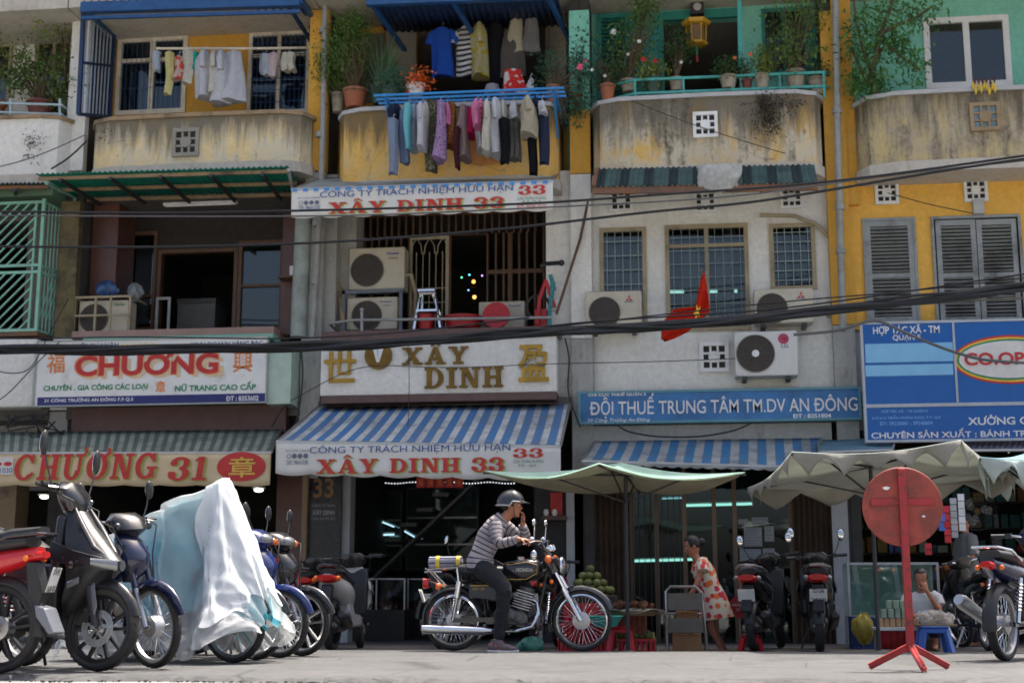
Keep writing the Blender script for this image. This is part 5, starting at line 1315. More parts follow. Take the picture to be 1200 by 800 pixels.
rows = [
 ('pale blue jeans hanging at the left end of the blue rack', 'leg', (455, 140, 466, 204), DN2, 'jeans'), ('second leg of washed denim hanging next to the pale blue jeans', 'leg', (468, 130, 482, 191), DN, 'jeans'),
 ('dark blue cap shaped bundle over the pale blue jeans', 'bundle', (456, 123, 470, 145), NV, 'cap'), ('narrow aqua towel between the denim and the white shirts', 'leg', (474, 123, 482, 174), AQ, 'towel'),
 ('small red cloth peeping out beside the aqua towel', 'bundle', (478, 124, 483, 138), RD, 'cloth'), ('greyish white shirt just right of the aqua towel', 'side', (482, 124, 491, 176), W3, 'shirt'),
 ('bright white shirt between the greyish white shirt and the olive floral trousers', 'side', (490, 122, 498, 175), W1, 'shirt'), ('slim white shirt touching the olive floral trousers', 'side', (496, 121, 502, 172), W2, 'shirt'),
 ('olive floral pyjama trousers hanging low from the blue rack', 'leg', (498, 120, 513, 201), FLO, 'trousers'), ('spotted lilac dress on the blue rack', 'dress', (511, 119, 522, 188), LIL, 'dress'),
 ('small pink top right of the spotted lilac dress', 'top', (520, 121, 528, 146), PK, 'top'), ('brown and orange printed dress on the blue rack', 'dress', (523, 122, 536, 173), BRN, 'dress'),
 ('dark maroon leggings hanging behind the mauve dress', 'leg', (532, 150, 539, 197), MAR, 'leggings'), ('mauve grey dress narrowing to the shoulder', 'dress', (537, 124, 549, 187), MAU, 'dress'),
 ('magenta child\'s dress on the blue rack', 'dress', (545, 128, 557, 161), MAG, 'dress'), ('plain pink shirt beside the pink striped one', 'side', (555, 119, 563, 151), PK, 'shirt'), ('pink striped shirt on the blue rack', 'side', (561, 119, 568, 149), STPK, 'shirt'),
 ('white shirt showing below the pink striped shirt', 'side', (559, 138, 568, 179), W1, 'shirt'), ('long white shirt right of the pink striped shirt', 'side', (567, 119, 575, 179), W2, 'shirt'), ('widest white shirt of the row on the blue rack', 'side', (574, 117, 587, 182), W1, 'shirt'),
 ('white shirt at the right end of the white ones', 'side', (586, 119, 595, 176), W2, 'shirt'), ('black trousers hanging behind the white shirts', 'leg', (586, 140, 597, 192), BK, 'trousers'),
 ('white vest above the olive grey trousers', 'top', (596, 119, 608, 139), W1, 'vest'), ('olive grey trousers under the white vest', 'trousers', (595, 136, 611, 188), GY, 'trousers'), ('beige shirt near the right end of the blue rack', 'side', (611, 117, 627, 160), BG, 'shirt'),
 ('black stocking hanging below the beige shirt', 'leg', (619, 150, 629, 204), BK, 'stocking'), ('navy top behind the beige shirt', 'side', (624, 117, 633, 145), NV, 'top'), ('white folded top over the navy trousers', 'top', (630, 118, 641, 134), W1, 'top'), ('navy trousers at the right end of the blue rack', 'leg', (631, 130, 643, 192), NV, 'trousers')]
for k, (lb, kd, px, m, ct) in enumerate(rows): garment(lb, kd, px, YR_ + .16 * ((k * 7) % 3 - 1), m, ct, GL, depth=.2)
r = thing('drying_rack', 'blue painted pipe rack fixed in front of the laundry balcony', 'drying rack', P(552, 118, 19.2))
mb = MB(); A, B = P(441, 117, 18.85), P(662, 108, 18.85)
for dy in (-.16, 0, .16): mb.beam(A + V((0, dy, 0)), B + V((0, dy, 0)), .03, .03)
obj('rails', mb, mat('bright_blue', rgb(44, 130, 196), .45), r)
mb = MB(); BB = MATS['bright_blue']
for a in (A + V((.15, 0, 0)), B + V((-.15, 0, 0))):
 mb.beam(a + V((0, -.18, 0)), a + V((0, .75, 0)), .04, .04); mb.beam(a + V((0, -.1, 0)), a + V((0, .5, -.5)), .03, .03)
obj('arms', mb, BB, r)
X0, X1, Z0, Z1 = box_px(548, 150, 588, 195, 19.33); mb = MB()
mb.grid(lambda u, v: V((X0 + (X1 - X0) * u, 19.33 - .03 * math.sin(PI * u) * v + .008 * math.sin(u * 20), Z1 + (Z0 - Z1) * v * (1 - .12 * (2 * u - 1) ** 2))), 16, 6); tag(obj('cloth', mb, OR_, solid=.005, smooth=60), 'orange cloth draped on the balcony front behind the white shirts', 'cloth')
# upper line of house two
ln = P(455, 26, 20.2), P(640, 18, 20.2)
mb = MB(); mb.tube([ln[0], ln[1]], .014, 6); tag(obj('clothes_line', mb, STEEL), 'thin line above the laundry balcony holding the blue polo shirt', 'clothes line')
for lb, kd, px, m, ct in [('royal blue polo shirt hanging in the dark doorway', 'tee', (501, 33, 536, 90), BLU, 'shirt'), ('black and white striped shirt right of the blue polo shirt', 'tee', (531, 31, 561, 90), STP, 'shirt'), ('yellow floral shirt beside the striped shirt', 'side', (554, 29, 571, 92), YFL, 'shirt'),
 ('black trousers left of the red dotted bag', 'leg', (574, 30, 588, 104), BK, 'trousers'), ('cream shirt hanging over the grey towel', 'top', (593, 22, 616, 62), BG, 'shirt'), ('grey shirt at the right end of the upper line', 'top', (611, 22, 634, 62), GY, 'shirt'), ('long grey towel behind the cream shirt', 'top', (585, 34, 618, 92), C('grey_brown', (92, 88, 84)), 'towel')]:
 garment(lb, kd, px, 20.2, m, ct, 'clothes on the upper line', depth=.17)
garment('red dotted cloth bag hanging behind the blue rack', 'top', (586, 81, 616, 111), 19.6, RDOT, 'bag', hook=False); garment('small white cloth pegged right of the red dotted bag', 'top', (617, 93, 627, 107), 19.6, W1, 'cloth'); garment('pale grey box shaped cloth left of the red dotted bag', 'top', (566, 98, 588, 111), 19.7, C('pale_grey', (160, 158, 164)), 'cloth', hook=False)
# line of house one
mb = MB(); mb.tube([P(183, 57, 19.7), P(302, 57, 19.7), P(366, 56, 20.2)], .02, 6); tag(obj('clothes_pole', mb, CREAMF), 'pale pole carrying white shirts across the ochre windows', 'pole')
for lb, kd, px, m, ct in [('blue and white cloth at the left end of the pale pole', 'leg', (180, 61, 188, 84), W3, 'cloth'), ('pale yellow towel on the pale pole', 'leg', (194, 62, 203, 111), C('pale_yellow', (206, 200, 140)), 'towel'), ('white and coral pouch on the pale pole', 'top', (203, 66, 216, 94), C('coral', (206, 180, 170), spots=rgb(200, 84, 70), sscale=10, lo=.5, hi=.56), 'pouch'), ('grey white cloth right of the coral pouch', 'leg', (215, 60, 227, 98), W2, 'cloth'), ('turquoise brush shaped cloth on the pale pole', 'leg', (227, 62, 233, 82), C('turquoise', (30, 170, 150)), 'cloth'),
 ('first white shirt after the turquoise cloth', 'side', (232, 60, 247, 116), W1, 'shirt'), ('second white shirt after the turquoise cloth', 'side', (245, 62, 259, 112), W2, 'shirt'), ('third white shirt after the turquoise cloth hanging lowest', 'side', (251, 62, 269, 122), W1, 'shirt'), ('white shirt with spread hem, farthest from the turquoise cloth', 'dress', (262, 61, 286, 120), W1, 'shirt'),
 ('left grey white sock pair before the blue grille window', 'leg', (305, 65, 317, 88), W3, 'socks'), ('pinkish white cloth before the blue grille window', 'leg', (315, 63, 325, 90), C('pinkish', (206, 190, 196)), 'cloth'), ('cream shorts at the right end of the pale pole', 'shorts', (330, 63, 346, 83), W2, 'shorts')]:
 garment(lb, kd, px, 19.7 if px[0] < 300 else 20.0, m, ct, 'clothes on the pale pole', depth=.15)

# ---------------------------------------------------------------- plants
LEAF = leafmat('leaf_green', rgb(86, 116, 52)); LEAFD = leafmat('leaf_dark', rgb(56, 84, 46)); LEAFY = leafmat('leaf_yellow_green', rgb(120, 136, 60)); LEAFB = leafmat('leaf_blue_green', rgb(64, 104, 78))
BARK = mat('bark', rgb(92, 76, 58), .9, var=.3, scale=20, bump=.4)
TERRA = mat('terracotta', rgb(158, 92, 62), .75, dirt=rgb(120, 96, 76), dlo=.45, dhi=.65); CONCP = mat('cement_pot', rgb(150, 142, 124), .85, dirt=rgb(92, 86, 72), dlo=.45, dhi=.65); DKPOT = mat('dark_green_pot', rgb(44, 72, 60), .5); MAROONP = mat('maroon_pot', rgb(96, 48, 40), .6)
def leaf_quad(mb, p, d, nrm, L, wd, q):
 d = d.normalized(); s_ = d.cross(nrm)
 if s_.length < 1e-3: s_ = d.orthogonal()
 s_.normalize(); n2 = s_.cross(d)
 c = [p, p + d * L * .45 + s_ * wd * .5 - n2 * wd * .12, p + d * L - n2 * L * .12, p + d * L * .45 - s_ * wd * .5 - n2 * wd * .12, p + d * L * .5]
 mb.add(c, [(0, 1, 4), (1, 2, 4), (2, 3, 4), (3, 0, 4)], 0, [q] * 5)
def foliage(c, r, n, size, seed, clusters=14, droop=.3, hollow=.25, narrow=.42, mbx=None, stems=None, root=None):
 q = random.Random(seed); mb = mbx or MB(); c = V(c); r = V(r)
 for k in range(clusters):
  while True:
   d = V((q.uniform(-1, 1), q.uniform(-1, 1), q.uniform(-1, 1)))
   if hollow < d.length < 1: break
  cc = c + V((d.x * r.x, d.y * r.y, d.z * r.z)); tone = q.random()
  if stems is not None and root is not None:
   m1 = V(root).lerp(cc, .5) + V((q.uniform(-.1, .1) * r.x, q.uniform(-.1, .1) * r.y, .1 * r.z)); stems.tube([root, m1, cc], [.012, .009, .004], 5)
  for i in range(max(1, n // clusters)):
   o = V((q.gauss(0, 1), q.gauss(0, 1), q.gauss(0, 1))) * (.24 * min(r.x, r.z) + size * .5)
   dd = V((q.gauss(0, 1), q.gauss(0, 1), q.gauss(0, .7) - droop)); nn = V((q.gauss(0, .5), q.gauss(0, .5), 1))
   leaf_quad(mb, cc + o, dd, nn, size * q.uniform(.6, 1.3), size * narrow * q.uniform(.7, 1.2), min(1, max(0, tone * .6 + q.uniform(0, .4))))
 return mb
def pot(par, base, r, hgt, m):
 mb = MB(); mb.lathe([(0, 0), (r * .72, 0), (r * .95, hgt * .85), (r * 1.06, hgt * .86), (r * 1.06, hgt), (r * .9, hgt), (r * .86, hgt * .86), (0, hgt * .86)], base, n=22); return obj('pot', mb, m, par)
def plant(label, potpx, potm, fols, Y=19.62, leafm=LEAF, n=500, size=.07, seed=1, flowers=None, name='potted_plant', clusters=14, droop=.3, **kw):
 """potpx box of the pot; fols list of foliage boxes"""
 X0, X1, Z0, Z1 = box_px(*potpx, Y); base = V(((X0 + X1) / 2, Y, Z0))
 t_ = thing(name, label, 'plant', base, 0, kw.get('group', 'pot plants on the balconies'))
 pot(t_, base, (X1 - X0) / 2, Z1 - Z0, potm)
 root = base + V((0, 0, (Z1 - Z0) * .86)); st = MB()
 for k, fb in enumerate(fols):
  a, b, c, d = box_px(*fb, Y)
  foliage(((a + b) / 2, Y, (c + d) / 2), ((b - a) / 2, min(.45, (b - a) / 2), (d - c) / 2), n, size, seed + k, clusters, droop, stems=st, root=root, narrow=kw.get('narrow', .42))
 obj('stems', st, BARK, t_)
 fo = MB()
 for k, fb in enumerate(fols):
  a, b, c, d = box_px(*fb, Y)
  foliage(((a + b) / 2, Y, (c + d) / 2), ((b - a) / 2, min(.45, (b - a) / 2), (d - c) / 2), int(n * 1.8), size, seed + k, clusters + 6, droop, mbx=fo, narrow=kw.get('narrow', .42), stems=MB(), root=root)
 obj('foliage', fo, leafm, t_, smooth=0)
 q = random.Random(seed + 50)
 for (fx, fy, fr, fm) in (flowers or []):
  mb = MB(); p = P(fx, fy, Y - .25)
  for i in range(7):
   a = i * 2 * PI / 7; leaf_quad(mb, p, V((math.cos(a), -.5, math.sin(a))), V((0, -1, 0)), fr * .62, fr * .5, q.random())
  obj('flower', mb, fm, t_, smooth=0)
 return t_
FW = leafmat('petal_white', rgb(220, 218, 210)); FP = leafmat('petal_pink', rgb(226, 90, 120)); FR = leafmat('petal_red', rgb(190, 40, 44)); FO = leafmat('petal_orange', rgb(232, 110, 50)); FYE = leafmat('petal_yellow', rgb(226, 196, 60))
plant('airy shrub in a wide maroon bowl on the white balcony at left', (32, 121, 64, 139), MAROONP, [(36, 50, 94, 120), (14, 55, 44, 115)], 19.9, LEAF, 420, .085, 3, clusters=16)
plant('leafy climber reaching up beside the blue side grille', (66, 118, 88, 136), DKPOT, [(48, 0, 100, 55), (62, 100, 98, 150)], 20.1, LEAFY, 260, .08, 5, clusters=14)
plant('pale shrub at the very left edge of the white balcony', (-22, 120, 6, 138), TERRA, [(-30, 20, 14, 100)], 20.0, LEAFY, 260, .08, 6)
plant('dense round bush in a brown box pot left of the spiky plant', (402, 106, 430, 127), TERRA, [(376, 40, 440, 108), (392, 20, 432, 60)], 19.75, LEAF, 1100, .06, 11, clusters=30)
plant('small bare bush in a grey pot at the left end of the laundry balcony', (388, 110, 404, 132), CONCP, [(372, 62, 402, 112)], 19.9, LEAF, 300, .06, 12)
pm = thing('potted_plant', 'spiky plant with long upright leaves beside the dense round bush', 'plant', P(448, 122, 19.75), 0, 'pot plants on the balconies')
pot(pm, P(446, 123, 19.75), .17, .2, DKPOT); mb = MB(); q = random.Random(4)
for k in range(40):
 b = P(446, 112, 19.75); a = q.uniform(0, 2 * PI); L = q.uniform(.5, 1.0); sp = q.uniform(.05, .4); pr = None
 tip = b + V((math.cos(a) * sp, math.sin(a) * sp * .5, L)); md = b.lerp(tip, .55) + V((0, 0, .1)); s_ = V((.014, .0, 0)); col = q.random()
 mb.add([b - s_, b + s_, md + s_ * 1.2, md - s_ * 1.2, tip], [(0, 1, 2, 3), (3, 2, 4)], 0, [col] * 5)
obj('foliage', mb, LEAFD, pm, smooth=0)
plant('low blue green cushion plant on the blue rack shelf', (446, 104, 470, 120), DKPOT, [(438, 86, 480, 116)], 19.4, LEAFB, 900, .05, 14, clusters=30)
plant('orange flowering plant in a white bowl above the laundry rack', (476, 100, 498, 113), WHITEP, [(474, 88, 500, 102)], 19.4, FO, 160, .09, 15, clusters=10)
plant('rose bush with one pink bloom trailing at the right end of the laundry balcony', (640, 101, 656, 121), TERRA, [(622, 60, 662, 104), (660, 60, 700, 110), (664, 100, 690, 150)], 19.6, LEAFB, 240, .07, 17, flowers=[(680, 79, .1, FP), (686, 72, .05, FP)])
plant('slim climber growing up the pale corner post', (668, 112, 684, 130), TERRA, [(672, 15, 690, 80), (668, 60, 684, 130)], 19.9, LEAFD, 170, .07, 18)
plant('flowering shrub in the leftmost terracotta pot on the teal railing', (703, 100, 721, 119), TERRA, [(694, 60, 728, 102)], 19.6, LEAFD, 320, .065, 21, flowers=[(694, 82, .05, FW), (709, 89, .05, FW)])
plant('tall airy shrub with white flowers before the teal shutters', (726, 95, 747, 108), CONCP, [(706, 30, 762, 95), (740, -8, 776, 40)], 19.75, LEAF, 330, .075, 22, clusters=22, flowers=[(719, 38, .09, FW), (749, 49, .06, FW), (736, 64, .05, FW)])
plant('drooping red flowering plant in a dark green pot', (755, 93, 777, 111), DKPOT, [(750, 64, 778, 96)], 19.7, LEAFY, 260, .07, 23, flowers=[(754, 70, .08, FR), (768, 72, .07, FR)], droop=1.2)
plant('small standard tree in a cement pot in front of the dark doorway', (784, 92, 801, 107), CONCP, [(778, 36, 808, 72)], 19.75, LEAFD, 420, .065, 24, flowers=[(798, 73, .05, FW)])
plant('clipped round plant in a cement pot under the hanging lantern', (843, 90, 864, 104), CONCP, [(838, 70, 872, 91)], 19.6, LEAFD, 600, .055, 25, clusters=26, flowers=[(861, 68, .05, FO)])
plant('thin stalked plant with one orange bloom in a brown pot', (869, 94, 882, 104), MAROONP, [(868, 70, 882, 94)], 19.6, LEAF, 60, .06, 26, flowers=[(879, 64, .06, FO)])
plant('yellow green plant in a rust stained white pot', (884, 88, 902, 104), CONCP, [(886, 58, 906, 88)], 19.6, LEAFY, 260, .07, 27)
plant('large loose shrub in a patterned pot at the right end of the teal railing', (920, 84, 944, 104), CONCP, [(898, 40, 958, 86), (905, -5, 970, 45)], 19.7, LEAF, 420, .075, 28, clusters=26, flowers=[(911, 58, .05, FYE)])
plant('low plant in a patterned pot at the corner of the streaked balcony', (946, 92, 966, 111), CONCP, [(944, 74, 968, 94)], 19.75, LEAFD, 160, .06, 29)
def wallplant(label, boxes, Y, m, n, size, seed, name='wall_plant'):
 fo = MB(); st = MB()
 for k, fb in enumerate(boxes):
  a, b, c, d = box_px(*fb, Y); foliage(((a + b) / 2, Y, (c + d) / 2), ((b - a) / 2, .05, (d - c) / 2), n, size, seed + k, 14, 1.0, mbx=fo)
 return tag(obj(name, fo, m, smooth=0), label, 'plant')
DEAD = leafmat('dead_leaf', rgb(62, 58, 46))
wallplant('dry moss hanging over the right half of the streaked balcony', [(868, 110, 940, 128), (884, 120, 916, 160)], YS - .06, DEAD, 480, .05, 41)
wallplant('dry tuft growing from the white balcony wall at left', [(30, 154, 48, 190)], YS + .06, DEAD, 160, .05, 43)
wallplant('dark moss patch at the left end of the first bowed balcony', [(112, 150, 136, 180)], YS - .02, DEAD, 70, .04, 44)
# fig tree rooted in the wall of house four
tr = thing('fig_tree', 'fig sapling growing out of the wall by the yellow pier', 'tree', P(1028, 112, 19.6))
mb = MB(); Yt = 19.55
br = [[(1026, 112), (1022, 88), (1026, 66), (1032, 40), (1042, 14), (1048, -12)], [(1022, 88), (1012, 60), (1004, 30), (1000, 0)], [(1026, 66), (1040, 52), (1060, 70), (1078, 82)], [(1018, 100), (1008, 80), (1000, 60)], [(1032, 40), (1050, 30), (1072, 22), (1092, 8)]]
for k, b in enumerate(br): pp = [P(x, y, Yt + .06 * math.sin(i * 2 + k)) for i, (x, y) in enumerate(b)]; mb.tube(pp, [.045 * (1 if k == 0 else .6) * (1 - .8 * i / len(pp)) + .006 for i in range(len(pp))], 7)
obj('trunk', mb, BARK, tr)
fo = MB()
for k, fb in enumerate([(1000, 60, 1034, 108), (990, 20, 1020, 70), (1016, -10, 1060, 40), (1040, 0, 1100, 34), (1040, 36, 1060, 60), (1050, 62, 1084, 92), (1024, 90, 1040, 112), (996, 88, 1016, 106), (1018, 34, 1040, 64)]):
 a, b, c, d = box_px(*fb, Yt); foliage(((a + b) / 2, Yt, (c + d) / 2), ((b - a) / 2, .3, (d - c) / 2), 270, .1, 60 + k, 18, .5, mbx=fo, narrow=.34)
obj('crown', fo, leafmat('fig_leaf', rgb(74, 120, 60)), tr, smooth=0)
# small bunch of cactus heads
mb = MB(); q = random.Random(8)
cb = thing('hanging_decoration', 'small bunch of yellow and red tassels on the mouldy balcony coping', 'decoration', P(1152, 108, 19.35))
for k in range(9):
 p = P(1140 + k * 3.2, 94 + q.uniform(0, 8), 19.35); mb.tube([p, p + V((0, 0, -.05)), p + V((0, 0, -.12))], [.012, .028, .006], 7)
obj('yellow_tassels', mb, ink('tassel', rgb(206, 176, 60)), cb)
mb = MB()
for k in range(6):
 p = P(1142 + k * 4.6, 90 + q.uniform(0, 5), 19.33); mb.tube([p, p + V((0, 0, -.04)), p + V((0, 0, -.09))], [.01, .02, .005], 7)
obj('dark_tassels', mb, mat('tassel_dark', rgb(80, 40, 44), .7), cb)
# lantern and lamp on house three
l = thing('lantern', 'yellow paper lantern with red tassel hanging in the teal doorway', 'lantern', P(816, 62, 20.3))
c = P(816, 40, 20.3); GY_ = mat('lantern_yellow', rgb(196, 152, 40), .5)
mb = MB(); mb.lathe([(.0, .17), (.2, .16), (.23, .19), (.2, .14), (.14, .12)], c, n=6); mb.lathe([(.12, -.14), (.18, -.15), (.16, -.18), (.08, -.2), (0, -.2)], c, n=6)
for k in range(6): a = k * PI / 3; mb.cyl(c + V((.15 * math.cos(a), .15 * math.sin(a), .13)), c + V((.14 * math.cos(a), .14 * math.sin(a), -.15)), .012, None, 6)
obj('frame', mb, GY_, l); mb = MB(); mb.lathe([(.12, .12), (.13, 0), (.12, -.14)], c, n=6); obj('shade', mb, cloth('lantern_paper', rgb(170, 140, 110), .2, .5), l)
mb = MB(); mb.cyl(c + V((0, 0, -.2)), c + V((0, 0, -.34)), .02, None, 8); obj('green_bead', mb, GREEN, l); mb = MB(); mb.tube([c + V((0, 0, -.34)), c + V((0, 0, -.45))], [.015, .022], 8); obj('tassel', mb, RED, l)
mb = MB(); mb.cyl(c + V((0, 0, .17)), V((c.x, 20.3, P(816, 18, 20.3).z)), .006, None, 5); obj('cord', mb, BLACKPL, l)
X0, X1, Z0, Z1 = box_px(809, 1, 825, 16, 20.35); l = thing('wall_lamp', 'dark square lamp box above the teal door lintel', 'lamp', ((X0 + X1) / 2, 20.4, Z0))
mb = MB(); mb.box(X0, 20.35, Z0, X1, 20.52, Z1); obj('housing', mb, DARKMETAL, l, bevel=.01); mb = MB(); mb.lathe([(0, 0), (.06, 0), (.06, .02), (0, .03)], V(((X0 + X1) / 2, 20.35, (Z0 + Z1) / 2)), Matrix.Rotation(PI / 2, 3, 'X'), 16); obj('lens', mb, GREYW, l)
aw = thing('steel_awning_frame', 'bright blue steel awning frame with ribbed edge over the laundry balcony', 'awning', P(530, 5, 19.2), 0)
mb = MB(); A, B = P(430, 3, 19.2), P(652, -6, 19.2); mb.beam(A, B, .1, .12)
for f in (.02, .45, .95): a = A.lerp(B, f); mb.beam(a, a + V((.25, 1.35, -.22)), .06, .06)
obj('frame', mb, BLUEP, aw); mb = MB(); L = B - A; mb.grid(lambda u, v: A + L * u + V((0, 1.3 * v, .08 + .02 * math.sin(u * 180))), 240, 1); obj('ribbed_sheet', mb, NAVYP, aw, solid=.008)

# ---------------------------------------------------------------- cables
CAB = mat('cable_black', (.012, .012, .014), .55); CABG = mat('cable_grey', (.11, .11, .11), .6)
def cable(label, pts, Y, r, m=CAB, twist=0, name='cable', ph=0.0):
 pp = []
 for (a, b), (c, d) in zip(pts, pts[1:]):
  for k in range(6): f = k / 6; pp.append((a + (c - a) * f, b + (d - b) * f))
 pp.append(pts[-1])
 # smooth the polyline
 for _ in range(6): pp = [pp[0]] + [((a[0] + 2 * b[0] + c[0]) / 4, (a[1] + 2 * b[1] + c[1]) / 4) for a, b, c in zip(pp, pp[1:], pp[2:])] + [pp[-1]]
 v = [P(x, y, Y) for x, y in pp]
 if twist: v = [p + V((0, twist * math.sin(i * .35 + ph), twist * math.cos(i * .27 + ph * 1.7))) for i, p in enumerate(v)]
 mb = MB(); mb.tube(v, r, 7); o = obj(name, mb, m); tag(o, label, 'cable', 'overhead cables'); return o
main = [(-60, 408), (0, 408), (150, 411), (300, 409), (400, 404), (500, 398), (600, 392), (680, 388), (760, 382), (900, 371), (1000, 361), (1100, 350), (1200, 335), (1260, 326)]
for k, (r, tw, ph) in enumerate(((.044, .012, 0), (.034, .036, 2.1), (.03, .042, 4.0), (.024, .055, 5.2), (.018, .062, 1.0))):
 cable('thick black cable, one of the twisted bundle crossing in front of the signs', main, 17.4, r, CAB, tw, 'cable', ph)
cable('upper black cable passing over the green canopy and under the upper white awning', [(-60, 247), (0, 248), (200, 250), (350, 247), (500, 243), (640, 238), (800, 226), (900, 220), (1020, 208), (1260, 174)], 17.2, .016)
cable('black cable crossing level with the dark doorway and rising past the yellow wall', [(-60, 288), (0, 289), (200, 290), (400, 284), (600, 268), (760, 248), (880, 238), (1000, 218), (1130, 196), (1260, 178)], 17.2, .017)
cable('thin grey cable just under the upper black cable', [(-60, 252), (60, 253), (300, 254), (450, 252), (640, 243), (860, 232), (1040, 205), (1260, 182)], 17.5, .011, CABG)
cable('thin dark cable running above the thick bundle at right', [(560, 396), (650, 380), (760, 372), (900, 364), (1040, 345), (1260, 312)], 17.5, .011)
cable('second thin dark cable above the thick bundle at right', [(640, 384), (780, 368), (930, 352), (1060, 342), (1180, 328), (1260, 318)], 17.6, .009)
cable('thin cable along the top of the cream signboard', [(-60, 396), (40, 397), (160, 394), (330, 398), (470, 390), (620, 372)], 17.6, .01)
cable('pale cable under the thick bundle at far right', [(1000, 362), (1080, 356), (1140, 352), (1260, 346)], 17.5, .014, CABG)
cable('drop wire sagging across the marble sign band', [(340, 470), (420, 425), (520, 432), (640, 426), (760, 424), (862, 420)], 19.0, .006)
cable('drop wire hanging from the bundle past the marble sign', [(478, 398), (480, 450), (478, 500)], 18.6, .005)
cable('thin wire looped over the white panel at the left edge', [(-20, 430), (10, 438), (30, 436), (42, 424), (58, 390), (80, 350)], 19.2, .008)
cable('second thin wire slanting over the white panel at the left edge', [(-20, 480), (10, 462), (40, 428), (70, 400)], 19.2, .008)
cable('wire slanting from the white balcony to the first bowed balcony', [(-20, 200), (30, 188), (70, 172), (100, 158)], 19.2, .009, CABG)
cable('black wire pair in the corner beside the first bowed balcony', [(60, 198), (80, 186), (102, 165)], 19.3, .014)
cable('thin wire across the first bowed balcony of the streaked house', [(740, 118), (800, 142), (860, 162), (920, 180)], 19.2, .006)
cable('thin wire slanting over the yellow wall', [(1040, 226), (1090, 240), (1140, 250)], 19.8, .007)
cable('grey pole like cable slanting over the blue co-operative sign', [(930, 392), (985, 388), (1026, 372), (1060, 390), (1110, 410), (1150, 422), (1200, 425)], 18.9, .02, CABG)
cable('black hose hanging under the blue signboard', [(720, 496), (735, 506), (770, 512), (820, 512), (860, 505), (880, 496)], 19.6, .012)
cable('wires running down the pier left of the marble sign', [(352, 400), (356, 440), (348, 500), (330, 520)], 19.4, .012)
cable('black loop of wire at the foot of the pier', [(318, 500), (335, 470), (352, 480), (345, 505), (330, 512)], 19.4, .012)
cable('wires running down the grey pier right of the marble sign', [(662, 396), (668, 420), (664, 460), (680, 500)], 19.5, .012)
q = random.Random(19)
tg = MB()
for k in range(16):
 a = P(q.uniform(2, 80), q.uniform(484, 506), 19.5); b = P(q.uniform(2, 80), q.uniform(484, 508), 19.5); mb_ = a.lerp(b, .5) + V((q.uniform(-.2, .2), q.uniform(-.1, .1), q.uniform(-.25, .1))); tg.tube([a, a.lerp(mb_, .6), mb_, b.lerp(mb_, .6), b], .012, 5)
tag(obj('wire_tangle', tg, CAB), 'tangle of black wires under the white panel at the left edge', 'wires')
# ---------------------------------------------------------------- motorbikes (local frame: x forwards, y left, z up, origin on the ground)
def paint(nm, col, rough=.25, coat=.7): return mat('bike_' + nm, col, rough, 0, var=.05, scale=3, coat=coat, dirt=tuple(k * .7 + .03 for k in col), dlo=.6, dhi=.85)
P_BLACK = paint('black', (.012, .012, .014)); P_MATT = mat('bike_matt_black', (.013, .0135, .015), .36, var=.15, scale=14, dirt=(.05, .046, .04), dlo=.58, dhi=.8, dscale=5); P_NAVY = paint('navy', rgb(18, 26, 58)); P_RED = paint('red', rgb(188, 24, 34)); P_BLUE = paint('blue', rgb(16, 38, 98)); P_GREY = mat('bike_grey', rgb(120, 124, 130), .35, .3); P_WHITE = paint('silver_white', rgb(186, 186, 184), .3); P_SIL = mat('bike_silver', rgb(170, 172, 176), .3, .7)
ALLOY = mat('alloy', (.5, .5, .51), .35, .9, dirt=(.2, .19, .17), dlo=.5, dhi=.75); BLKALLOY = mat('black_alloy', (.03, .03, .032), .4, .5); CAST = mat('cast_engine', (.16, .155, .15), .5, .7, var=.3, scale=20, dirt=(.05, .045, .04), dlo=.45, dhi=.6)
SEATM = mat('seat_vinyl', (.02, .02, .021), .5, bump=.1, bscale=120); LENSR = mat('red_lens', rgb(196, 20, 22), .15, coat=.5); LENSO = mat('orange_lens', rgb(240, 110, 20), .2, coat=.5); LENSW = mat('clear_lens', (.22, .23, .24), .08, .3, coat=1.0); PLATE = mat('plate_white', (.66, .66, .64), .4, dirt=(.4, .39, .36), dlo=.55, dhi=.8); INKK = ink('plate_black', (.03, .03, .03)); MIRG = mat('mirror_glass', (.8, .82, .84), .04, 1.0, var=.01)
RX = Matrix.Rotation(PI / 2, 3, 'X')
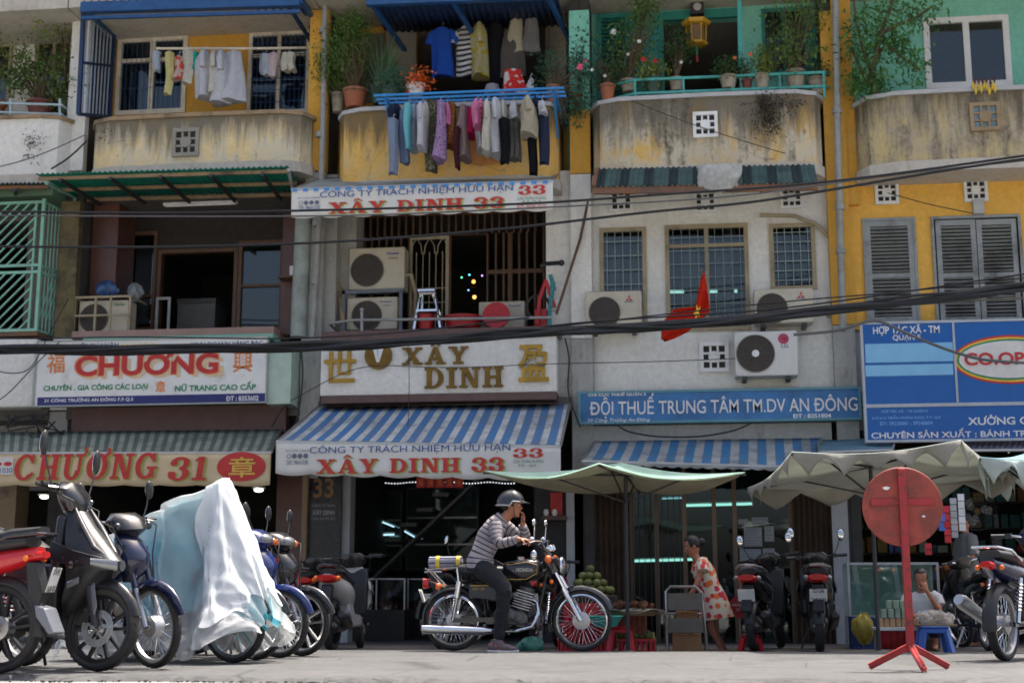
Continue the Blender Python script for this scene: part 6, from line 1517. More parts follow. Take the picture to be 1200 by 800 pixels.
def wheel(par, x, z, Rr, w, style='alloy', disc=True, drum=False, S=None, name='wheel', rimm=ALLOY, nsp=5):
 c = V((x, 0, z)); tr = lambda mb: (mb if S is None else MB().merge(mb, S))
 t_ = MB(); h = w * .62
 t_.lathe([(Rr - h, -w * .34), (Rr - h * .55, -w * .5), (Rr - h * .2, -w * .42), (Rr - .004, -w * .18), (Rr, 0), (Rr - .004, w * .18), (Rr - h * .2, w * .42), (Rr - h * .55, w * .5), (Rr - h, w * .34)], c, RX, 48, closed=True)
 for k in range(40):
  for sg in (-1, 1):
   a = 2 * PI * (k + (.25 if sg > 0 else -.25)) / 40; p = c + V((math.cos(a) * (Rr - .0085), sg * w * .2, math.sin(a) * (Rr - .0085)))
   t_.obox(p, (.012, w * .28, .012), Matrix.Rotation(-a, 3, 'Y') @ Matrix.Rotation(sg * .5, 3, 'X'))
 tyre = obj(name, tr(t_), RUBBER, par, local=True)
 r0 = Rr - h + .004
 m = MB(); m.lathe([(r0, -w * .36), (r0 - .012, -w * .4), (r0 - .026, -w * .2), (r0 - .026, w * .2), (r0 - .012, w * .4), (r0, w * .36)], c, RX, 48, closed=True); obj('rim', tr(m), rimm, tyre, local=True)
 m = MB()
 if style == 'spoke':
  for k in range(36):
   a = 2 * PI * k / 36; sg = 1 if k % 2 else -1; b = a + (.35 if (k // 2) % 2 else -.35)
   m.cyl(c + V((.05 * math.cos(b), sg * .022, .05 * math.sin(b))), c + V(((r0 - .02) * math.cos(a), 0, (r0 - .02) * math.sin(a))), .0022, None, 4)
  obj('spokes', tr(m), CHROME, tyre, local=True)
 else:
  for k in range(nsp):
   a = 2 * PI * k / nsp + .3; d = V((math.cos(a), 0, math.sin(a))); e = V((-d.z, 0, d.x))
   for sg in (-.5, .5): m.beam(c + d * .04 + e * sg * .035, c + d * (r0 - .018) + e * sg * .11, .018, .03, up=(0, 1, 0))
  obj('spokes', tr(m), rimm, tyre, local=True)
 m = MB(); rh = .075 if drum else .042
 m.lathe([(0, -.06), (.018, -.06), (.02, -.045), (rh, -.04), (rh * 1.04, 0), (rh, .04), (.02, .045), (.018, .06), (0, .06)], c, RX, 24); obj('hub', tr(m), ALLOY, tyre, local=True)
 if disc:
  m = MB(); y = -.055; rd = Rr * .44
  n = 40
  for k in range(n):
   a0, a1 = 2 * PI * k / n, 2 * PI * (k + .8) / n
   q = lambda a, r: (r * math.cos(a), r * math.sin(a))
   m.prism([q(a0, rd * .66), q(a0, rd * .98), q(a1, rd * .98), q(a1, rd * .66)], c + V((0, y, 0)), (1, 0, 0), (0, 0, 1), -.004)
  m.lathe([(rd * .94, .0), (rd, .0), (rd, .005), (rd * .94, .005)], c + V((0, y, 0)), RX, 40, closed=True); m.lathe([(rd * .62, .0), (rd * .72, .0), (rd * .72, .005), (rd * .62, .005)], c + V((0, y, 0)), RX, 40, closed=True)
  for k in range(5): a = k * 2 * PI / 5; m.beam(c + V((.03 * math.cos(a), y, .03 * math.sin(a))), c + V((rd * .65 * math.cos(a + .3), y, rd * .65 * math.sin(a + .3))), .02, .005, up=(0, 1, 0))
  obj('brake_disc', tr(m), STEEL, tyre, local=True)
 return tyre
def fender(mb, x, z, Rr, w, a0, a1, th=.012, n=16, lift=.02, pinch=0.0, tip=0.0):
 """arched mudguard over a wheel from angle a0 to a1 (degrees, 0 = forwards)"""
 rings = []
 for k in range(n + 1):
  f = k / n; a = R(a0 + (a1 - a0) * f); ww = w * (1 - pinch * (1 - math.sin(PI * min(1, max(0, f)))))
  rr = Rr + lift + tip * abs(2 * f - 1) ** 2
  o = V((x, 0, z)); d = V((math.cos(a), 0, math.sin(a)))
  r = []
  for j in range(9):
   g = -1 + 2 * j / 8; r.append(o + d * (rr - .045 * abs(g) ** 2.4) + V((0, ww * g, 0)))
  for j in range(8, -1, -1):
   g = -1 + 2 * j / 8; r.append(o + d * (rr - th - .045 * abs(g) ** 2.4) + V((0, (ww - th * .4) * g, 0)))
  rings.append(r)
 mb.loft(rings)
def xsec(mb, secs, n=18, p=2.4):      # (x, z, ry, rz): rings across the bike
 mb.loft([ring((x, 0, z), (0, 1, 0), (0, 0, 1), ry, rz, n, p) for x, z, ry, rz in secs])
def shield(mb, secs, n=22, px=1.15, py=.85):            # (z, x, half width, forward bulge, back bulge)
 rings = []
 for z, xc, ry, fx, bx in secs:
  r = []
  for k in range(n):
   a = 2 * PI * k / n; ca, sa = math.cos(a), math.sin(a)
   r.append(V((xc + (fx if ca > 0 else bx) * math.copysign(abs(ca) ** px, ca), ry * math.copysign(abs(sa) ** py, sa), z)))
  rings.append(r)
 mb.loft(rings)
def mirror(par, base, top, sg, m=BLACKPL, S=None, rw=.052, rh=.034, tall=False):
 tr = lambda mb: (mb if S is None else MB().merge(mb, S))
 mb = MB(); b, t_ = V(base), V(top); mb.tube([b, b.lerp(t_, .5) + V((0, sg * .01, .0)), t_], .006, 7)
 c = t_ + V((0, sg * .01, .02)); mb.ell(c, (.018, rh if tall else rw, rw if tall else rh), 16, 8)
 o = obj('mirror', tr(mb), m, par, local=True)
 mb = MB(); mb.ell(c + V((-.012, 0, 0)), (.009, (rh if tall else rw) * .86, (rw if tall else rh) * .86), 16, 6); obj('mirror_glass', tr(mb), MIRG, o, local=True)
def plate_part(par, c, rx, lines, w=.19, hgt=.14, S=None, rz=0.0):
 """number plate: centre c, tilted back by rx; faces backwards (-x)"""
 M = Matrix.Rotation(rz, 3, 'Z') @ Matrix.Rotation(-rx, 3, 'Y'); c = V(c)
 mb = MB(); mb.obox(c, (.004, w, hgt), M); o = obj('number_plate', mb, PLATE, par, local=True, bevel=.002)
 t_ = MB()
 for k, ln_ in enumerate(lines):
  z0 = (.05 if k == 0 else -.055) * hgt / .14; h2 = .046 * hgt / .14
  tm = MB(); fit_text(tm, ln_, -w * (.32 if k == 0 else .42), w * (.32 if k == 0 else .42), z0 - h2 * .5 + .0, z0 + h2 * .5 + .0, 0, .02)
  for v in tm.v: v.x, v.y, v.z = -.0035, -v.x, v.z
  t_.merge(tm, Matrix.Translation(c) @ M.to_4x4())
 if lines: obj('plate_lettering', t_, INKK, o, local=True, smooth=0)
 return o
def indicator(par, c, d=(0, 0, 0), r=.035, m=LENSO, S=None):
 tr = lambda mb: (mb if S is None else MB().merge(mb, S))
 mb = MB(); mb.ell(V(c), (r * .8, r, r), 14, 10); obj('indicator', tr(mb), m, par, local=True)
def steer_mat(px, ang, rake=R(26)):
 ax = V((-math.sin(rake), 0, math.cos(rake)))
 return Matrix.Translation(V(px)) @ Matrix.Rotation(ang, 4, ax) @ Matrix.Translation(-V(px))
def handlebar(par, x, z, w, S, grip=BLACKPL, bar=CHROME, drop=.0, back=.1):
 tr = lambda mb: MB().merge(mb, S)
 mb = MB(); mb.tube([(x - back, -w, z - drop), (x - back * .3, -w * .55, z), (x, 0, z - .02), (x - back * .3, w * .55, z), (x - back, w, z - drop)], .011, 8); o = obj('handlebar', tr(mb), bar, par, local=True)
 for sg in (-1, 1):
  mb = MB(); a, b = V((x - back * .62, sg * w * .72, z - drop * .6)), V((x - back * 1.05, sg * (w + .03), z - drop)); mb.tube([a, a.lerp(b, .2), b.lerp(a, .1), b], [.016, .018, .018, .02], 10); obj('grip', tr(mb), grip, o, local=True)
  mb = MB(); mb.tube([a + V((.03, 0, .0)), a + V((.06, sg * .03, -.01)), b + V((.05, -sg * .02, -.015))], .006, 6); obj('brake_lever', tr(mb), STEEL, o, local=True)
  mb = MB(); mb.obox(a + V((0, -sg * .02, 0)), (.05, .05, .045)); obj('switch_block', tr(mb), BLACKPL, o, local=True)
 return o

def scooter(label, loc, rz, body=P_MATT, accent=P_GREY, steer=0.0, plate=None, cat='scooter', group='parked motorbikes', mir=True, tailc=P_RED, rear_only=False, tall=1.0, plastic_tail=False, helmet=None, step=True, bright=False):
 b = thing('scooter', label, cat, loc, rz, group); H = tall
 S = steer_mat((.42, 0, .9), steer)
 tr = lambda mb: MB().merge(mb, S)
 wheel(b, -.62, .28, .28, .1, 'alloy', False, name='rear_wheel', rimm=BLKALLOY, nsp=5)
 fw = wheel(b, .66, .28, .28, .09, 'alloy', True, S=S, name='front_wheel', rimm=BLKALLOY, nsp=5)
 # fork and calliper
 mb = MB()
 for sg in (-1, 1): mb.tube([(.44, sg * .075, .78), (.61, sg * .08, .42), (.66, sg * .08, .28)], [.022, .022, .026], 10)
 mb.obox((.585, -.07, .36), (.05, .05, .09)); mb.obox((.60, -.05, .40), (.03, .04, .06)); obj('fork', tr(mb), BLACKPL, b, local=True)
 mb = MB(); mb.lathe([(0, -.012), (.014, -.012), (.014, .012), (0, .012)], (.66, -.11, .28), RX, 10); obj('axle_nut', tr(mb), STEEL, b, local=True)
 mb = MB(); fender(mb, .66, .28, .28, .068, 168, 18, lift=.025, pinch=.35); obj('front_mudguard', tr(mb), body, b, local=True, smooth=50)
 mb = MB()
 for sg in (-1, 1): mb.prism([(.545, .52), (.60, .56), (.66, .42), (.645, .34), (.61, .36)], (0, sg * .085 + (.012 if sg > 0 else 0), 0), (1, 0, 0), (0, 0, 1), .012)
 obj('fork_guard', tr(mb), accent, b, local=True, bevel=.004)
 # front cowl with pointed nose, side blades, headlights
 mb = MB(); shield(mb, [(.36, .40, .12, .06, .05), (.46, .43, .17, .12, .06), (.56, .45, .2, .2, .08), (.63, .46, .205, .31, .1), (.68, .45, .21, .33, .1), (.74, .43, .2, .27, .1), (.88, .38, .16, .13, .08), (.97, .34, .12, .07, .06)], 26, 1.25, 1.0); obj('front_cowl', mb, body, b, local=True, smooth=28)
 mb = MB()
 for sg in (-1, 1):
  y = sg * .2
  mb.loft([[V(q) for q in ((.30, y, .80), (.52, y * .98, .74), (.70, y * .45, .70), (.71, y * .42, .67), (.5, y * 1.12, .655), (.28, y * 1.1, .7))], [V((q[0], q[1] + sg * .02, q[2])) for q in ((.30, y, .80), (.52, y * .98, .74), (.70, y * .45, .70), (.71, y * .42, .67), (.5, y * 1.12, .655), (.28, y * 1.1, .7))]])
 obj('side_blade', mb, accent if bright else body, b, local=True, smooth=20, bevel=.004)
 for sg in (-1, 1):
  mb = MB(); mb.tube([(.40, sg * .085, .985), (.50, sg * .1, .88), (.62, sg * .105, .76), (.72, sg * .06, .70)], [.012, .03, .026, .008], 8, flat=.5, upv=(0, 1, 0)); obj('nose_panel', mb, mat('bike_dark_grey', (.045, .046, .05), .3), b, local=True, smooth=50)
  mb = MB(); mb.tube([(.74, sg * .03, .635), (.66, sg * .11, .645), (.54, sg * .19, .668), (.40, sg * .215, .70)], [.012, .024, .018, .006], 8, flat=.7); obj('cowl_trim', mb, P_BLACK, b, local=True, smooth=50)
  mb = MB(); mb.loft([[V((.785 - .14 * k, sg * (.03 + .14 * k), .655 + .02 * k)) + V((.016 * math.cos(a), sg * .016 * math.cos(a), (.032 - .01 * k) * math.sin(a))) for a in [2 * PI * i / 10 for i in range(10)]] for k in (0, .35, .7, 1)]); obj('headlight', mb, LENSW, b, local=True)
  mb = MB(); mb.loft([[V((.46 + .1 * k, sg * (.205 - .02 * k), .545 + .03 * k)) + V((.01 * math.cos(a), sg * .01 * math.cos(a), .02 * math.sin(a))) for a in [2 * PI * i / 8 for i in range(8)]] for k in (0, .5, 1)]); obj('indicator', mb, LENSW, b, local=True)
 mb = MB(); mb.lathe([(0, 0), (.022, 0), (.022, .005), (0, .007)], (.50, -.215, .66), RX, 16); obj('emblem', mb, accent, b, local=True)
 # handlebar cover, screen, mirrors
 mb = MB(); shield(mb, [(.96, .33, .1, .06, .07), (1.02, .32, .16, .08, .08), (1.08, .30, .17, .08, .08), (1.13, .28, .1, .05, .06)]); obj('handlebar_cover', tr(mb), P_BLACK, b, local=True, smooth=40)
 handlebar(b, .29, 1.08, .33, S, bar=BLACKPL, back=.06)
 if mir:
  for sg in (-1, 1): mirror(b, (.27, sg * .22, 1.1), (.24, sg * .3, 1.30), sg, S=S, tall=True, rw=.075, rh=.04)
 for sg in (-1, 1):
  mb = MB(); mb.tube([(.27, sg * .2, 1.05), (.42, sg * .2, 1.0), (.47, sg * .12, .8), (.52, sg * .09, .5)], .006, 6); obj('brake_cable', tr(mb), BLACKPL, b, local=True)
 # leg shield, floor, body, seat
 mb = MB(); mb.prism([(.36, .36), (.36, .95), (.30, .95), (.26, .40)], (0, .19, 0), (1, 0, 0), (0, 0, 1), .38); obj('leg_shield', mb, BLACKPL, b, local=True, bevel=.03)
 mb = MB(); mb.prism([(.34, .26), (.34, .40), (-.05, .42), (-.2, .62), (-.36, .60), (-.3, .26)], (0, .13, 0), (1, 0, 0), (0, 0, 1), .26); obj('floor', mb, body, b, local=True, bevel=.03)
 mb = MB(); xsec(mb, [(.02, .55, .09, .12), (-.15, .62, .15, .15), (-.4, .66, .18, .15), (-.65, .72, .16, .12), (-.85, .79, .1, .07), (-.95, .83, .05, .03)]); obj('body', mb, body, b, local=True, smooth=50)
 mb = MB(); xsec(mb, [(.06, .74, .08, .03), (-.1, .78, .13, .05), (-.35, .80, .15, .055), (-.6, .86, .14, .055), (-.82, .89, .09, .035)]); obj('seat', mb, SEATM, b, local=True, smooth=60)
 mb = MB(); mb.tube([(-.55, -.15, .88), (-.8, -.14, .93), (-.98, -.07, .95), (-1.0, 0, .955), (-.98, .07, .95), (-.8, .14, .93), (-.55, .15, .88)], .018, 8); obj('grab_rail', mb, STEEL if plastic_tail else P_BLACK, b, local=True)
 mb = MB(); xsec(mb, [(-.86, .80, .115, .05), (-.93, .81, .12, .045), (-.975, .815, .09, .03)]); obj('tail_light', mb, LENSR, b, local=True, smooth=50)
 for sg in (-1, 1):
  mb = MB(); xs_ = [(-.84, .82), (-.92, .83)]; mb.ell((-.89, sg * .125, .81), (.06, .035, .035), 12, 8); obj('indicator', mb, LENSW if plastic_tail else LENSO, b, local=True)
 mb = MB(); fender(mb, -.62, .28, .28, .07, 175, 60, lift=.03); obj('inner_mudguard', mb, BLACKPL, b, local=True)
 mb = MB(); mb.prism([(-.80, .74), (-.92, .74), (-1.02, .45), (-1.0, .42), (-.9, .5)], (0, .06, 0), (1, 0, 0), (0, 0, 1), .12); obj('rear_mudguard', mb, BLACKPL, b, local=True, bevel=.01)
 if plate is not None: plate_part(b, (-.99, 0, .62), R(18), plate)
 mb = MB(); xsec(mb, [(-.2, .3, .09, .09), (-.45, .3, .11, .1), (-.62, .28, .09, .08)]); obj('engine', mb, CAST, b, local=True)
 mb = MB(); mb.tube([(-.2, -.12, .24), (-.4, -.15, .26), (-.5, -.16, .3), (-.85, -.17, .4), (-.88, -.17, .41)], [.02, .025, .055, .06, .035], 12); o = obj('exhaust', mb, BLACKPL, b, local=True)
 mb = MB(); mb.tube([(-.55, -.2, .37), (-.8, -.215, .44)], [.035, .04], 10, flat=.4); obj('heat_shield', mb, accent, o, local=True)
 mb = MB(); mb.tube([(-.1, .12, .26), (-.12, .2, .02)], .012, 6); obj('side_stand', mb, DARKMETAL, b, local=True)
 return b

def underbone(label, loc, rz, body=P_NAVY, accent=P_GREY, steer=0.0, plate=None, style='spoke', group='parked motorbikes', mir=True, drum=True, disc=False, tailc=None, basket=False, cat='motorbike', exh=P_SIL, rail=CHROME, hl=True, rimm=ALLOY, exs=-1):
 b = thing('underbone_motorbike', label, cat, loc, rz, group)
 S = steer_mat((.42, 0, .9), steer); tr = lambda mb: MB().merge(mb, S)
 wheel(b, -.62, .29, .29, .075, style, False, drum=True, name='rear_wheel', rimm=rimm); wheel(b, .62, .29, .29, .066, style, disc, drum=drum, S=S, name='front_wheel', rimm=rimm)
 mb = MB()
 for sg in (-1, 1): mb.tube([(.42, sg * .07, .80), (.51, sg * .07, .56)], .02, 10)
 obj('fork', tr(mb), body, b, local=True)
 for sg in (-1, 1):
  mb = MB(); mb.tube([(.50, sg * .07, .58), (.60, sg * .075, .34), (.62, sg * .075, .29)], [.02, .024, .026], 10); obj('fork_slider', tr(mb), P_SIL, b, local=True)
 mb = MB(); fender(mb, .62, .29, .29, .055, 190, 15, lift=.045, pinch=.6, tip=.03); obj('front_mudguard', tr(mb), body, b, local=True, smooth=50)
 # leg shields and front cowl
 mb = MB()
 for sg in (-1, 1):
  mb.loft([[V((.40, sg * .05, .86)), V((.44, sg * .12, .86)), V((.38, sg * .16, .86))], [V((.40, sg * .1, .66)), V((.42, sg * .22, .66)), V((.3, sg * .24, .66))], [V((.28, sg * .13, .46)), V((.26, sg * .25, .46)), V((.12, sg * .22, .46))], [V((.2, sg * .13, .32)), V((.18, sg * .2, .32)), V((.08, sg * .18, .32))]])
 obj('leg_shield', mb, accent, b, local=True, smooth=40)
 mb = MB(); shield(mb, [(.60, .40, .08, .05, .04), (.70, .41, .13, .1, .06), (.80, .39, .15, .13, .07), (.90, .35, .13, .1, .07), (.96, .32, .09, .05, .05)]); obj('front_cowl', mb, body, b, local=True, smooth=50)
 mb = MB(); shield(mb, [(.93, .34, .08, .08, .06), (.98, .34, .15, .13, .09), (1.05, .31, .16, .12, .09), (1.10, .28, .1, .07, .06)]); obj('handlebar_cover', tr(mb), P_BLACK if not hl else body, b, local=True, smooth=50)
 if hl: mb = MB(); mb.ell((.43, 0, 1.01), (.05, .085, .05), 16, 10); obj('headlight', tr(mb), LENSW, b, local=True)
 for sg in (-1, 1): indicator(b, (.40, sg * .14, 1.0), r=.03, S=S, m=LENSO if hl else P_BLACK)
 handlebar(b, .28, 1.04, .33, S, back=.08)
 if mir:
  for sg in (-1, 1): mirror(b, (.24, sg * .22, 1.06), (.2, sg * .3, 1.24), sg, S=S, tall=True, rw=.07, rh=.038)
 for sg in (-1, 1):
  mb = MB(); mb.tube([(.27, sg * .2, 1.05), (.42, sg * .2, 1.0), (.47, sg * .12, .8), (.52, sg * .09, .5)], .006, 6); obj('brake_cable', tr(mb), BLACKPL, b, local=True)
 # spine, engine, body, seat
 mb = MB(); xsec(mb, [(.36, .74, .06, .08), (.15, .58, .06, .07), (-.05, .54, .07, .08), (-.2, .6, .1, .12)]); obj('frame_cover', mb, body, b, local=True, smooth=50)
 mb = MB(); xsec(mb, [(-.08, .62, .1, .1), (-.25, .66, .14, .11), (-.5, .7, .14, .09), (-.72, .74, .1, .07), (-.88, .78, .06, .04)]); obj('body', mb, body, b, local=True, smooth=50)
 mb = MB(); xsec(mb, [(.02, .73, .07, .03), (-.1, .77, .11, .045), (-.35, .79, .13, .05), (-.6, .83, .13, .05), (-.82, .85, .09, .035)]); obj('seat', mb, SEATM, b, local=True, smooth=60)
 mb = MB(); mb.tube([(-.5, -.14, .80), (-.72, -.14, .88), (-.92, -.1, .90), (-.95, 0, .9), (-.92, .1, .90), (-.72, .14, .88), (-.5, .14, .80)], .012, 8); obj('grab_rail', mb, rail, b, local=True)
 mb = MB(); xsec(mb, [(-.84, .755, .06, .035), (-.9, .76, .062, .03), (-.925, .765, .045, .022)]); obj('tail_light', mb, LENSR, b, local=True, smooth=50)
 for sg in (-1, 1): indicator(b, (-.84, sg * .1, .74), r=.022)
 mb = MB(); fender(mb, -.62, .29, .29, .06, 190, 70, lift=.05); obj('rear_mudguard', mb, BLACKPL, b, local=True)
 if plate is not None: plate_part(b, (-.98, 0, .58), R(22), plate)
 mb = MB(); mb.ell((.12, 0, .36), (.15, .1, .1), 16, 10); mb.tube([(.12, 0, .37), (.3, 0, .42)], [.07, .065], 12)
 for k in range(5): mb.tube([(.2 + .022 * k, 0, .385 + .01 * k), (.21 + .022 * k, 0, .388 + .01 * k)], .085, 14)
 mb.lathe([(0, .1), (.09, .1), (.1, .13), (0, .14)], (.06, 0, .35), RX, 20); obj('engine', mb, CAST, b, local=True)
 mb = MB(); mb.tube([(.3, -.05, .36), (.25, exs * .1, .24), (0, exs * .14, .2), (-.25, exs * .16, .24), (-.35, exs * .17, .27), (-.85, exs * (.19 if exs < 0 else .24), .36 if exs < 0 else .47), (-.9, exs * (.19 if exs < 0 else .25), .37 if exs < 0 else .49)], [.016, .016, .018, .022, .042, .05 if exs < 0 else .06, .03 if exs < 0 else .045], 12); obj('exhaust', mb, exh, b, local=True)
 for sg in (-1, 1):
  mb = MB(); mb.tube([(-.5, sg * .12, .66), (-.62, sg * .12, .3)], .022, 10)
  for k in range(8): f = .15 + k * .08; p = V((-.5 - .12 * f, sg * .12, .66 - .36 * f)); mb.lathe([(.026, -.008), (.034, 0), (.026, .008)], p, n=12)
  obj('shock_absorber', mb, CHROME, b, local=True)
 mb = MB(); mb.beam((.0, .08, .3), (-.62, .09, .29), .03, .07); mb.beam((.0, -.08, .3), (-.62, -.09, .29), .025, .04); obj('swing_arm', mb, body, b, local=True)
 mb = MB(); mb.tube([(.02, -.28, .28), (.02, .28, .28)], .014, 8); obj('foot_pegs', mb, BLACKPL, b, local=True)
 mb = MB(); mb.tube([(-.05, .1, .26), (-.1, .22, .02)], .012, 6); obj('side_stand', mb, STEEL, b, local=True)
 return b

def at(px, Y, dz=0.0):
 p = P(px, 760, Y); return V((p.x, Y, gz(Y) + dz))
def place_wheel(px, Y, rz, wx=.66):      # bike origin so that its front wheel (local x = wx) stands over picture column px at depth Y
 a = at(px, Y); o = a - V((math.cos(rz) * wx, math.sin(rz) * wx, 0)); o.z = gz(o.y) if o.y > 8.8 else 0; return o
# ---- foreground row at the left
B_ = scooter('matt black scooter with angular nose and perforated brake disc at the front of the row', place_wheel(120, 9.3, R(-24)), R(-24), P_MATT, P_GREY, R(14))
C_ = underbone('dark blue motorbike with spoked front wheel between the black scooter and the plastic cover', place_wheel(179, 9.75, R(-20), .62), R(-20), P_NAVY, P_NAVY, R(-12), mir=True, disc=False, hl=False)
A_ = underbone('red and black motorbike seen from behind with plate 169.55 at the left edge', place_wheel(1, 8.98, R(170), -.62), R(170), P_RED, P_BLACK, 0, None, 'alloy', exh=BLACKPL, rail=P_BLACK, rimm=BLKALLOY)
for o in list(B_.children) + [c_ for p_ in B_.children for c_ in p_.children]:      # this one stands tall and narrow
 if 'wheel' in o.name or (o.parent and 'wheel' in o.parent.name): continue
 for v in o.data.vertices:
  if v.co.z > .42: v.co.z = .42 + (v.co.z - .42) * 1.2
  if v.co.z > .5 and 'handle' not in o.name and 'mirror' not in o.name: v.co.y *= .8
C_.scale = (.97, .97, 1.0)
# tail detail of the red motorbike
mb = MB(); mb.prism([(-.80, .72), (-.88, .72), (-.94, .52), (-.9, .40), (-.84, .44)], (0, .05, 0), (1, 0, 0), (0, 0, 1), .1); obj('plate_bracket', mb, BLACKPL, A_, local=True, bevel=.01)
plate_part(A_, (-1.0, .01, .60), R(16), ['59-H1', '169.55'], .19, .165, rz=R(18))
mb = MB(); mb.prism([(-.9, .44), (-.98, .42), (-1.06, .26), (-1.02, .25), (-.92, .36)], (0, .07, 0), (1, 0, 0), (0, 0, 1), .14); obj('mud_flap', mb, P_GREY, A_, local=True, bevel=.01)
mb = MB(); xsec(mb, [(-.35, .83, .11, .03), (-.7, .9, .1, .04), (-.9, .93, .06, .02)]); obj('tail_fairing', mb, SEATM, A_, local=True, smooth=40)
# the bike under the plastic sheet
D_ = underbone('parked motorbike almost hidden under the plastic sheet', place_wheel(274, 10.9, R(-20), .62), R(-20), P_BLACK, P_BLACK, R(0), None, 'alloy', mir=False)
TOPL = [(.92, .48), (.82, .74), (.66, 1.06), (.50, 1.42), (.46, 1.42), (.2, 1.26), (-.1, 1.2), (-.2, 1.2), (-.5, 1.06), (-.86, .96), (-.98, .62)]
def cover_fn(infl, seed):
 """sheet hung like a tent from the mirrors, bars and tail: flat sides with sharp pleats"""
 tri = lambda a: abs((a % 1.0) * 2 - 1) * 2 - 1
 def f(u, v):
  u = min(1, max(0, u)); x = .92 - 1.9 * u; zt = .62
  for (xa, za), (xb, zb) in zip(TOPL, TOPL[1:]):
   if xb - 1e-6 <= x <= xa + 1e-6: zt = za + (zb - za) * (xa - x) / (xa - xb); break
  s_ = 2 * v - 1; q = abs(s_); near = s_ < 0
  ends = min(1, (1 - abs(2 * u - 1)) * 4.5)
  bar = .34 * math.exp(-((x - .22) / .14) ** 2) + .07 + infl
  hem = (.40 + .12 * math.sin(u * 9 + seed)) * (.4 + .6 * ends) + infl
  zb = (.04 if u > .36 else .04 + .13 * (.36 - u) / .36) + .05 * math.sin(u * 17 + seed) + .03 * math.sin(u * 41)
  k = .16
  if q < k: y = bar * ends * q / k; z = zt + infl - .05 * (q / k) * (1 if x > .1 else .6)
  else:
   g = (q - k) / (1 - k); y = bar * ends * (1 - g) + hem * g; z = zt + infl - .05 + (zb - zt + .05) * g
   y += .075 * g * (1.15 - g * .4) * tri(u * 4.6 + g * .35 + (0 if near else .3) + seed * .04) + .03 * g * tri(u * 11 - g * .8 + seed)
  c_ = .006 * tri(u * 19 + q * 5 + seed) + .005 * tri(q * 9 - u * 13)
  x2 = x + (.1 * q * (1 if u < .5 else -1) * abs(2 * u - 1) ** 2) + .02 * tri(q * 3 + u * 5)
  return V((x2, math.copysign(max(.004, y + c_ * (.3 + q)), s_), z + .4 * c_))
 return f
for o in D_.children:
 if o.name.startswith('handlebar'): o.scale = (1, .72, 1)
cv = thing('motorcycle_cover', 'teal tarpaulin wrapped in translucent white plastic sheet over a parked motorbike', 'cover', D_.location, D_.rotation_euler[2])
tf_ = cover_fn(-.03, .9); q_ = MB(); q_.grid(lambda a, b: tf_(a, .13 + .74 * b + .02 * math.sin(a * 11)), 90, 60)
obj('tarpaulin', q_, cloth('teal_tarp', rgb(84, 168, 182), .12, .2), cv, local=True, smooth=45)
t_ = NT('thin_plastic'); tp = t_.n('ShaderNodeBsdfTransparent'); mx = t_.n('ShaderNodeMixShader'); tl = t_.n('ShaderNodeBsdfTranslucent'); m2 = t_.n('ShaderNodeMixShader')
t_.b.inputs['Base Color'].default_value = (.82, .84, .85, 1); t_.b.inputs['Roughness'].default_value = .32; t_.b.inputs['Specular IOR Level'].default_value = .6
tl.inputs['Color'].default_value = (.8, .83, .84, 1); m2.inputs[0].default_value = .35
t_.l(t_.b.outputs[0], m2.inputs[1]); t_.l(tl.outputs[0], m2.inputs[2])
t_.l(t_.ramp(t_.noise(1.6, 3, .5), .3, .7, (.22,) * 3, (.62,) * 3), mx.inputs[0]); t_.l(tp.outputs[0], mx.inputs[1]); t_.l(m2.outputs[0], mx.inputs[2]); vo = t_.n('ShaderNodeTexVoronoi'); vo.inputs['Scale'].default_value = 9; t_.l(t_.coord(), vo.inputs['Vector']); t_.bump(t_.math('ADD', vo.outputs['Distance'], t_.noise(30, 5, .7)), .35, .015)
t_.l(mx.outputs[0], t_.t.nodes['Material Output'].inputs['Surface'])
mb = MB(); mb.grid(cover_fn(.016, .9), 96, 84); obj('plastic_sheet', mb, t_.mat, cv, local=True, smooth=45)
pw_ = cloth('white_plastic', (.8, .82, .83), .04, .3); pw_.node_tree.nodes['Principled BSDF'].inputs['Roughness'].default_value = .3
g_ = cover_fn(.03, 1.1); mb = MB(); mb.grid(lambda a, b: g_(.02 + (.17 + .1 * math.sin(PI * min(1, b * 1.25)) ** 2) * a + .025 * math.sin(b * 9), .1 + .7 * b + .03 * math.sin(a * 7)), 60, 70); obj('folded_flap', mb, pw_, cv, local=True, smooth=45)  # folded layer; its opaque white also paints in the sunlit front and top
# three more noses in the row
E_ = underbone('black motorbike with blue side panels, first wheel right of the plastic cover', place_wheel(300, 11.5, R(-22), .62), R(-22), P_BLACK, P_BLUE, 0, None, 'alloy', disc=True, drum=False)
F_ = underbone('blue and silver motorbike, middle of the three noses right of the plastic cover', place_wheel(328, 12.0, R(-22), .62), R(-22), P_BLUE, P_GREY, 0, None, 'spoke', disc=True)
G_ = underbone('black and red motorbike, last nose of the row right of the plastic cover', place_wheel(354, 12.5, R(-22), .62), R(-22), P_BLACK, P_RED, 0, None, 'alloy', disc=False, drum=False)
for o in (E_, F_, G_): o['group'] = 'parked motorbikes'
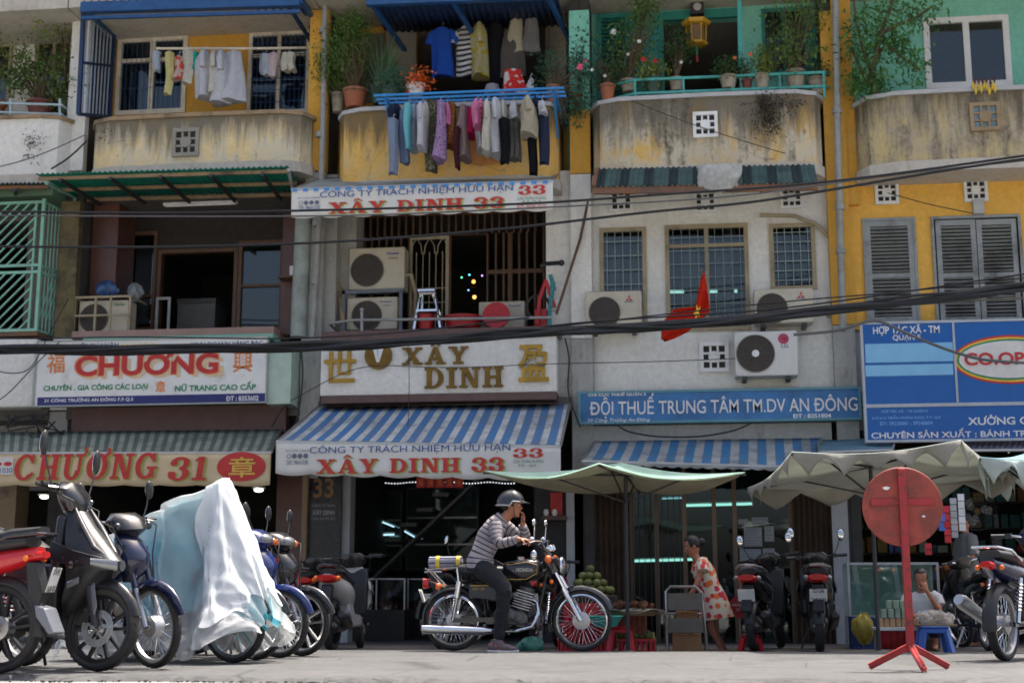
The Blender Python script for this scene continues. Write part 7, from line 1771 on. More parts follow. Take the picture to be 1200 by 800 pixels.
# ---- in front of the shops
scooter('silver scooter with red tail light parked in front of the jewellery shop', at(404, 16.6), R(90), P_WHITE, P_GREY, R(10), ['', ''] and None, plastic_tail=False, mir=False)
sc2 = scooter('black scooter with chrome grab rail and plate 2860 parked by the folding gate', at(960, 17.0), R(86), P_BLACK, P_GREY, R(8), ['52-U6', '2860'], plastic_tail=True, mir=True)
scooter('black motorbike parked just left of the scooter with plate 2860', at(897, 17.2), R(76), P_BLACK, P_BLACK, R(20), [], mir=True, plastic_tail=True)
underbone('dark motorbike parked behind the rider with its plate facing the road', at(537, 17.6), R(80), P_BLACK, P_BLACK, R(-30), [], mir=True)
underbone('red tailed motorbike parked behind the front wheel of the rider', at(642, 17.4), R(84), P_BLACK, P_RED, R(0), [], mir=False)
scooter('dark scooter in the shade beside the dark shop pillar left of the silver scooter', at(364, 18.0), R(98), P_BLACK, P_BLACK, R(0), None, mir=False)
underbone('dark motorbike with chrome handlebar behind the blue stool at right', at(1140, 17.6), R(96), P_BLACK, P_BLACK, R(20), None, 'spoke', mir=False)
# ---- right edge
L_ = underbone('dark blue motorbike with fat silver exhaust cut off at the right edge', at(1199, 12.5), R(58), P_NAVY, P_NAVY, R(0), None, 'spoke', mir=False, exs=1)
L_.location = at(1209, 12.6)
he_ = thing('helmet', 'pink helmet with a round badge hanging on the side of the blue motorbike', 'helmet', L_.location + V((.0, -.3, .62)))
mb = MB(); mb.ell(V((0, 0, .0)), (.12, .12, .13), 22, 14, z0=-.55); obj('shell', mb, paint('pink', rgb(210, 130, 140)), he_, local=True)
mb = MB(); mb.lathe([(.06, .118), (.05, .128), (.0, .132)], (0, 0, 0), RX, 20); obj('badge', mb, mat('badge_grey', rgb(150, 120, 125), .5), he_, local=True)
# ---------------------------------------------------------------- classic motorcycle with rider
I_ = thing('classic_motorcycle', 'old black and chrome motorcycle with spoked wheels and a roll on its rack', 'motorcycle', at(607, 14.2), R(0.5), 'motorbikes with riders')
del I_['group']
b = I_; S = steer_mat((.36, 0, .85), R(-6)); tr = lambda mb: MB().merge(mb, S)
wheel(b, -.645, .3, .3, .08, 'spoke', False, drum=True, name='rear_wheel', rimm=CHROME); wheel(b, .64, .3, .3, .072, 'spoke', False, drum=True, S=S, name='front_wheel', rimm=CHROME)
mb = MB(); mb.lathe([(0, .03), (.085, .03), (.088, .045), (.05, .05), (0, .05)], (.64, 0, .3), RX, 28); obj('drum_plate', tr(mb), ALLOY, b, local=True)
for sg in (-1, 1):
 mb = MB(); mb.tube([(.30, sg * .085, .96), (.36, sg * .085, .84), (.50, sg * .085, .57)], .017, 10); mb.tube([(.47, sg * .085, .62), (.62, sg * .085, .33), (.64, sg * .085, .30)], [.027, .027, .022], 10); obj('fork_leg', tr(mb), CHROME, b, local=True)
mb = MB(); mb.obox((.35, 0, .87), (.06, .22, .03)); mb.obox((.32, 0, .955), (.06, .22, .025)); mb.beam((.345, .085, .87), (.40, .085, .77), .06, .06); mb.beam((.345, -.085, .87), (.40, -.085, .77), .06, .06); obj('fork_yoke', tr(mb), P_BLACK, b, local=True)
mb = MB(); fender(mb, .64, .3, .3, .06, 200, 22, lift=.05, th=.008); o = obj('front_mudguard', tr(mb), P_BLACK, b, local=True, smooth=50)
mb = MB(); fender(mb, .64, .3, .3, .064, 200, 20, lift=.046, th=.004, n=18); mb.tube([(.64, -.07, .3), (.78, -.065, .6)], .006, 6); obj('chrome_trim', tr(mb), CHROME, o, local=True, smooth=50) if 0 else None
mb = MB(); fender(mb, -.645, .3, .3, .07, 205, 55, lift=.05, th=.008); obj('rear_mudguard', mb, P_BLACK, b, local=True, smooth=50)
mb = MB(); mb.prism([(-.96, .50), (-.99, .5), (-1.03, .33), (-1.0, .31)], (0, .06, 0), (1, 0, 0), (0, 0, 1), .12); obj('mud_flap', mb, BLACKPL, b, local=True)
# tank, seat, side panel
mb = MB(); xsec(mb, [(-.15, .80, .05, .04), (-.13, .79, .1, .08), (-.02, .785, .125, .105), (.1, .79, .13, .115), (.2, .80, .115, .1), (.245, .80, .07, .06)], 22, 2.8); tk = obj('fuel_tank', mb, P_BLACK, b, local=True, smooth=60)
mb = MB(); mb.tube([(-.12, -.122, .70), (.1, -.136, .70), (.2, -.125, .76), (.205, -.118, .84), (.1, -.115, .868), (-.1, -.108, .84)], .004, 5); obj('gold_pinstripe', mb, ink('pinstripe', rgb(190, 150, 70)), tk, local=True)
mb = MB(); fit_text(mb, 'HONDA', .0, .165, .775, .812, -.137, .03, .02); obj('tank_lettering', mb, CHROME, tk, local=True, smooth=0)
mb = MB(); mb.lathe([(0, .0), (.04, .0), (.04, .025), (.02, .035), (0, .035)], (.03, 0, .895), n=18); obj('filler_cap', mb, CHROME, tk, local=True)
mb = MB(); xsec(mb, [(-.13, .79, .08, .04), (-.25, .785, .12, .06), (-.42, .79, .13, .065), (-.58, .8, .12, .055), (-.64, .81, .08, .03)]); obj('seat', mb, SEATM, b, local=True, smooth=60)
mb = MB()
for sg in (-1, 1): mb.loft([[V((-.48, sg * y, z)) for y, z in ((.09, .52), (.09, .66), (.12, .65), (.125, .53))], [V((-.2, sg * y, z)) for y, z in ((.09, .48), (.09, .64), (.125, .63), (.13, .49))]])
pnl = obj('side_panel', mb, P_BLACK, b, local=True, bevel=.008)
mb = MB(); fit_text(mb, 'CD 125', -.44, -.32, .595, .62, -.131, .02); obj('panel_lettering', mb, MATS['ink_pinstripe'], pnl, local=True, smooth=0)
mb = MB(); mb.box(-.46, -.1305, .635, -.22, -.127, .645); obj('panel_line', mb, MATS['ink_pinstripe'], pnl, local=True)
# frame and engine
mb = MB(); mb.tube([(.3, 0, .84), (.26, 0, .62), (.2, 0, .36), (.0, 0, .22)], .018, 8); mb.tube([(.3, 0, .8), (0, 0, .7), (-.35, 0, .68), (-.6, .1, .68)], .02, 8); mb.tube([(-.35, .09, .68), (-.3, .09, .3), (-.645, .1, .3)], .018, 8); mb.tube([(-.35, -.09, .68), (-.3, -.09, .3), (-.645, -.1, .3)], .018, 8); obj('frame', mb, P_BLACK, b, local=True)
mb = MB(); mb.ell((-.08, 0, .33), (.19, .13, .12), 20, 12); mb.tube([(.02, 0, .36), (.1, 0, .62)], [.085, .08], 14); mb.lathe([(0, .12), (.1, .12), (.11, .14), (.06, .16), (0, .16)], (-.12, 0, .33), RX, 22); mb.lathe([(0, .12), (.07, .12), (.075, .145), (0, .15)], (.04, 0, .31), RX, 20)
obj('engine', mb, CAST, b, local=True, smooth=40)
mb = MB()
for k in range(7): f = k / 7; c = V((.035 + .06 * f, 0, .42 + .18 * f)); mb.obox(c, (.19 - .02 * f, .22, .009), Matrix.Rotation(R(16), 3, 'Y'))
obj('cooling_fins', mb, ALLOY, b, local=True)
mb = MB(); mb.ell((-.1, -.03, .54), (.06, .05, .05), 12, 8); mb.tube([(-.1, 0, .54), (.03, 0, .56)], .03, 10); obj('carburettor', mb, ALLOY, b, local=True)
mb = MB(); mb.tube([(.12, -.06, .52), (.2, -.09, .47), (.215, -.11, .36), (.15, -.13, .24), (0, -.14, .2), (-.22, -.145, .2)], .019, 10); mb.tube([(-.2, -.145, .2), (-.27, -.15, .2), (-.33, -.15, .2), (-.88, -.155, .215), (-.94, -.155, .218), (-.95, -.155, .218)], [.02, .03, .044, .046, .04, .02], 16); obj('exhaust', mb, CHROME, b, local=True)
mb = MB(); mb.tube([(-.0, -.2, .27), (-.05, -.26, .27), (-.14, -.26, .27)], .013, 8); mb.tube([(-.06, -.17, .32), (.06, -.18, .26), (.12, -.2, .28)], .008, 6); obj('foot_peg', mb, BLACKPL, b, local=True)
for sg in (-1, 1):
 mb = MB(); mb.tube([(-.575, sg * .125, .68), (-.60, sg * .125, .52)], .03, 12); mb.tube([(-.6, sg * .125, .52), (-.645, sg * .12, .3)], .017, 8); obj('shock_absorber', mb, CHROME, b, local=True)
mb = MB(); mb.beam((-.1, -.09, .31), (-.645, -.1, .3), .03, .045); mb.beam((-.15, .1, .31), (-.645, .1, .3), .03, .09); obj('chain_guard', mb, P_BLACK, b, local=True)
mb = MB(); mb.tube([(-.05, .12, .25), (-.12, .22, .16)], .01, 6); obj('side_stand', mb, STEEL, b, local=True)
# lights and controls
mb = MB(); M = Matrix.Rotation(PI / 2, 3, 'Y'); mb.lathe([(0, -.12), (.05, -.11), (.085, -.05), (.092, .01), (.095, .02)], (.43, 0, .83), M, 26); hl = obj('headlight', tr(mb), P_BLACK, b, local=True)
mb = MB(); mb.lathe([(.1, .012), (.1, .03), (.09, .035)], (.43, 0, .83), M, 28); obj('headlight_rim', tr(mb), CHROME, hl, local=True); mb = MB(); mb.lathe([(.09, .03), (.06, .05), (0, .058)], (.43, 0, .83), M, 26); obj('headlight_lens', tr(mb), LENSW, hl, local=True)
for c, r in (((.34, -.19, .9), .042), ((.34, .19, .9), .042), ((.36, -.13, .68), .024)): indicator(b, c, r=r, S=S)
mb = MB(); mb.tube([(.35, -.2, .9), (.35, .2, .9)], .009, 6); obj('indicator_stem', tr(mb), CHROME, b, local=True)
for y in (-.055, .055):
 mb = MB(); mb.lathe([(0, -.04), (.035, -.035), (.045, .01), (.04, .022), (0, .022)], (.33, y, 1.01), Matrix.Rotation(-.5, 3, 'Y'), 20); obj('gauge', tr(mb), CHROME, b, local=True)
mb = MB(); bar = [(.08, -.36, 1.05), (.2, -.30, 1.09), (.27, -.2, 1.08), (.29, -.06, .98), (.29, .06, .98), (.27, .2, 1.08), (.2, .30, 1.09), (.08, .36, 1.05)]; mb.tube(bar, .012, 9); hb = obj('handlebar', tr(mb), CHROME, b, local=True)
for sg in (-1, 1):
 mb = MB(); mb.tube([(.17, sg * .315, 1.08), (.06, sg * .37, 1.045)], [.017, .018], 10); obj('grip', tr(mb), BLACKPL, hb, local=True); mb = MB(); mb.tube([(.21, sg * .3, 1.09), (.24, sg * .34, 1.08), (.13, sg * .41, 1.05)], .006, 6); obj('brake_lever', tr(mb), CHROME, hb, local=True)
 mb = MB(); mb.ell((.2, sg * .3, 1.1), (.03, .03, .025), 10, 8); obj('lever_clamp', tr(mb), CHROME, hb, local=True)
 mirror(b, (.22, sg * .28, 1.1), (.23, sg * .3, 1.24), sg, CHROME, S, .045, .04)
mb = MB(); mb.ell((.18, -.2, .93), (.035, .03, .055), 14, 10); obj('horn', mb, CHROME, b, local=True)
mb = MB(); mb.tube([(.28, -.1, 1.0), (.38, -.2, .95), (.34, -.12, .7)], .005, 5); mb.tube([(.2, -.3, 1.08), (.3, -.22, 1.0), (.28, -.05, .8)], .005, 5); obj('control_cables', tr(mb), BLACKPL, b, local=True)
# rack, tail light
mb = MB(); 
for y in (-.1, 0, .1): mb.tube([(-.54, y, .82), (-.92, y, .80)], .008, 6)
for x in (-.56, -.75, -.92): mb.tube([(x, -.11, .81), (x, .11, .81)], .008, 6)
for sg in (-1, 1): mb.tube([(-.6, sg * .115, .81), (-.58, sg * .12, .66)], .008, 6); mb.tube([(-.9, sg * .1, .8), (-.72, sg * .1, .62)], .008, 6)
obj('luggage_rack', mb, CHROME, b, local=True)
mb = MB(); mb.tube([(-.9, 0, .665), (-.96, 0, .665)], [.05, .055], 16, flat=.9); obj('tail_light', mb, LENSR, b, local=True); mb = MB(); mb.tube([(-.72, 0, .6), (-.9, 0, .665)], .025, 8); obj('tail_bracket', mb, BLACKPL, b, local=True)
for sg in (-1, 1): indicator(b, (-.78, sg * .16, .63), r=.036)
mb = MB(); mb.tube([(-.78, -.16, .63), (-.78, .16, .63)], .008, 6); obj('rear_indicator_stem', mb, CHROME, b, local=True)
plate_part(b, (-.97, 0, .54), R(20), [], .18, .14)
W = Matrix.Translation(I_.location) @ Matrix.Rotation(I_.rotation_euler[2], 4, 'Z')
ro = thing('bag_roll', 'dark striped roll tied with yellow straps on the rack of the classic motorcycle', 'roll', W @ V((-.73, 0, .82)), I_.rotation_euler[2])
mb = MB(); mb.tube([(-.18, 0, .05), (-.17, 0, .05), (.16, 0, .055), (.17, 0, .055)], [.03, .06, .06, .03], 16); obj('roll', mb, stripes('roll_cloth', rgb(60, 62, 84), rgb(150, 150, 160), .05, .7, 2), ro, local=True)
for x in (-.08, .13): mb = MB(); mb.lathe([(.062, -.02), (.066, -.02), (.066, .02), (.062, .02)], (x, 0, .052), M, 18, closed=True); obj('strap', mb, ink('strap_yellow', rgb(206, 176, 50)), ro, local=True)

# ---------------------------------------------------------------- people
SKIN = mat('skin_tan', rgb(176, 116, 84), .5, var=.08, scale=12); SKIN2 = mat('skin_warm', rgb(168, 112, 86), .55, var=.08, scale=12); HAIR = mat('hair_black', (.012, .011, .01), .45, var=.3, scale=60)
EYEW = mat('eye_white', (.6, .58, .55), .3); EYED = mat('eye_dark', (.015, .01, .01), .2); LIP = mat('lip', rgb(146, 78, 66), .5)
def head_mesh(c, M, s=1.0):
 """head at c; local frame of M: x forwards, y left, z up; about .23 high"""
 mb = MB(); rings = []
 prof = [(-.115, .0, .035, .03), (-.105, .012, .05, .042), (-.085, .016, .068, .052), (-.05, .01, .083, .064), (-.01, .0, .09, .07), (.03, -.006, .097, .075), (.07, -.012, .094, .073), (.1, -.016, .072, .056), (.118, -.018, .03, .024)]
 for z, x, rx, ry in prof: rings.append(ring((x * s, 0, z * s), (1, 0, 0), (0, 1, 0), rx * s, ry * s, 20, 2.2))
 mb.loft(rings)
 mb.loft([ring((.088 * s, 0, .015 * s), (1, 0, 0), (0, 1, 0), .008 * s, .007 * s, 8), ring((.1 * s, 0, -.012 * s), (1, 0, 0), (0, 1, 0), .014 * s, .011 * s, 8), ring((.104 * s, 0, -.03 * s), (1, 0, 0), (0, 1, 0), .016 * s, .016 * s, 8), ring((.092 * s, 0, -.04 * s), (1, 0, 0), (0, 1, 0), .012 * s, .013 * s, 8)])
 mb.ell((.074 * s, 0, .026 * s), (.026 * s, .052 * s, .012 * s), 12, 6); mb.ell((.086 * s, 0, -.062 * s), (.012 * s, .024 * s, .012 * s), 10, 6); mb.ell((.07 * s, 0, -.1 * s), (.022 * s, .024 * s, .018 * s), 10, 6)
 for sg in (-1, 1): mb.ell((-.008 * s, sg * .074 * s, -.005 * s), (.018 * s, .008 * s, .03 * s), 10, 8)
 T = Matrix.Translation(V(c)) @ M.to_4x4(); return MB().merge(mb, T), T
def face_parts(par, T, s=1.0):
 for sg in (-1, 1):
  mb = MB(); mb.ell(T @ V((.083 * s, sg * .03 * s, .008 * s)), .0105 * s, 10, 8); e = obj('eye', mb, EYEW, par); mb = MB(); mb.ell(T @ V((.0905 * s, sg * .03 * s, .008 * s)), .0055 * s, 8, 6); obj('iris', mb, EYED, e)
  mb = MB(); mb.tube([T @ V((.09 * s, sg * .014 * s, .026 * s)), T @ V((.09 * s, sg * .03 * s, .032 * s)), T @ V((.08 * s, sg * .046 * s, .026 * s))], .0026 * s, 6); obj('eyebrow', mb, HAIR, par)
 mb = MB(); mb.tube([T @ V((.092 * s, -.022 * s, -.063 * s)), T @ V((.1 * s, 0, -.061 * s)), T @ V((.092 * s, .022 * s, -.063 * s))], [.003 * s, .006 * s, .003 * s], 6); obj('lips', mb, LIP, par)
def hand(mb, wrist, d, n, curl=.5, s=1.0, spread=.12, right=True, thumb=.6):
 """palm from the wrist along d, palm normal n (fingers curl towards n)"""
 w, d, n = V(wrist), V(d).normalized(), V(n).normalized(); n = (n - d * n.dot(d)).normalized(); sd = d.cross(n) * (1 if right else -1)
 pr = []
 for f, wd, th in ((0, .024, .018), (.03, .034, .017), (.06, .04, .015), (.085, .038, .012)): pr.append(ring(w + d * f * s, sd, n, wd * s, th * s, 12, 2.4))
 mb.loft(pr)
 for k, (o, L) in enumerate(((-.03, .068), (-.01, .078), (.011, .072), (.031, .056))):
  p = w + d * .08 * s + sd * o * s; a = 0; pts = [p - d * .02 * s, p]; rr = [.0085 * s, .009 * s]
  dd = (d + sd * o * spread * 8).normalized()
  for j, fr in enumerate((.42, .32, .26)):
   a += curl * (.9 if j == 0 else 1.1); p = p + (dd * math.cos(a) + n * math.sin(a)) * L * fr * s; pts.append(p); rr.append((.0085 - .0008 * j) * s)
  mb.tube(pts, rr, 8)
 p = w + d * .025 * s - sd * .03 * s; q = p + (d * .55 - sd * .75 + n * .35).normalized() * .035 * s; r = q + (d * .8 - sd * .2 + n * thumb).normalized() * .032 * s; u = r + (d * .8 + sd * .3 + n * thumb).normalized() * .024 * s
 mb.tube([w + d * .01 * s - sd * .012 * s, p, q, r, u], [.014 * s, .014 * s, .0115 * s, .01 * s, .008 * s], 8)
def limb(mb, pts, rr, n=14): 
 # smooth the bend a little
 P_ = [V(p) for p in pts]; out, ro_ = [], []
 for i in range(len(P_) - 1):
  for k in range(5):
   f = k / 5; out.append(P_[i].lerp(P_[i + 1], f)); ro_.append(rr[i] + (rr[i + 1] - rr[i]) * f)
 out.append(P_[-1]); ro_.append(rr[-1])
 for _ in range(2): out = [out[0]] + [(a + b * 2 + c) / 4 for a, b, c in zip(out, out[1:], out[2:])] + [out[-1]]
 L = [0]
 for a, b_ in zip(out, out[1:]): L.append(L[-1] + (b_ - a).length)
 mb.tube(out, ro_, n, al=L)
def torso(mb, secs, n=20, p=2.5, al=True):   # (centre, side axis, half width, depth)
 rings = []; L = [0]
 for i, (c, u, w, d) in enumerate(secs):
  a = V(secs[max(0, i - 1)][0]); b_ = V(secs[min(len(secs) - 1, i + 1)][0]); t_ = (b_ - a).normalized(); u = V(u); u = (u - t_ * u.dot(t_)).normalized(); v = t_.cross(u)
  rings.append(ring(c, u, v, w, d, n, p))
  if i: L.append(L[-1] + (V(c) - V(secs[i - 1][0])).length)
 mb.loft(rings, al=L)
# rider, in the motorcycle's frame
ri = thing('person', 'man in grey striped jumper and dark helmet on the classic motorcycle, hand at his mouth', 'person', W @ V((-.34, 0, 0)), I_.rotation_euler[2])
OFF = V((-.34, 0, 0)); lw = lambda mb: MB().merge(mb, Matrix.Translation(-OFF))
pel, wst, chs, shl, nk = V((-.38, 0, .86)), V((-.36, 0, .965)), V((-.28, 0, 1.125)), V((-.2, 0, 1.255)), V((-.155, 0, 1.32))
hc = V((-.065, 0, 1.44)); HM = Matrix.Rotation(R(-4), 3, 'Z') @ Matrix.Rotation(R(4), 3, 'Y')
shR, elR, wrR = V((-.21, -.185, 1.24)), V((-.17, -.30, 1.035)), V((.055, -.35, 1.085))
shL, elL, wrL = V((-.17, .185, 1.24)), V((.06, .20, 1.08)), V((.04, .07, 1.265))
hipR, knR, anR = V((-.36, -.11, .82)), V((-.09, -.29, .63)), V((-.16, -.28, .12))
hipL, knL, anL = V((-.34, .11, .84)), V((.06, .24, .66)), V((-.06, .22, .34))
mb = MB()
torso(mb, [(pel, (0, 1, 0), .16, .1), (wst, (0, 1, 0), .145, .095), (chs, (0, 1, 0), .17, .11), (shl, (0, 1, 0), .16, .085), (nk, (0, 1, 0), .07, .06)])
limb(mb, [nk - V((.01, 0, .04)), hc + V((-.02, 0, -.08))], [.058, .052]); hm, T = head_mesh(hc, HM); mb.merge(hm)
for a, e, w_ in ((shR, elR, wrR), (shL, elL, wrL)): limb(mb, [a, e, w_], [.056, .043, .028])
for h_, k_, a_ in ((hipR, knR, anR), (hipL, knL, anL)): limb(mb, [h_, k_, a_], [.085, .06, .042])
for a_, gr_ in ((anR, 1), (anL, 0)): limb(mb, [a_, a_ + V((-.03, 0, -.05)), a_ + V((.06, 0, -.08)), a_ + V((.15, 0, -.095))], [.042, .045, .04, .025])
hand(mb, wrR, V((.95, -.05, -.12)), V((-.1, .1, -1)), .75, right=True); hand(mb, wrL, V((.1, -.2, .95)), V((-.8, -.5, .1)), .55, right=False)
body = obj('body', lw(remeshed(mb, .0068, 4)), SKIN, ri, local=True, smooth=80)
WM[body.name] = WM[ri.name]
Tw = Matrix.Translation(V((0, 0, 0)))
def fp_local(par, T): 
 pass
# face bits, placed in the rider's frame
T2 = W @ T
face_parts(ri, T2)
KNIT = stripes('grey_striped_knit', rgb(172, 164, 168), rgb(62, 58, 68), .05, .27, attr='along', rough=.9)
mb = MB(); torso(mb, [(pel + V((.0, 0, -.06)), (0, 1, 0), .185, .135), (pel + V((.0, 0, .04)), (0, 1, 0), .178, .13), (wst, (0, 1, 0), .165, .118), (chs, (0, 1, 0), .188, .128), (shl + V((0, 0, .0)), (0, 1, 0), .178, .1), (shl + V((.02, 0, .045)), (0, 1, 0), .12, .08), (nk, (0, 1, 0), .078, .07)], 26)
for v in mb.v: v += V((.008 * math.sin(v.z * 38 + v.x * 25), .006 * math.sin(v.z * 31 + 2), 0))
for a, e, w_ in ((shR + V((0, .02, .01)), elR, wrR), (shL + V((0, -.02, .01)), elL, wrL)):
 t0 = len(mb.v); limb(mb, [a, e, w_ + (e - w_) * .1], [.072, .056, .041])
 for i in range(t0, len(mb.v)): v = mb.v[i]; v += V((.006 * math.sin(v.x * 60 + v.z * 45), .004 * math.sin(v.z * 70), .005 * math.sin(v.x * 75)))
obj('jumper', lw(mb), KNIT, ri, local=True, smooth=80)
JEAN = mat('dark_jeans', rgb(20, 22, 29), .85, var=.2, scale=18, bump=.2, bscale=90)
mb = MB(); torso(mb, [(pel + V((-.02, 0, -.09)), (0, 1, 0), .17, .135), (pel, (0, 1, 0), .172, .125), (pel + V((0, 0, .05)), (0, 1, 0), .165, .115)])
for h_, k_, a_ in ((hipR, knR, anR), (hipL, knL, anL)):
 t0 = len(mb.v); limb(mb, [h_ + V((0, 0, -.01)), k_, k_.lerp(a_, .5), a_], [.108, .079, .066, .056])
 for i in range(t0, len(mb.v)): v = mb.v[i]; v += V((.006 * math.sin(v.z * 48 + v.y * 20), .005 * math.sin(v.z * 60), 0))
obj('jeans', lw(remeshed(mb, .011, 3)), JEAN, ri, local=True, smooth=80)
for a_ in (anR, anL):
 mb = MB(); mb.loft([ring(a_ + V(o_), (1, 0, 0) if k < 2 else (0, 0, 1), (0, 1, 0), r1, r2, 14, 2.3) for k, (o_, r1, r2) in enumerate((((-.02, 0, .0), .055, .048), ((-.01, 0, -.04), .07, .05)))]); mb.loft([ring(a_ + V((x, 0, z)), (0, 1, 0), (0, 0, 1), ry, rz_, 14, 2.6) for x, z, ry, rz_ in ((-.1, -.075, .03, .03), (-.08, -.07, .042, .045), (0, -.065, .047, .052), (.08, -.08, .048, .037), (.15, -.09, .046, .027), (.19, -.095, .03, .018))])
 sh = obj('shoe', lw(mb), mat('shoe_grey', rgb(96, 88, 92), .7, var=.3, scale=30, dirt=rgb(170, 90, 80), dlo=.58, dhi=.62, dscale=16), ri, local=True)
 mb = MB(); mb.loft([ring(a_ + V((x, 0, z)), (0, 1, 0), (0, 0, 1), ry, .011, 14, 3) for x, z, ry in ((-.105, -.11, .03), (-.08, -.112, .046), (0, -.112, .05), (.1, -.114, .052), (.17, -.112, .045), (.2, -.108, .03))]); obj('sole', lw(mb), WHITEP, sh, local=True)
mb = MB(); q = HM.to_4x4()
Th = Matrix.Translation(hc) @ q
hr = MB(); hr.ell((-.02, 0, .012), (.1, .08, .09), 18, 12, z0=-.75); obj('hair', lw(MB().merge(hr, Th)), HAIR, ri, local=True)
hl_ = MB(); rings = []
for k in range(11):
 f = k / 10; a = f * PI / 2; rr_ = math.cos(a); rings.append([V((-.012 + .142 * max(rr_, .02) * math.cos(t__) , .122 * max(rr_, .02) * math.sin(t__), .035 + .125 * math.sin(a) - (.045 * (1 - f) if math.cos(t__) < .3 else 0) * (1 if k == 0 else .6))) for t__ in [2 * PI * i / 26 for i in range(26)]])
hl_.loft(rings, cap=True); he2 = thing('helmet', 'dark grey half helmet with peak on the head of the motorcycle rider', 'helmet', W @ hc, I_.rotation_euler[2])
inv = Matrix.Translation(-hc)
obj('shell', MB().merge(hl_, inv @ Th), mat('helmet_grey', (.018, .019, .022), .3, .0, coat=.5), he2, local=True, smooth=60)
pk = MB(); pk.grid(lambda u, v: V((.105 + .085 * v * math.cos((u - .5) * 2.2), .115 * math.sin((u - .5) * 2.2) * (1 - .08 * v), .052 - .022 * v)), 14, 4); obj('peak', MB().merge(pk, inv @ Th), BLACKPL, he2, local=True, solid=.006)
rm = MB(); rm.tube([V((-.012 + .144 * math.cos(t__), .124 * math.sin(t__), .036 - (.045 if math.cos(t__) < .3 else 0))) for t__ in [2 * PI * i / 30 for i in range(30)]], .007, 6, closed=True); obj('rim', MB().merge(rm, inv @ Th), GREYW, he2, local=True)
sp = MB()
for sg in (-1, 1): sp.tube([V((.03, sg * .09, .03)), V((.045, sg * .085, -.04)), V((.05, sg * .045, -.115)), V((.05, 0, -.128))], .007, 6, flat=.5)
obj('chin_strap', MB().merge(sp, inv @ Th), BLACKPL, he2, local=True)
# ---------------------------------------------------------------- parasols
CANG = cloth('parasol_green', rgb(172, 206, 192), .1, .4, 4); CANU = cloth('parasol_tan', rgb(184, 181, 170), .12, .5, 4); CANW = cloth('parasol_pale', rgb(196, 206, 200), .12, .3, 4)
def parasol(label, corners, peak, foot_px, Yp, top, under, valance=0.0, teeth=5, polem=DARKMETAL, ribs=True, sag=.07):
 cs = [P(*c) for c in corners]; pk_ = P(*peak)
 foot = at(foot_px, Yp); u = thing('parasol', label, 'parasol', foot, 0, 'market parasols')
 n = len(cs)
 def surf(i, s_, r, dz):
  e = cs[i].lerp(cs[(i + 1) % n], s_); e = e + V((0, 0, -sag * math.sin(PI * s_))); m_ = e.lerp(pk_, (1 - r))
  return m_ + V((0, 0, dz - .06 * math.sin(PI * r)))
 for nm, m, dz in (('canopy', top, .012), ('lining', under, -.004)):
  mb = MB()
  for i in range(n): mb.grid(lambda a, b, i=i, dz=dz: surf(i, a, b, dz), 14, 10)
  obj(nm, mb, m, u, smooth=70)
 if valance:
  mb = MB()
  for i in range(n):
   def vf(a, b, i=i):
    e = surf(i, a, 1, .004); t_ = abs(((a * teeth) % 1.0) * 2 - 1); d = valance * (.25 + .75 * (1 - t_))
    return e + V((.02 * math.sin(a * 31) * b, .05 * b * math.sin(a * 17 + i), -d * b * (1 + .2 * math.sin(a * 23))))
   mb.grid(vf, teeth * 8, 3)
  obj('valance', mb, under if valance > .1 else top, u, smooth=70, solid=.004)
 mb = MB(); mb.tube([foot, V((foot.x, foot.y, pk_.z - .03))], .022, 10); obj('pole', mb, polem, u)
 if ribs:
  h_ = V((foot.x, foot.y, pk_.z - .12)); l_ = V((foot.x, foot.y, pk_.z - .42))
  for i in range(n):
   mb = MB(); mb.beam(h_, cs[i] + V((0, 0, -.02)), .018, .022); md = h_.lerp(cs[i], .55) + V((0, 0, -.02)); mb.beam(l_, md, .014, .018); obj('rib', mb, polem, u)
 mb = MB(); mb.lathe([(0, 0), (.22, 0), (.22, .05), (.05, .09), (0, .09)], foot, n=20); obj('base', mb, CONCP, u)
parasol('wide green topped parasol with tan lining over the fruit stall', [(566, 552, 15.6), (702, 543, 14.2), (874, 554, 15.2), (750, 575, 16.9)], (728, 543, 15.5), 736, 15.6, CANG, cloth('parasol_lining', rgb(170, 158, 136), .12, .15, 4), sag=.12)
parasol('pale parasol with pointed pennant valance behind the red road sign', [(928, 530, 14.3), (1126, 516, 14.3), (1192, 556, 16.2), (876, 572, 16.0)], (1040, 531, 15.2), 1030, 15.4, CANW, CANU, .2, 5)
parasol('pale blue parasol with white pointed valance cut off at the right edge', [(1148, 536, 14.6), (1290, 526, 14.6), (1290, 552, 16.4), (1160, 556, 16.4)], (1220, 524, 15.4), 1225, 15.6, cloth('parasol_blue', rgb(150, 190, 200), .1, .3), CANW, .24, 4)
# ---------------------------------------------------------------- the back of a round road sign on a tripod
FRED = mat('faded_red', rgb(150, 62, 50), .6, var=.18, scale=9, dirt=rgb(112, 52, 42), dlo=.42, dhi=.62, dscale=7, streak=rgb(120, 84, 70), slo=.58, shi=.7, sscale=12); FRED2 = mat('red_steel', rgb(158, 36, 42), .45, var=.15, dirt=rgb(96, 44, 36), dlo=.5, dhi=.62, dscale=12)
Ys = 10.2; jt = P(1067, 756, Ys); rs = thing('road_sign', 'red round road sign seen from behind on a red three legged stand', 'road sign', at(1067, Ys))
tp_ = P(1056, 549, Ys); dc = P(1058, 593, Ys) + V((0, .03, 0))
mb = MB(); mb.beam(jt + V((0, 0, -.01)), tp_, .052, .045, up=(0, 1, 0)); obj('post', mb, FRED2, rs, bevel=.004)
mb = MB(); mb.lathe([(0, 0), (.272, 0), (.278, .006), (.272, .012), (0, .012)], dc, RX, 56); dsk = obj('disc', mb, FRED, rs)
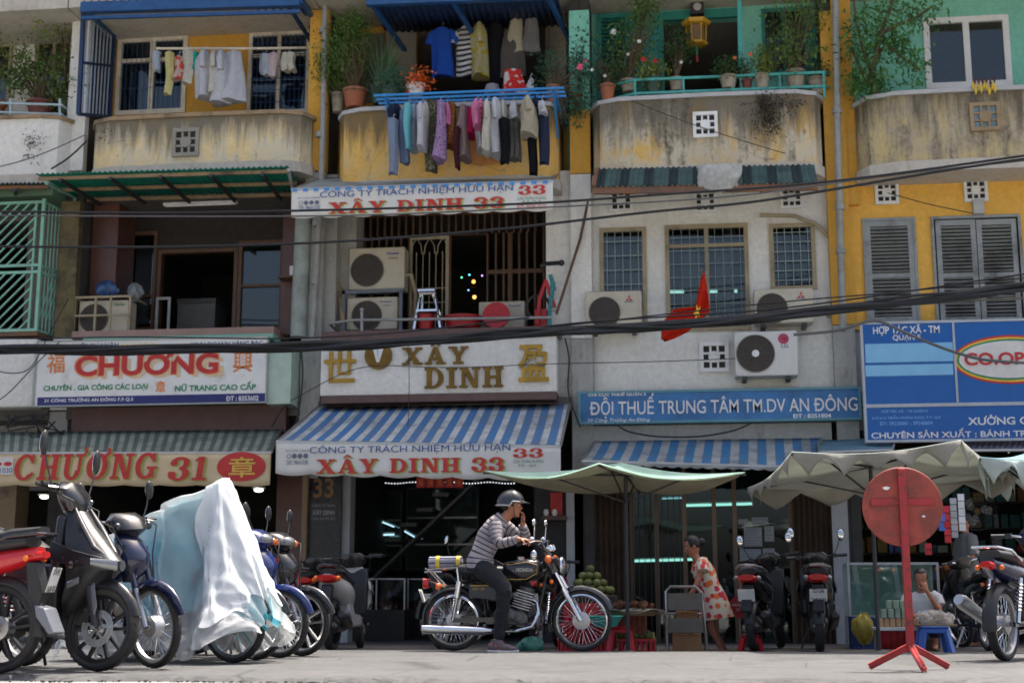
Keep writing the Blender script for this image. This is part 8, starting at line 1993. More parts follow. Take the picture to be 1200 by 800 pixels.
mb = MB(); a_, b_ = P(1021, 588, Ys), P(1095, 588, Ys); mb.box(a_.x, Ys + .004, a_.z - .022, b_.x, Ys + .017, a_.z + .022); obj('cross_bar', mb, FRED2, dsk)
mb = MB()
for (px, py, w_, h_) in ((1039, 571.5, .024, .012), (1083, 604.5, .012, .008)): mb.prism([(w_ * math.cos(q) * (1 + .2 * math.sin(3 * q)), h_ * math.sin(q)) for q in [2 * PI * i / 12 for i in range(12)]], P(px, py, Ys) + V((0, .0165, 0)), (1, 0, 0), (0, 0, 1), -.002)
obj('paint_chips', mb, WHITEI, dsk, smooth=0)
for px, Yl in ((1018, 10.3), (1082, 9.78), (1110, 10.35)):
 f_ = at(px, Yl); mb = MB(); mb.beam(jt, f_ + V((0, 0, .02)), .045, .012, up=(0, 1, .3)); mb.beam(jt + V((0, .012, 0)), f_ + V((0, .012, .02)), .012, .045, up=(0, 1, .3)); obj('leg', mb, mat('leg_red', rgb(186, 64, 64), .5, var=.15, dirt=rgb(110, 60, 50), dlo=.52, dhi=.62, dscale=14), rs)
# ---------------------------------------------------------------- street stall
def sbox(name, label, cat, px, Y, dep, m, bev=.006, group=None, lid=None, lip=None):
 X0, X1, Z0, Z1 = box_px(*px, Y); Z0 = max(Z0, -.065)
 if lip is None: mb = MB(); mb.box(X0, Y, Z0, X1, Y + dep, Z1); return tag(obj(name, mb, m, bevel=bev), label, cat, group)
 t_ = thing(name, label, cat, ((X0 + X1) / 2, Y + dep / 2, Z0), 0, group); mb = MB()
 n = max(3, int((X1 - X0) / .05))
 for y in (Y, Y + dep - .01):
  for k in range(n): x = X0 + (X1 - X0) * (k + .5) / n; mb.box(x - .014, y, Z0 + .02, x + .014, y + .01, Z1 - .02)
 mb.box(X0, Y, Z0, X1, Y + dep, Z0 + .018); obj('slatted_sides', mb, m, t_)
 mb = MB(); mb.box(X0 - .01, Y - .012, Z1 - .03, X1 + .01, Y - .002, Z1); mb.box(X0 - .01, Y + dep + .002, Z1 - .03, X1 + .01, Y + dep + .012, Z1); mb.box(X0 - .012, Y - .002, Z0, X0 - .002, Y + dep + .002, Z1 - .001); mb.box(X1 + .002, Y - .002, Z0, X1 + .012, Y + dep + .002, Z1 - .001); obj('rim', mb, m, t_)
 return t_
def stool(label, px, Y, m):
 X0, X1, Z0, Z1 = box_px(*px, Y); Z0 = gz(Y); cx, w = (X0 + X1) / 2, (X1 - X0) / 2; t_ = thing('plastic_stool', label, 'stool', (cx, Y + w, Z0))
 mb = MB(); mb.box(cx - w * .8, Y + w * .2, Z1 - .03, cx + w * .8, Y + w * 1.8, Z1); mb.box(cx - w * .78, Y + w * .22, Z1 - .08, cx + w * .78, Y + w * 1.78, Z1 - .03); obj('seat', mb, m, t_, bevel=.012)
 for sx in (-1, 1):
  for sy in (-1, 1): mb = MB(); c0 = V((cx + sx * w * .66, Y + w + sy * w * .66, Z1 - .05)); c1 = V((cx + sx * w * .9, Y + w + sy * w * .9, Z0)); mb.beam(c0, c1, .065, .04); obj('leg', mb, m, t_)
REDC = mat('red_crate', rgb(196, 40, 48), .45, var=.1); BLUEC = mat('blue_plastic', rgb(70, 110, 190), .4, var=.08)
stool('light blue plastic stool carrying wrapped bread at the right stall', (1077, 733, 1118, 767), 15.9, BLUEC)
stool('low red plastic stool on the pavement beside the black scooters', (867, 743, 893, 766), 16.6, REDC)
stool('red plastic stool carrying the fruit basket behind the front wheel', (712, 733, 742, 767), 16.0, REDC)
sbox('crate', 'red slatted crate holding green fruit on the pavement by the cart', 'crate', (726, 748, 766, 766), 16.2, .35, REDC, lip=1)
sbox('crate', 'red slatted crate seen through the spokes of the front wheel', 'crate', (655, 730, 712, 764), 16.3, .4, REDC, lip=1)
sbox('crate', 'second red crate stacked above the one seen through the spokes', 'crate', (662, 706, 706, 729), 16.3, .4, REDC, lip=1)
sbox('woven_bag', 'red and grey striped woven bag under the fruit basket', 'bag', (727, 719, 757, 744), 16.35, .3, stripes('woven', rgb(176, 70, 56), rgb(140, 110, 96), .06, .5, 0), .02)
c = P(709, 734, 15.9); mb = MB(); mb.lathe([(0, 0), (.12, .0), (.2, .11), (.21, .11), (.205, .125), (.19, .11), (.11, .015), (0, .015)], c, n=28); tag(obj('bowl', mb, mat('teal_bowl', rgb(70, 180, 160), .35)), 'teal plastic bowl behind the front wheel of the classic motorcycle', 'bowl')
bk = thing('fruit_basket', 'flat basket of brown fruit spread on pale cloth', 'basket', P(742, 721, 16.1)); c = P(742, 721, 16.15)
mb = MB(); mb.lathe([(0, 0), (.24, 0), (.3, .05), (.31, .05), (.3, .06), (.24, .02), (0, .02)], c, n=28); obj('basket', mb, TAN, bk); mb = MB(); mb.grid(lambda u, v: c + V((.36 * (u - .5) * 2, .3 * (v - .5) * 2, .055 + .03 * math.sin(u * 9 + v * 4) - .03 * abs(u - .5))), 16, 12); obj('cloth', mb, W2, bk, smooth=60, solid=.004)
q = random.Random(31)
for k in range(26):
 a, r = q.uniform(0, 2 * PI), .24 * math.sqrt(q.random()); p = c + V((r * math.cos(a), r * math.sin(a), .1 + q.uniform(0, .04))); mb = MB(); mb.ell(p, q.uniform(.026, .036), 8, 6); obj('fruit', mb, mat('brown_fruit', rgb(110, 70, 50), .6, .3), bk)
mg = [mat('green_mango', rgb(98, 108, 48), .5, var=.2), mat('olive_mango', rgb(84, 88, 40), .5, var=.2)]
sbox('fruit_table', 'dark table holding the heap of green mangoes', 'table', (664, 697, 722, 764), 17.2, .5, mat('dark_wood', rgb(60, 44, 36), .7), .01)
fc = P(692, 697, 17.45); k = 0
for lay, (n_, r_) in enumerate(((13, .24), (9, .16), (5, .09), (1, 0))):
 for i in range(n_):
  a = 2 * PI * i / n_ + lay * .4; mb = MB(); mb.ell(fc + V((r_ * math.cos(a), r_ * math.sin(a) * .8, .06 + lay * .085)), (.062, .055, .052), 12, 8, M=Matrix.Rotation(q.uniform(0, 3), 3, 'Z')); tag(obj('mango', mb, mg[k % 2]), 'green mango in the heap behind the front wheel', 'mango', 'heap of green mangoes'); k += 1
c = P(742, 748, 16.4)
for i in range(5):
 mb = MB(); mb.ell(c + V((-.12 + .07 * i, .02 * (i % 2), .04)), .06, 12, 8); tag(obj('melon', mb, mg[0]), 'round green fruit in the red crate by the cart', 'fruit', 'fruit in the red crate')
tag(obj('plastic_bag', lumpy(P(622, 757, 15.4), (.15, .12, .09), 13, .16), mat('green_bag', rgb(56, 120, 104), .4)), 'green plastic bag lying on the road beside the rider', 'bag')
tag(obj('plastic_bag', lumpy(P(763, 756, 16.5), (.06, .1, .14), 17, .16), mat('olive_bag', rgb(110, 116, 70), .4)), 'olive plastic bag slumped against the red crate', 'bag')
mb = MB(); mb.lathe([(0, 0), (.055, 0), (.065, .15), (.06, .15), (0, .13)], P(705, 712, 16.4), n=18); tag(obj('tub', mb, WHITEP), 'small white tub beside the heap of green mangoes', 'tub')
ct = thing('hand_cart', 'grey steel frame trolley with two boards beside the woman', 'trolley', at(802, 16.4)); Yc = 16.4
X0, X1, Z0, Z1 = box_px(781, 687, 826, 764, Yc); mb = MB(); mb.tube([(X0, Yc, -.05), (X0, Yc, Z1 - .05), (X0 + .05, Yc, Z1), (X1 - .1, Yc, Z1), (X1 - .03, Yc, Z1 - .06), (X1 + .02, Yc + .1, -.05)], .016, 8); mb.tube([(X0, Yc + .4, -.05), (X0, Yc + .4, Z1 - .3), (X1, Yc + .4, Z1 - .3), (X1, Yc + .4, -.05)], .014, 8); obj('frame', mb, STEEL, ct)
mb = MB(); PLY = mat('grey_ply', rgb(110, 104, 96), .7, var=.15)
for f0, f1 in ((.64, .9), (.3, .52)): mb = MB(); mb.box(X0 + .02, Yc - .02, Z0 + (Z1 - Z0) * f0, X1 - .02, Yc + .0, Z0 + (Z1 - Z0) * f1); obj('board', mb, PLY, ct)
CARD = mat('cardboard', rgb(150, 112, 76), .8, var=.1)
sbox('cardboard_box', 'brown cardboard box on the ground under the trolley', 'box', (788, 742, 822, 764), 16.45, .3, CARD); sbox('cardboard_box', 'crumpled brown carton on the lower trolley shelf', 'box', (792, 716, 818, 729), 16.5, .25, CARD)
# right hand stall: cake table, glass cabinet
tb = thing('cake_table', 'low table with red skirt laden with packed cakes behind the red sign', 'table', at(1050, 16.3)); X0, X1, Z0, Z1 = box_px(1027, 735, 1078, 766, 16.3)
mb = MB(); mb.box(X0, 16.28, Z1 - .03, X1, 16.8, Z1); obj('table_top', mb, WHITEP, tb); mb = MB(); mb.grid(lambda u, v: V((X0 + (X1 - X0) * u, 16.3 + .012 * math.sin(u * 40), Z1 - .035 - .2 * v)), 40, 2); obj('skirt', mb, cloth('skirt_red', rgb(150, 46, 48), .1, .1), tb, solid=.004)
for x in (X0 + .04, X1 - .04):
 for y in (16.36, 16.74): mb = MB(); mb.beam((x, y, -.06), (x, y, Z1 - .03), .03, .03); obj('leg', mb, STEEL, tb)
CAKE = [mat('cake_box', rgb(150, 170, 150), .35, var=.1), mat('cake_tan', rgb(178, 146, 112), .45, var=.15), mat('cake_pink', rgb(176, 140, 140), .4, var=.15)]
i = 0
for lay, (y0, y1, xs_) in enumerate(((724, 734, range(1029, 1072, 7)), (713, 723.5, range(1033, 1062, 8)), (703, 712.5, range(1039, 1060, 8)))):
 for x in xs_: sbox('cake_pack', ('clear topped cake pack, ' + ('lowest', 'middle', 'top')[lay] + ' layer on the red skirted table'), 'pack', (x, y0, x + 6.4, y1), 16.36 + .02 * (i % 2), .12, CAKE[(1, 0, 0)[lay]], .006, 'cake packs ' + ('below', 'between', 'on top')[lay]); i += 1
t__pl = bpy.data.materials['thin_plastic']
for k, (x, y) in enumerate(((1082, 722), (1092, 720), (1102, 721), (1112, 724), (1087, 727), (1098, 727), (1108, 728))):
 t_ = thing('bread_bag', 'clear plastic bag of bread heaped on the blue stool', 'bag', P(x, y + 5, 16.1 + .1 * (k % 2)), 0, 'bread bags on the blue stool'); c = P(x, y, 16.1 + .1 * (k % 2))
 mb = lumpy(c, (.07, .06, .05), k, .3, 12, 8); obj('film', mb, t__pl, t_); mb = MB(); mb.ell(c, (.05, .04, .03), 10, 6); obj('bread', mb, mat('bread', rgb(180, 150, 120), .7), t_)
sbox('tray', 'thin tan tray under the bread bags on the blue stool', 'tray', (1076, 731, 1122, 733.5), 15.95, .4, TAN, .003)
gc = thing('glass_cabinet', 'glass display cabinet with white frame standing behind the cake table', 'display cabinet', at(1048, 18.2)); Yg = 18.0; X0, X1, Z0, Z1 = box_px(995, 660, 1100, 722, Yg)
mb = MB()
for x in (X0, X1):
 for y in (Yg, Yg + .5): mb.beam((x, y, -.06), (x, y, Z1), .03, .03)
for z in (Z0, Z1):
 for y in (Yg, Yg + .5): mb.beam((X0, y, z), (X1, y, z), .025, .03)
 for x in (X0, X1): mb.beam((x, Yg, z), (x, Yg + .5, z), .025, .03)
obj('frame', mb, GREYW, gc); mb = MB(); mb.box(X0 + .02, Yg, Z0, X1 - .02, Yg + .006, Z1); mb.box(X0 + .02, Yg + .01, Z1, X1 - .02, Yg + .48, Z1 + .006); obj('panes', mb, CLEAR, gc); mb = MB(); mb.box(X0 + .02, Yg + .47, Z0, X1 - .02, Yg + .48, Z1); obj('back_panel', mb, mat('mint_back', rgb(130, 160, 146), .5), gc); mb = MB(); mb.box(X0 + .02, Yg + .02, -.06, X1 - .02, Yg + .46, Z0 - .02); obj('lower_box', mb, mat('cab_blue', rgb(52, 76, 120), .5), gc)
for x0, x1 in ((1001, 1008), (1048, 1054)):
 mb = MB(); a_, b_ = P(x0, 662, Yg + .1), P(x1, 700, Yg + .1); mb.beam(a_, b_, .06, .02, up=(0, 1, 0)); obj('slanted_strip', mb, WHITEI, gc)
# hanging sachets, shelves, fan in the dark shop
for k, (x, y0, y1, m, nm) in enumerate(((1110, 592, 636, REDC, 'red sachets, left of the white strips'), (1118, 583, 630, GREYW, 'white sachets beside the red strip'), (1127, 578, 622, WHITEP, 'white sachets farthest from the red sign'), (1104, 600, 622, BLUEC, 'blue packets peeping out behind the red disc'), (1088, 636, 650, REDC, 'red packets over the glass cabinet'))):
 X0, X1, Z0, Z1 = box_px(x - 4, y0, x + 4, y1, 18.6); mb = MB(); n = max(2, int((Z1 - Z0) / .08))
 for i in range(n): z = Z1 - (Z1 - Z0) * (i + .5) / n; mb.obox(((X0 + X1) / 2, 18.6 + .006 * (i % 2), z), ((X1 - X0) * .95, .012, (Z1 - Z0) / n * .92), Matrix.Rotation(.12 * (i % 3 - 1), 3, 'X'))
 tag(obj('sachet_strip', mb, m), 'hanging strip of ' + nm, 'sachets')
fn_ = thing('wall_fan', 'black round wall fan in the dark shop at right', 'fan', P(1145, 620, 21)); c = P(1145, 599, 21.0); mb = MB(); rf = .27
for k in range(5): mb.lathe([(rf * (k + 1) / 5 - .004, 0), (rf * (k + 1) / 5 + .004, .0), (rf * (k + 1) / 5 + .004, .008), (rf * (k + 1) / 5 - .004, .008)], c, RX, 32, closed=True)
for k in range(16): a = k * PI / 8; mb.cyl(c, c + V((rf * math.cos(a), 0, rf * math.sin(a))), .003, None, 5)
obj('guard', mb, DARKMETAL, fn_); mb = MB()
for k in range(3):
 a = k * 2 * PI / 3; d = V((math.cos(a), 0, math.sin(a))); e = V((-d.z, 0, d.x)); mb.add([c + V((0, .04, 0)), c + d * .2 - e * .05 + V((0, .05, 0)), c + d * .23 + e * .05 + V((0, .03, 0)), c + d * .1 + e * .1 + V((0, .04, 0))], [(0, 1, 2, 3)])
obj('blades', mb, GREYW, fn_, solid=.004); mb = MB(); mb.ell(c, .045, 12, 8); obj('hub', mb, mat('fan_hub_gold', rgb(150, 120, 60), .5), fn_)
sh_ = thing('goods_shelf', 'dark shelves packed with small goods at the back of the right shop', 'shelf', P(1150, 640, 24.5)); mb = MB()
q = random.Random(77)
for y in (560, 590, 620, 648, 680): a_, b_ = P(1000, y, 24.5), P(1240, y, 24.5); mb.box(a_.x, 24.3, a_.z - .03, b_.x, 24.7, a_.z)
obj('boards', mb, mat('shelf_dark', rgb(70, 62, 54), .7), sh_)
gm_ = [REDC, BLUEC, GREYW, CARD, CAKE[0], mat('goods_yellow', rgb(170, 140, 60), .5), mat('goods_teal', rgb(50, 110, 110), .5)]
for y in (590, 620, 648, 680):
 x = 1002
 while x < 1236 and len(sh_.children) < 95:
  w_ = q.uniform(5, 13); h_ = q.uniform(8, 20); X0, X1, Z0, Z1 = box_px(x, y - h_, x + w_, y, 24.4); zb = P(1000, y, 24.5).z; mb = MB(); mb.box(X0, 24.35, zb + .002, X1, 24.6, zb + Z1 - Z0); obj('goods_pack', mb, gm_[q.randrange(7)], sh_, bevel=.01); x += w_ + q.uniform(.5, 4)
# ---------------------------------------------------------------- shop fittings
def counter(label, px, Y, dep=.6):
 X0, X1, Z0, Z1 = box_px(*px, Y); Z0 = -.06; zm = Z0 + (Z1 - Z0) * .5; t_ = thing('display_counter', label, 'counter', ((X0 + X1) / 2, Y + dep / 2, Z0))
 mb = MB(); mb.box(X0, Y, Z0, X1, Y + dep, zm); obj('plinth', mb, mat('counter_dark', rgb(52, 44, 42), .4), t_); mb = MB(); mb.box(X0, Y, zm + .002, X1, Y + .008, Z1); mb.box(X0, Y, Z1 + .001, X1, Y + dep, Z1 + .009); obj('glass_case', mb, CLEAR, t_)
 mb = MB()
 for x in (X0, (X0 + X1) / 2, X1): mb.beam((x, Y - .01, zm), (x, Y - .01, Z1), .02, .02)
 mb.beam((X0, Y - .01, Z1), (X1, Y - .01, Z1), .02, .02); obj('edge_trim', mb, STEEL, t_); mb = MB()
 for k in range(int((X1 - X0) / .12)): mb.obox((X0 + .08 + k * .12, Y + .25, zm + .05), (.08, .2, .06), Matrix.Rotation(.5, 3, 'X'))
 obj('jewel_trays', mb, mat('tray_velvet', rgb(120, 30, 40), .9), t_)
counter('glass topped jewellery counter at the left of shop thirty three', (408, 678, 474, 750), 21.2); counter('glass topped jewellery counter under the staircase of shop thirty three', (478, 678, 562, 750), 22.4); counter('glass topped counter in the left shop behind the parked row', (90, 665, 300, 750), 21.4)
for nm, px in (('left', (410, 575, 470, 668)), ('right', (474, 570, 560, 668))):
 X0, X1, Z0, Z1 = box_px(*px, 24.6); t_ = thing('wall_cabinet', f'glazed wall cabinet of jewellery at the back of shop thirty three, {nm} one', 'cabinet', ((X0 + X1) / 2, 24.8, Z0)); mb = MB(); mb.box(X0, 24.7, Z0, X1, 25.2, Z1); obj('carcass', mb, mat('cab_grey', rgb(96, 104, 100), .5), t_); mb = MB(); mb.box(X0 + .04, 24.66, Z0 + .04, X1 - .04, 24.668, Z1 - .04); obj('panes', mb, CLEAR, t_)
 mb = MB()
 for f in (.3, .62): mb.box(X0 + .03, 24.64, Z0 + (Z1 - Z0) * f, X1 - .03, 24.69, Z0 + (Z1 - Z0) * f + .03)
 obj('shelf_edge', mb, STEEL, t_)
LEDW = mat('cool_tube', (.75, 1, .95), .5, emit=(.6, 1, .92), estr=1.2); LEDS = mat('tube_dim', (.6, .8, .9), .5, emit=(.5, .85, 1), estr=.7)
def tube(label, a, b, Y, m=LEDW, r=.02):
 t_ = thing('tube_lamp', label, 'lamp', P(*a, Y)); p, q_ = P(*a, Y), P(*b, Y); mb = MB(); mb.tube([p, q_], r, 8); obj('tube', mb, m, t_); mb = MB(); mb.beam(p + V((0, .03, .03)), q_ + V((0, .03, .03)), .05, .03); obj('housing', mb, WHITEP, t_)
tube('glowing tube added as a lamp reflection in the office glass under the green parasol', (804, 592), (882, 590), 22.5); tube('lit fluorescent tube low behind the barred office door', (741, 657), (816, 655), 23.5)  # both tubes glow in place of fluorescent reflections in the glass
tube('lit fluorescent tube upstairs behind the window with the flag', (783, 342), (864, 341), 21.4, LEDW, .025); tube('cool strip light in the cabinet of shop thirty three', (430, 627), (462, 626), 24.4, LEDS, .012); tube('slanting glowing strip standing in for a reflection above the jewellery counter', (432, 605), (462, 617), 24.3, LEDS, .01); tube('short cool strip light beside the staircase', (474, 622), (486, 629), 24.3, LEDS, .01); tube('cool strip light above the office door at upper left', (775, 584), (802, 583), 24.0, LEDS, .012)  # the slanting strip above the counter is a reflection made as a glowing tube
st_ = thing('light_string', 'string of small white lights along the lower edge of the blue striped awning', 'light string', P(520, 566, 19.6)); mb = MB(); mb2 = MB()
for k in range(44): p = P(452 + k * 3.5, 565.5 + .8 * math.sin(k * .5), 19.7); mb.sphere(p, .009, 6, 4)
mb2.tube([P(450, 565, 19.7), P(530, 565.5, 19.7), P(606, 565, 19.7)], .004, 5); obj('bulbs', mb, mat('led_white', (1, 1, 1), .5, emit=(.9, .95, 1), estr=.8), st_)['kind'] = 'stuff'; obj('wire', mb2, BLACKPL, st_)
for k in range(5):
 X0, X1, Z0, Z1 = box_px(488 + k * 11.2, 559, 498 + k * 11.2, 571, 19.55); t_ = thing('red_charm', f'red paper charm with gold mark under the awning, {("first", "second", "third", "fourth", "fifth")[k]} from the left', 'paper charm', ((X0 + X1) / 2, 19.55, Z0), 0, 'red paper charms'); mb = MB(); mb.box(X0, 19.55, Z0, X1, 19.554, Z1); obj('paper', mb, RED, t_); mb = MB(); fit_text(mb, '福', X0 + .03, X1 - .03, Z0 + .03, Z1 - .02, 19.547); obj('mark', mb, ORANGE, t_, smooth=0)
pl_ = thing('number_board', 'black board with gold house number 33 and small name plate', 'sign', P(379, 650, 19.9)); X0, X1, Z0, Z1 = box_px(359, 556, 399, 662, 19.9); mb = MB(); mb.box(X0, 19.9, Z0, X1, 19.99, Z1); obj('panel', mb, mat('black_stone', (.014, .014, .015), .25), pl_)
mb = MB(); text_px(mb, '33', 367, 560, 391, 583, 19.892, .02); obj('number', mb, ink('dull_gold', rgb(140, 100, 50)), pl_, smooth=0); X0, X1, Z0, Z1 = box_px(363, 588, 395, 611, 19.89); mb = MB(); mb.box(X0, 19.885, Z0, X1, 19.898, Z1); obj('name_plate', mb, mat('plate_dark', rgb(52, 52, 58), .4), pl_)
mb = MB(); text_px(mb, 'XÂY DINH', 366, 596, 392, 603, 19.88, .02); text_px(mb, 'CÔNG TY TNHH', 366, 590, 392, 593.5, 19.88); text_px(mb, 'VÀNG BẠC ĐÁ QUÝ', 365, 605.5, 393, 609, 19.88); obj('plate_lettering', mb, GREYW, pl_, smooth=0)
PAPER = mat('notice_paper', rgb(150, 152, 150), .7, var=.1)
for k, px in enumerate(((865, 608, 876, 614), (881, 606, 900, 614), (872, 618, 893, 640), (896, 616, 907, 634), (866, 628, 871, 642), (867, 643, 892, 657), (894, 642, 908, 658), (868, 660, 888, 668))):
 X0, X1, Z0, Z1 = box_px(*px, 20.12); nt = thing('notice', f'white printed notice taped on the office glass, {("small top left", "wide top", "large gabled", "tall right", "narrow left", "wide lower", "lower right", "lowest")[k]} sheet', 'notice', ((X0 + X1) / 2, 20.12, Z0), 0, 'notices on the office glass'); mb = MB(); mb.box(X0, 20.118, Z0, X1, 20.122, Z1); obj('sheet', mb, PAPER, nt); mb = MB(); n = max(2, int((Z1 - Z0) / .035))
 for i in range(n): z = Z1 - (Z1 - Z0) * (i + .6) / n; mb.box(X0 + .02, 20.1155, z - .004, X1 - .02 - .03 * (i % 3), 20.1165, z + .004)
 obj('print_lines', mb, GREYI, nt, smooth=0)
al = thing('altar_shelf', 'small red wall altar with two white jars on the dark pier of shop thirty three', 'altar', P(648, 607, 19.9)); X0, X1, Z0, Z1 = box_px(634, 604, 664, 609, 19.85); mb = MB(); mb.box(X0, 19.85, Z0, X1, 20.1, Z1); obj('shelf', mb, BROWN_D, al); X0, X1, Z0, Z1 = box_px(645, 577, 659, 603, 20.05); mb = MB(); mb.box(X0, 20.05, Z0, X1, 20.1, Z1); obj('red_scroll', mb, RED, al)
for x in (640, 650): mb = MB(); mb.lathe([(0, 0), (.03, 0), (.04, .05), (.025, .09), (0, .09)], P(x, 604, 19.92), n=14); obj('jar', mb, WHITEP, al)
mb = MB(); X0, X1, Z0, Z1 = box_px(626, 556, 664, 700, 20.12); mb.box(X0, 20.12, -.06, X1, 20.2, Z1); tag(obj('dark_pier', mb, mat('pier_dark', rgb(44, 40, 40), .6)), 'dark panelled pier behind the rider carrying the red altar', 'pier')
for k, (x, y) in enumerate(((6, 574), (52, 582), (303, 574))):
 l = thing('down_light', ('bright', 'faint', 'round')[k] + ' ceiling spotlight in the left shop, ' + ('far left', 'middle', 'right') [k], 'lamp', P(x, y, 21.0)); mb = MB(); mb.ell(P(x, y, 21.0), (.07, .07, .03), 16, 8); obj('bulb', mb, mat('warm_spot', (1, .98, .85), .5, emit=(1, .97, .8), estr=2.5), l); mb = MB(); mb.lathe([(.07, .03), (.1, .03), (.1, .045), (.07, .045)], P(x, y, 21.0), n=18, closed=True); obj('ring', mb, WHITEP, l)
mb = MB(); c = P(905, 0, 20)
rd_ = thing('round_sign', 'dark red round price sign standing by the black motorbike', 'sign', at(866, 18.2)); c = P(867, 711, 18.0); mb = MB(); mb.lathe([(0, 0), (.14, 0), (.14, .01), (0, .01)], c, RX, 26); obj('disc', mb, mat('price_red', rgb(136, 30, 34), .5), rd_); mb = MB(); mb.tube([c, V((c.x, 18.02, -.06))], .012, 6); obj('stick', mb, STEEL, rd_); mb = MB(); fit_text(mb, 'MÁNG', c.x - .09, c.x + .09, c.z + .01, c.z + .05, 17.985, .02); fit_text(mb, 'Y C', c.x - .05, c.x + .05, c.z - .05, c.z - .015, 17.985, .02); obj('lettering', mb, GREYW, rd_, smooth=0)
# ---------------------------------------------------------------- people on the pavement
def figure(label, base, rz, hc_, nk_, secs, arms, legs, headrot, skin, clothes, hands=(), s=1.0, hair=None, shoes=None):
 p_ = thing('person', label, 'person', base, rz); Wp = WM[p_.name]; mb = MB(); torso(mb, secs); limb(mb, [nk_ + V((0, 0, -.05)), hc_ + V((-.015, 0, -.09))], [.052, .046])
 hm, T = head_mesh(hc_, headrot, s); mb.merge(hm)
 for a in arms: limb(mb, a, [.042, .034, .024])
 for l_ in legs:
  limb(mb, l_, [.075, .052, .034]); a_ = l_[-1]; limb(mb, [a_, a_ + V((-.02, 0, -.05)), a_ + V((.06, 0, -.065)), a_ + V((.13, 0, -.075))], [.036, .036, .032, .02])
 for h in hands: hand(mb, *h)
 obj('body', remeshed(mb, .0078, 3), skin, p_, local=True, smooth=80); face_parts(p_, Wp @ T, s)
 h_ = MB(); h_.ell((-.014, 0, .03), (.1, .081, .1), 18, 12, z0=-.8)
 if hair == 'bun': h_.ell((-.12, 0, -.0), (.05, .045, .05), 12, 8)
 for v in h_.v:
  if v.x > .05 and v.z < .062: v.x = .05
 obj('hair', MB().merge(h_, T), HAIR, p_, local=True, smooth=70)
 for nm, cm, m in clothes: obj(nm, cm, m, p_, local=True, smooth=80)
 for l_ in legs:
  a_ = l_[-1]; mb = MB(); mb.loft([ring(a_ + V((x, 0, -.092)), (0, 1, 0), (0, 0, 1), w_, .012, 12, 3) for x, w_ in ((-.07, .025), (-.03, .042), (.08, .046), (.15, .026))]); obj('sandal', mb, shoes or BLACKPL, p_, local=True)
 return p_
FLOW = NT('floral_dress'); v1 = FLOW.n('ShaderNodeTexVoronoi'); v1.inputs['Scale'].default_value = 13; FLOW.l(FLOW.coord(), v1.inputs['Vector'])
sp_ = FLOW.ramp(FLOW.math('ADD', v1.outputs['Distance'], FLOW.math('MULTIPLY', FLOW.noise(40, 2), .25)), .56, .61, (1, 1, 1), (0, 0, 0)); v_c = FLOW.ramp(v1.outputs['Color'], .4, .6, rgb(196, 52, 74), rgb(224, 118, 60)); cc = FLOW.mix(sp_, rgb(214, 206, 186), v_c); FLOW.l(cc, FLOW.b.inputs['Base Color']); FLOW.b.inputs['Roughness'].default_value = .85
# woman in the floral dress: faces left (local x forwards)
nk_, hc_ = V((.07, 0, 1.04)), V((.15, 0, 1.2)); sec = [(V((-.07, 0, .6)), (0, 1, 0), .16, .12), (V((-.04, 0, .72)), (0, 1, 0), .135, .1), (V((.02, 0, .9)), (0, 1, 0), .155, .11), (V((.05, 0, 1.0)), (0, 1, 0), .13, .075), (nk_, (0, 1, 0), .06, .05)]
dr = MB(); torso(dr, [(V((-.12, 0, .36)), (0, 1, 0), .235, .2), (V((-.1, 0, .5)), (0, 1, 0), .215, .175), (V((-.07, 0, .62)), (0, 1, 0), .19, .15), (V((-.03, 0, .74)), (0, 1, 0), .158, .124), (V((.02, 0, .9)), (0, 1, 0), .172, .128), (V((.05, 0, .995)), (0, 1, 0), .155, .095), (V((.06, 0, 1.025)), (0, 1, 0), .12, .075)], 30)
for v in dr.v: v += V((.012 * math.sin(v.y * 45 + v.z * 9) * (1.0 - v.z), .012 * math.sin(v.x * 40 + v.z * 7) * (1.0 - v.z), 0))
for sg in (-1, 1): dr.tube([V((.05, sg * .1, 1.0)), V((.06, sg * .17, .98)), V((.07, sg * .215, .9))], [.075, .072, .066], 14)
trim = MB(); trim.tube([nk_ + V((-.012 + .07 * math.cos(a), .085 * math.sin(a), -.012 - .03 * math.cos(a))) for a in [2 * PI * i / 20 for i in range(20)]], .018, 8, closed=True)
figure('woman in a white dress with red flowers leaning to the grey trolley', at(829, 17.0), R(190), hc_, nk_, sec, [[V((.06, .16, .97)), V((.15, .23, .74)), V((.28, .2, .54))], [V((.05, -.16, .97)), V((-.03, -.24, .77)), V((-.14, -.25, .56))]], [[V((-.1, .08, .56)), V((-.02, .09, .28)), V((-.14, .09, .04))], [V((-.1, -.08, .56)), V((-.06, -.09, .28)), V((-.2, -.09, .04))]], Matrix.Rotation(R(24), 3, 'Y'), SKIN2, [('dress', dr, FLOW.mat), ('collar_trim', trim, mat('trim_red', rgb(190, 70, 70), .8))], [(V((.28, .2, .54)), V((.35, 0, -.9)), V((-.9, -.2, -.2)), .5, 1, .1, False), (V((-.14, -.25, .56)), V((-.35, 0, -.9)), V((.9, .3, 0)), .4, 1, .1, True)], .98, 'bun')
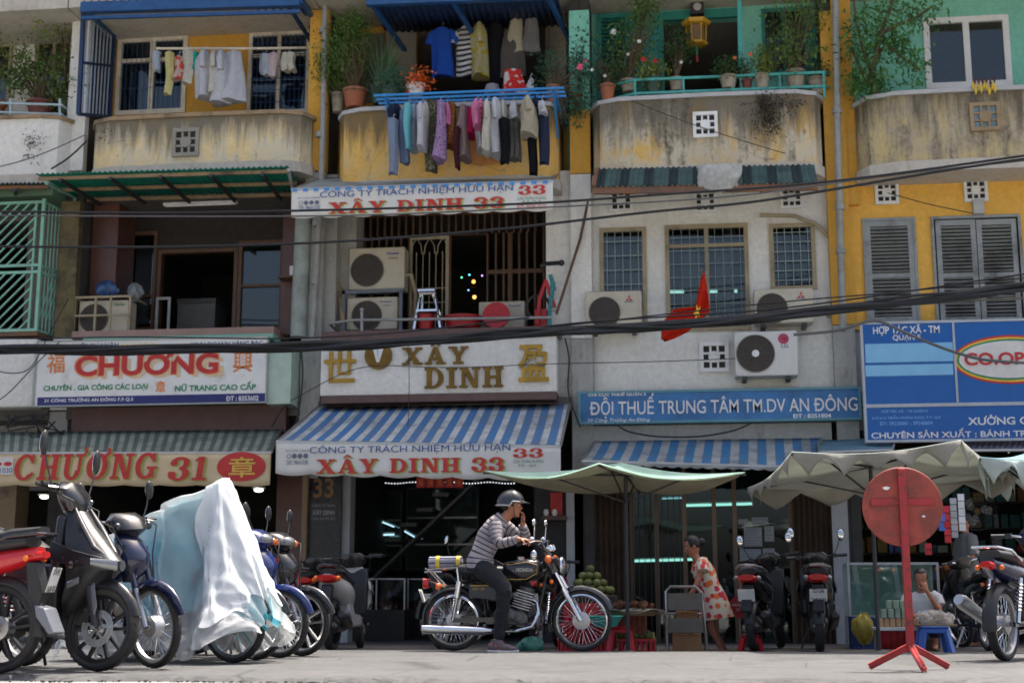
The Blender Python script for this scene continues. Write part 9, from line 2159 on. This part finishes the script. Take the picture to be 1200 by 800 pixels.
# seated seller, hand at her mouth
nk_, hc_ = V((.02, 0, .56)), V((.05, 0, .71)); sec = [(V((-.04, 0, .18)), (0, 1, 0), .15, .11), (V((-.02, 0, .32)), (0, 1, 0), .13, .095), (V((0, 0, .46)), (0, 1, 0), .15, .1), (V((.01, 0, .54)), (0, 1, 0), .13, .075), (nk_, (0, 1, 0), .055, .05)]
ts = MB(); torso(ts, [(V((-.04, 0, .15)), (0, 1, 0), .17, .13), (V((-.02, 0, .32)), (0, 1, 0), .15, .115), (V((0, 0, .45)), (0, 1, 0), .168, .118), (V((.005, 0, .53)), (0, 1, 0), .155, .095), (V((.01, 0, .56)), (0, 1, 0), .09, .07)], 26)
for sg in (-1, 1): ts.tube([V((0, sg * .11, .52)), V((.02, sg * .17, .49)), V((.05, sg * .2, .41))], [.07, .066, .06], 14)
pn = MB(); torso(pn, [(V((-.06, 0, .12)), (0, 1, 0), .16, .12), (V((-.04, 0, .2)), (0, 1, 0), .155, .12)])
for sg in (-1, 1): limb(pn, [V((-.02, sg * .09, .15)), V((.3, sg * .13, .24)), V((.26, sg * .13, .06))], [.085, .07, .06])
figure('girl in a white shirt seated behind the cake table with a hand at her mouth', at(1084, 17.1) + V((0, 0, .1)), R(258), hc_, nk_, sec, [[V((0, .15, .5)), V((.14, .2, .33)), V((.15, .06, .58))], [V((0, -.15, .5)), V((.1, -.2, .3)), V((.26, -.08, .3))]], [[V((-.02, .09, .15)), V((.3, .13, .24)), V((.26, .13, .0))], [V((-.02, -.09, .15)), V((.3, -.13, .24)), V((.26, -.13, .0))]], Matrix.Rotation(R(14), 3, 'Y'), SKIN2, [('shirt', ts, mat('shirt_white', rgb(196, 200, 204), .85)), ('trousers', pn, JEAN)], [(V((.15, .06, .58)), V((-.2, -.3, .9)), V((-.7, -.3, 0)), .8, .95, .1, False), (V((.26, -.08, .3)), V((.6, .8, 0)), V((0, 0, -1)), .4, .95, .1, True)], .98, 'bun')
sbox('low_bench', 'low wooden bench under the seated girl', 'bench', (1066, 748, 1100, 764), 17.05, .35, WOOD)
# dim man in the right shop
nk_, hc_ = V((.0, 0, 1.42)), V((.03, 0, 1.57)); sec = [(V((0, 0, .9)), (0, 1, 0), .16, .11), (V((0, 0, 1.05)), (0, 1, 0), .145, .1), (V((0, 0, 1.25)), (0, 1, 0), .175, .11), (V((0, 0, 1.37)), (0, 1, 0), .16, .08), (nk_, (0, 1, 0), .06, .055)]
sh2 = MB(); torso(sh2, [(V((0, 0, .85)), (0, 1, 0), .18, .13), (V((0, 0, 1.05)), (0, 1, 0), .165, .12), (V((0, 0, 1.25)), (0, 1, 0), .192, .128), (V((0, 0, 1.37)), (0, 1, 0), .178, .1), (V((0, 0, 1.43)), (0, 1, 0), .08, .07)], 24)
for sg in (-1, 1): sh2.tube([V((0, sg * .14, 1.36)), V((.01, sg * .2, 1.28)), V((.03, sg * .23, 1.14))], [.078, .07, .064], 14)
tr2 = MB(); torso(tr2, [(V((0, 0, .8)), (0, 1, 0), .17, .125), (V((0, 0, .92)), (0, 1, 0), .168, .12)])
for sg in (-1, 1): limb(tr2, [V((0, sg * .09, .82)), V((.03, sg * .1, .45)), V((0, sg * .1, .06))], [.1, .075, .062])
cp = MB(); cp.ell((-.015, 0, .045), (.108, .09, .09), 18, 10, z0=-.1); cp.grid(lambda u, v: V((.08 + .09 * v * math.cos((u - .5) * 2), .085 * math.sin((u - .5) * 2.2), .045 - .01 * v)), 10, 3)
_, Tm = head_mesh(hc_, Matrix.Rotation(R(10), 3, 'Y'))
figure('man in a grey shirt and dark cap standing in the dim right shop', at(1140, 18.9), R(195), hc_, nk_, sec, [[V((0, .18, 1.34)), V((.05, .25, 1.08)), V((.26, .18, 1.0))], [V((0, -.18, 1.34)), V((.05, -.25, 1.08)), V((.26, -.18, 1.0))]], [[V((0, .09, .82)), V((.03, .1, .45)), V((0, .1, .1))], [V((0, -.09, .82)), V((.03, -.1, .45)), V((0, -.1, .1))]], Matrix.Rotation(R(10), 3, 'Y'), SKIN, [('shirt', sh2, mat('shirt_grey', rgb(110, 112, 108), .85)), ('trousers', tr2, JEAN), ('cap', MB().merge(cp, Tm), BLACKPL)], [(V((.26, .18, 1.0)), V((.9, -.3, 0)), V((0, 0, -1)), .6, 1, .1, False), (V((.26, -.18, 1.0)), V((.9, .3, 0)), V((0, 0, -1)), .6, 1, .1, True)])
# a child's / seller's stock: yellow sack and blue bag by the cabinet
tag(obj('sack', lumpy(P(1012, 736, 17.3), (.12, .12, .16), 23, .15), mat('yellow_sack', rgb(160, 146, 60), .6)), 'yellow green sack slumped beside the glass cabinet', 'sack')
sbox('blue_crate', 'blue plastic crate left of the cake table', 'crate', (1000, 722, 1024, 764), 17.5, .4, mat('crate_blue', rgb(46, 76, 140), .5), lip=1)

lf = MB(); q = random.Random(91)
for k in range(46):
 p = V((q.uniform(-5, 5), q.uniform(8.9, 14.2), .006)); leaf_quad(lf, p, V((q.uniform(-1, 1), q.uniform(-1, 1), .05)), V((0, 0, 1)), q.uniform(.02, .05), .018, q.random())
struct(obj('fallen_leaves', lf, leafmat('dry_leaf', rgb(140, 104, 60)), smooth=0), 'stuff')
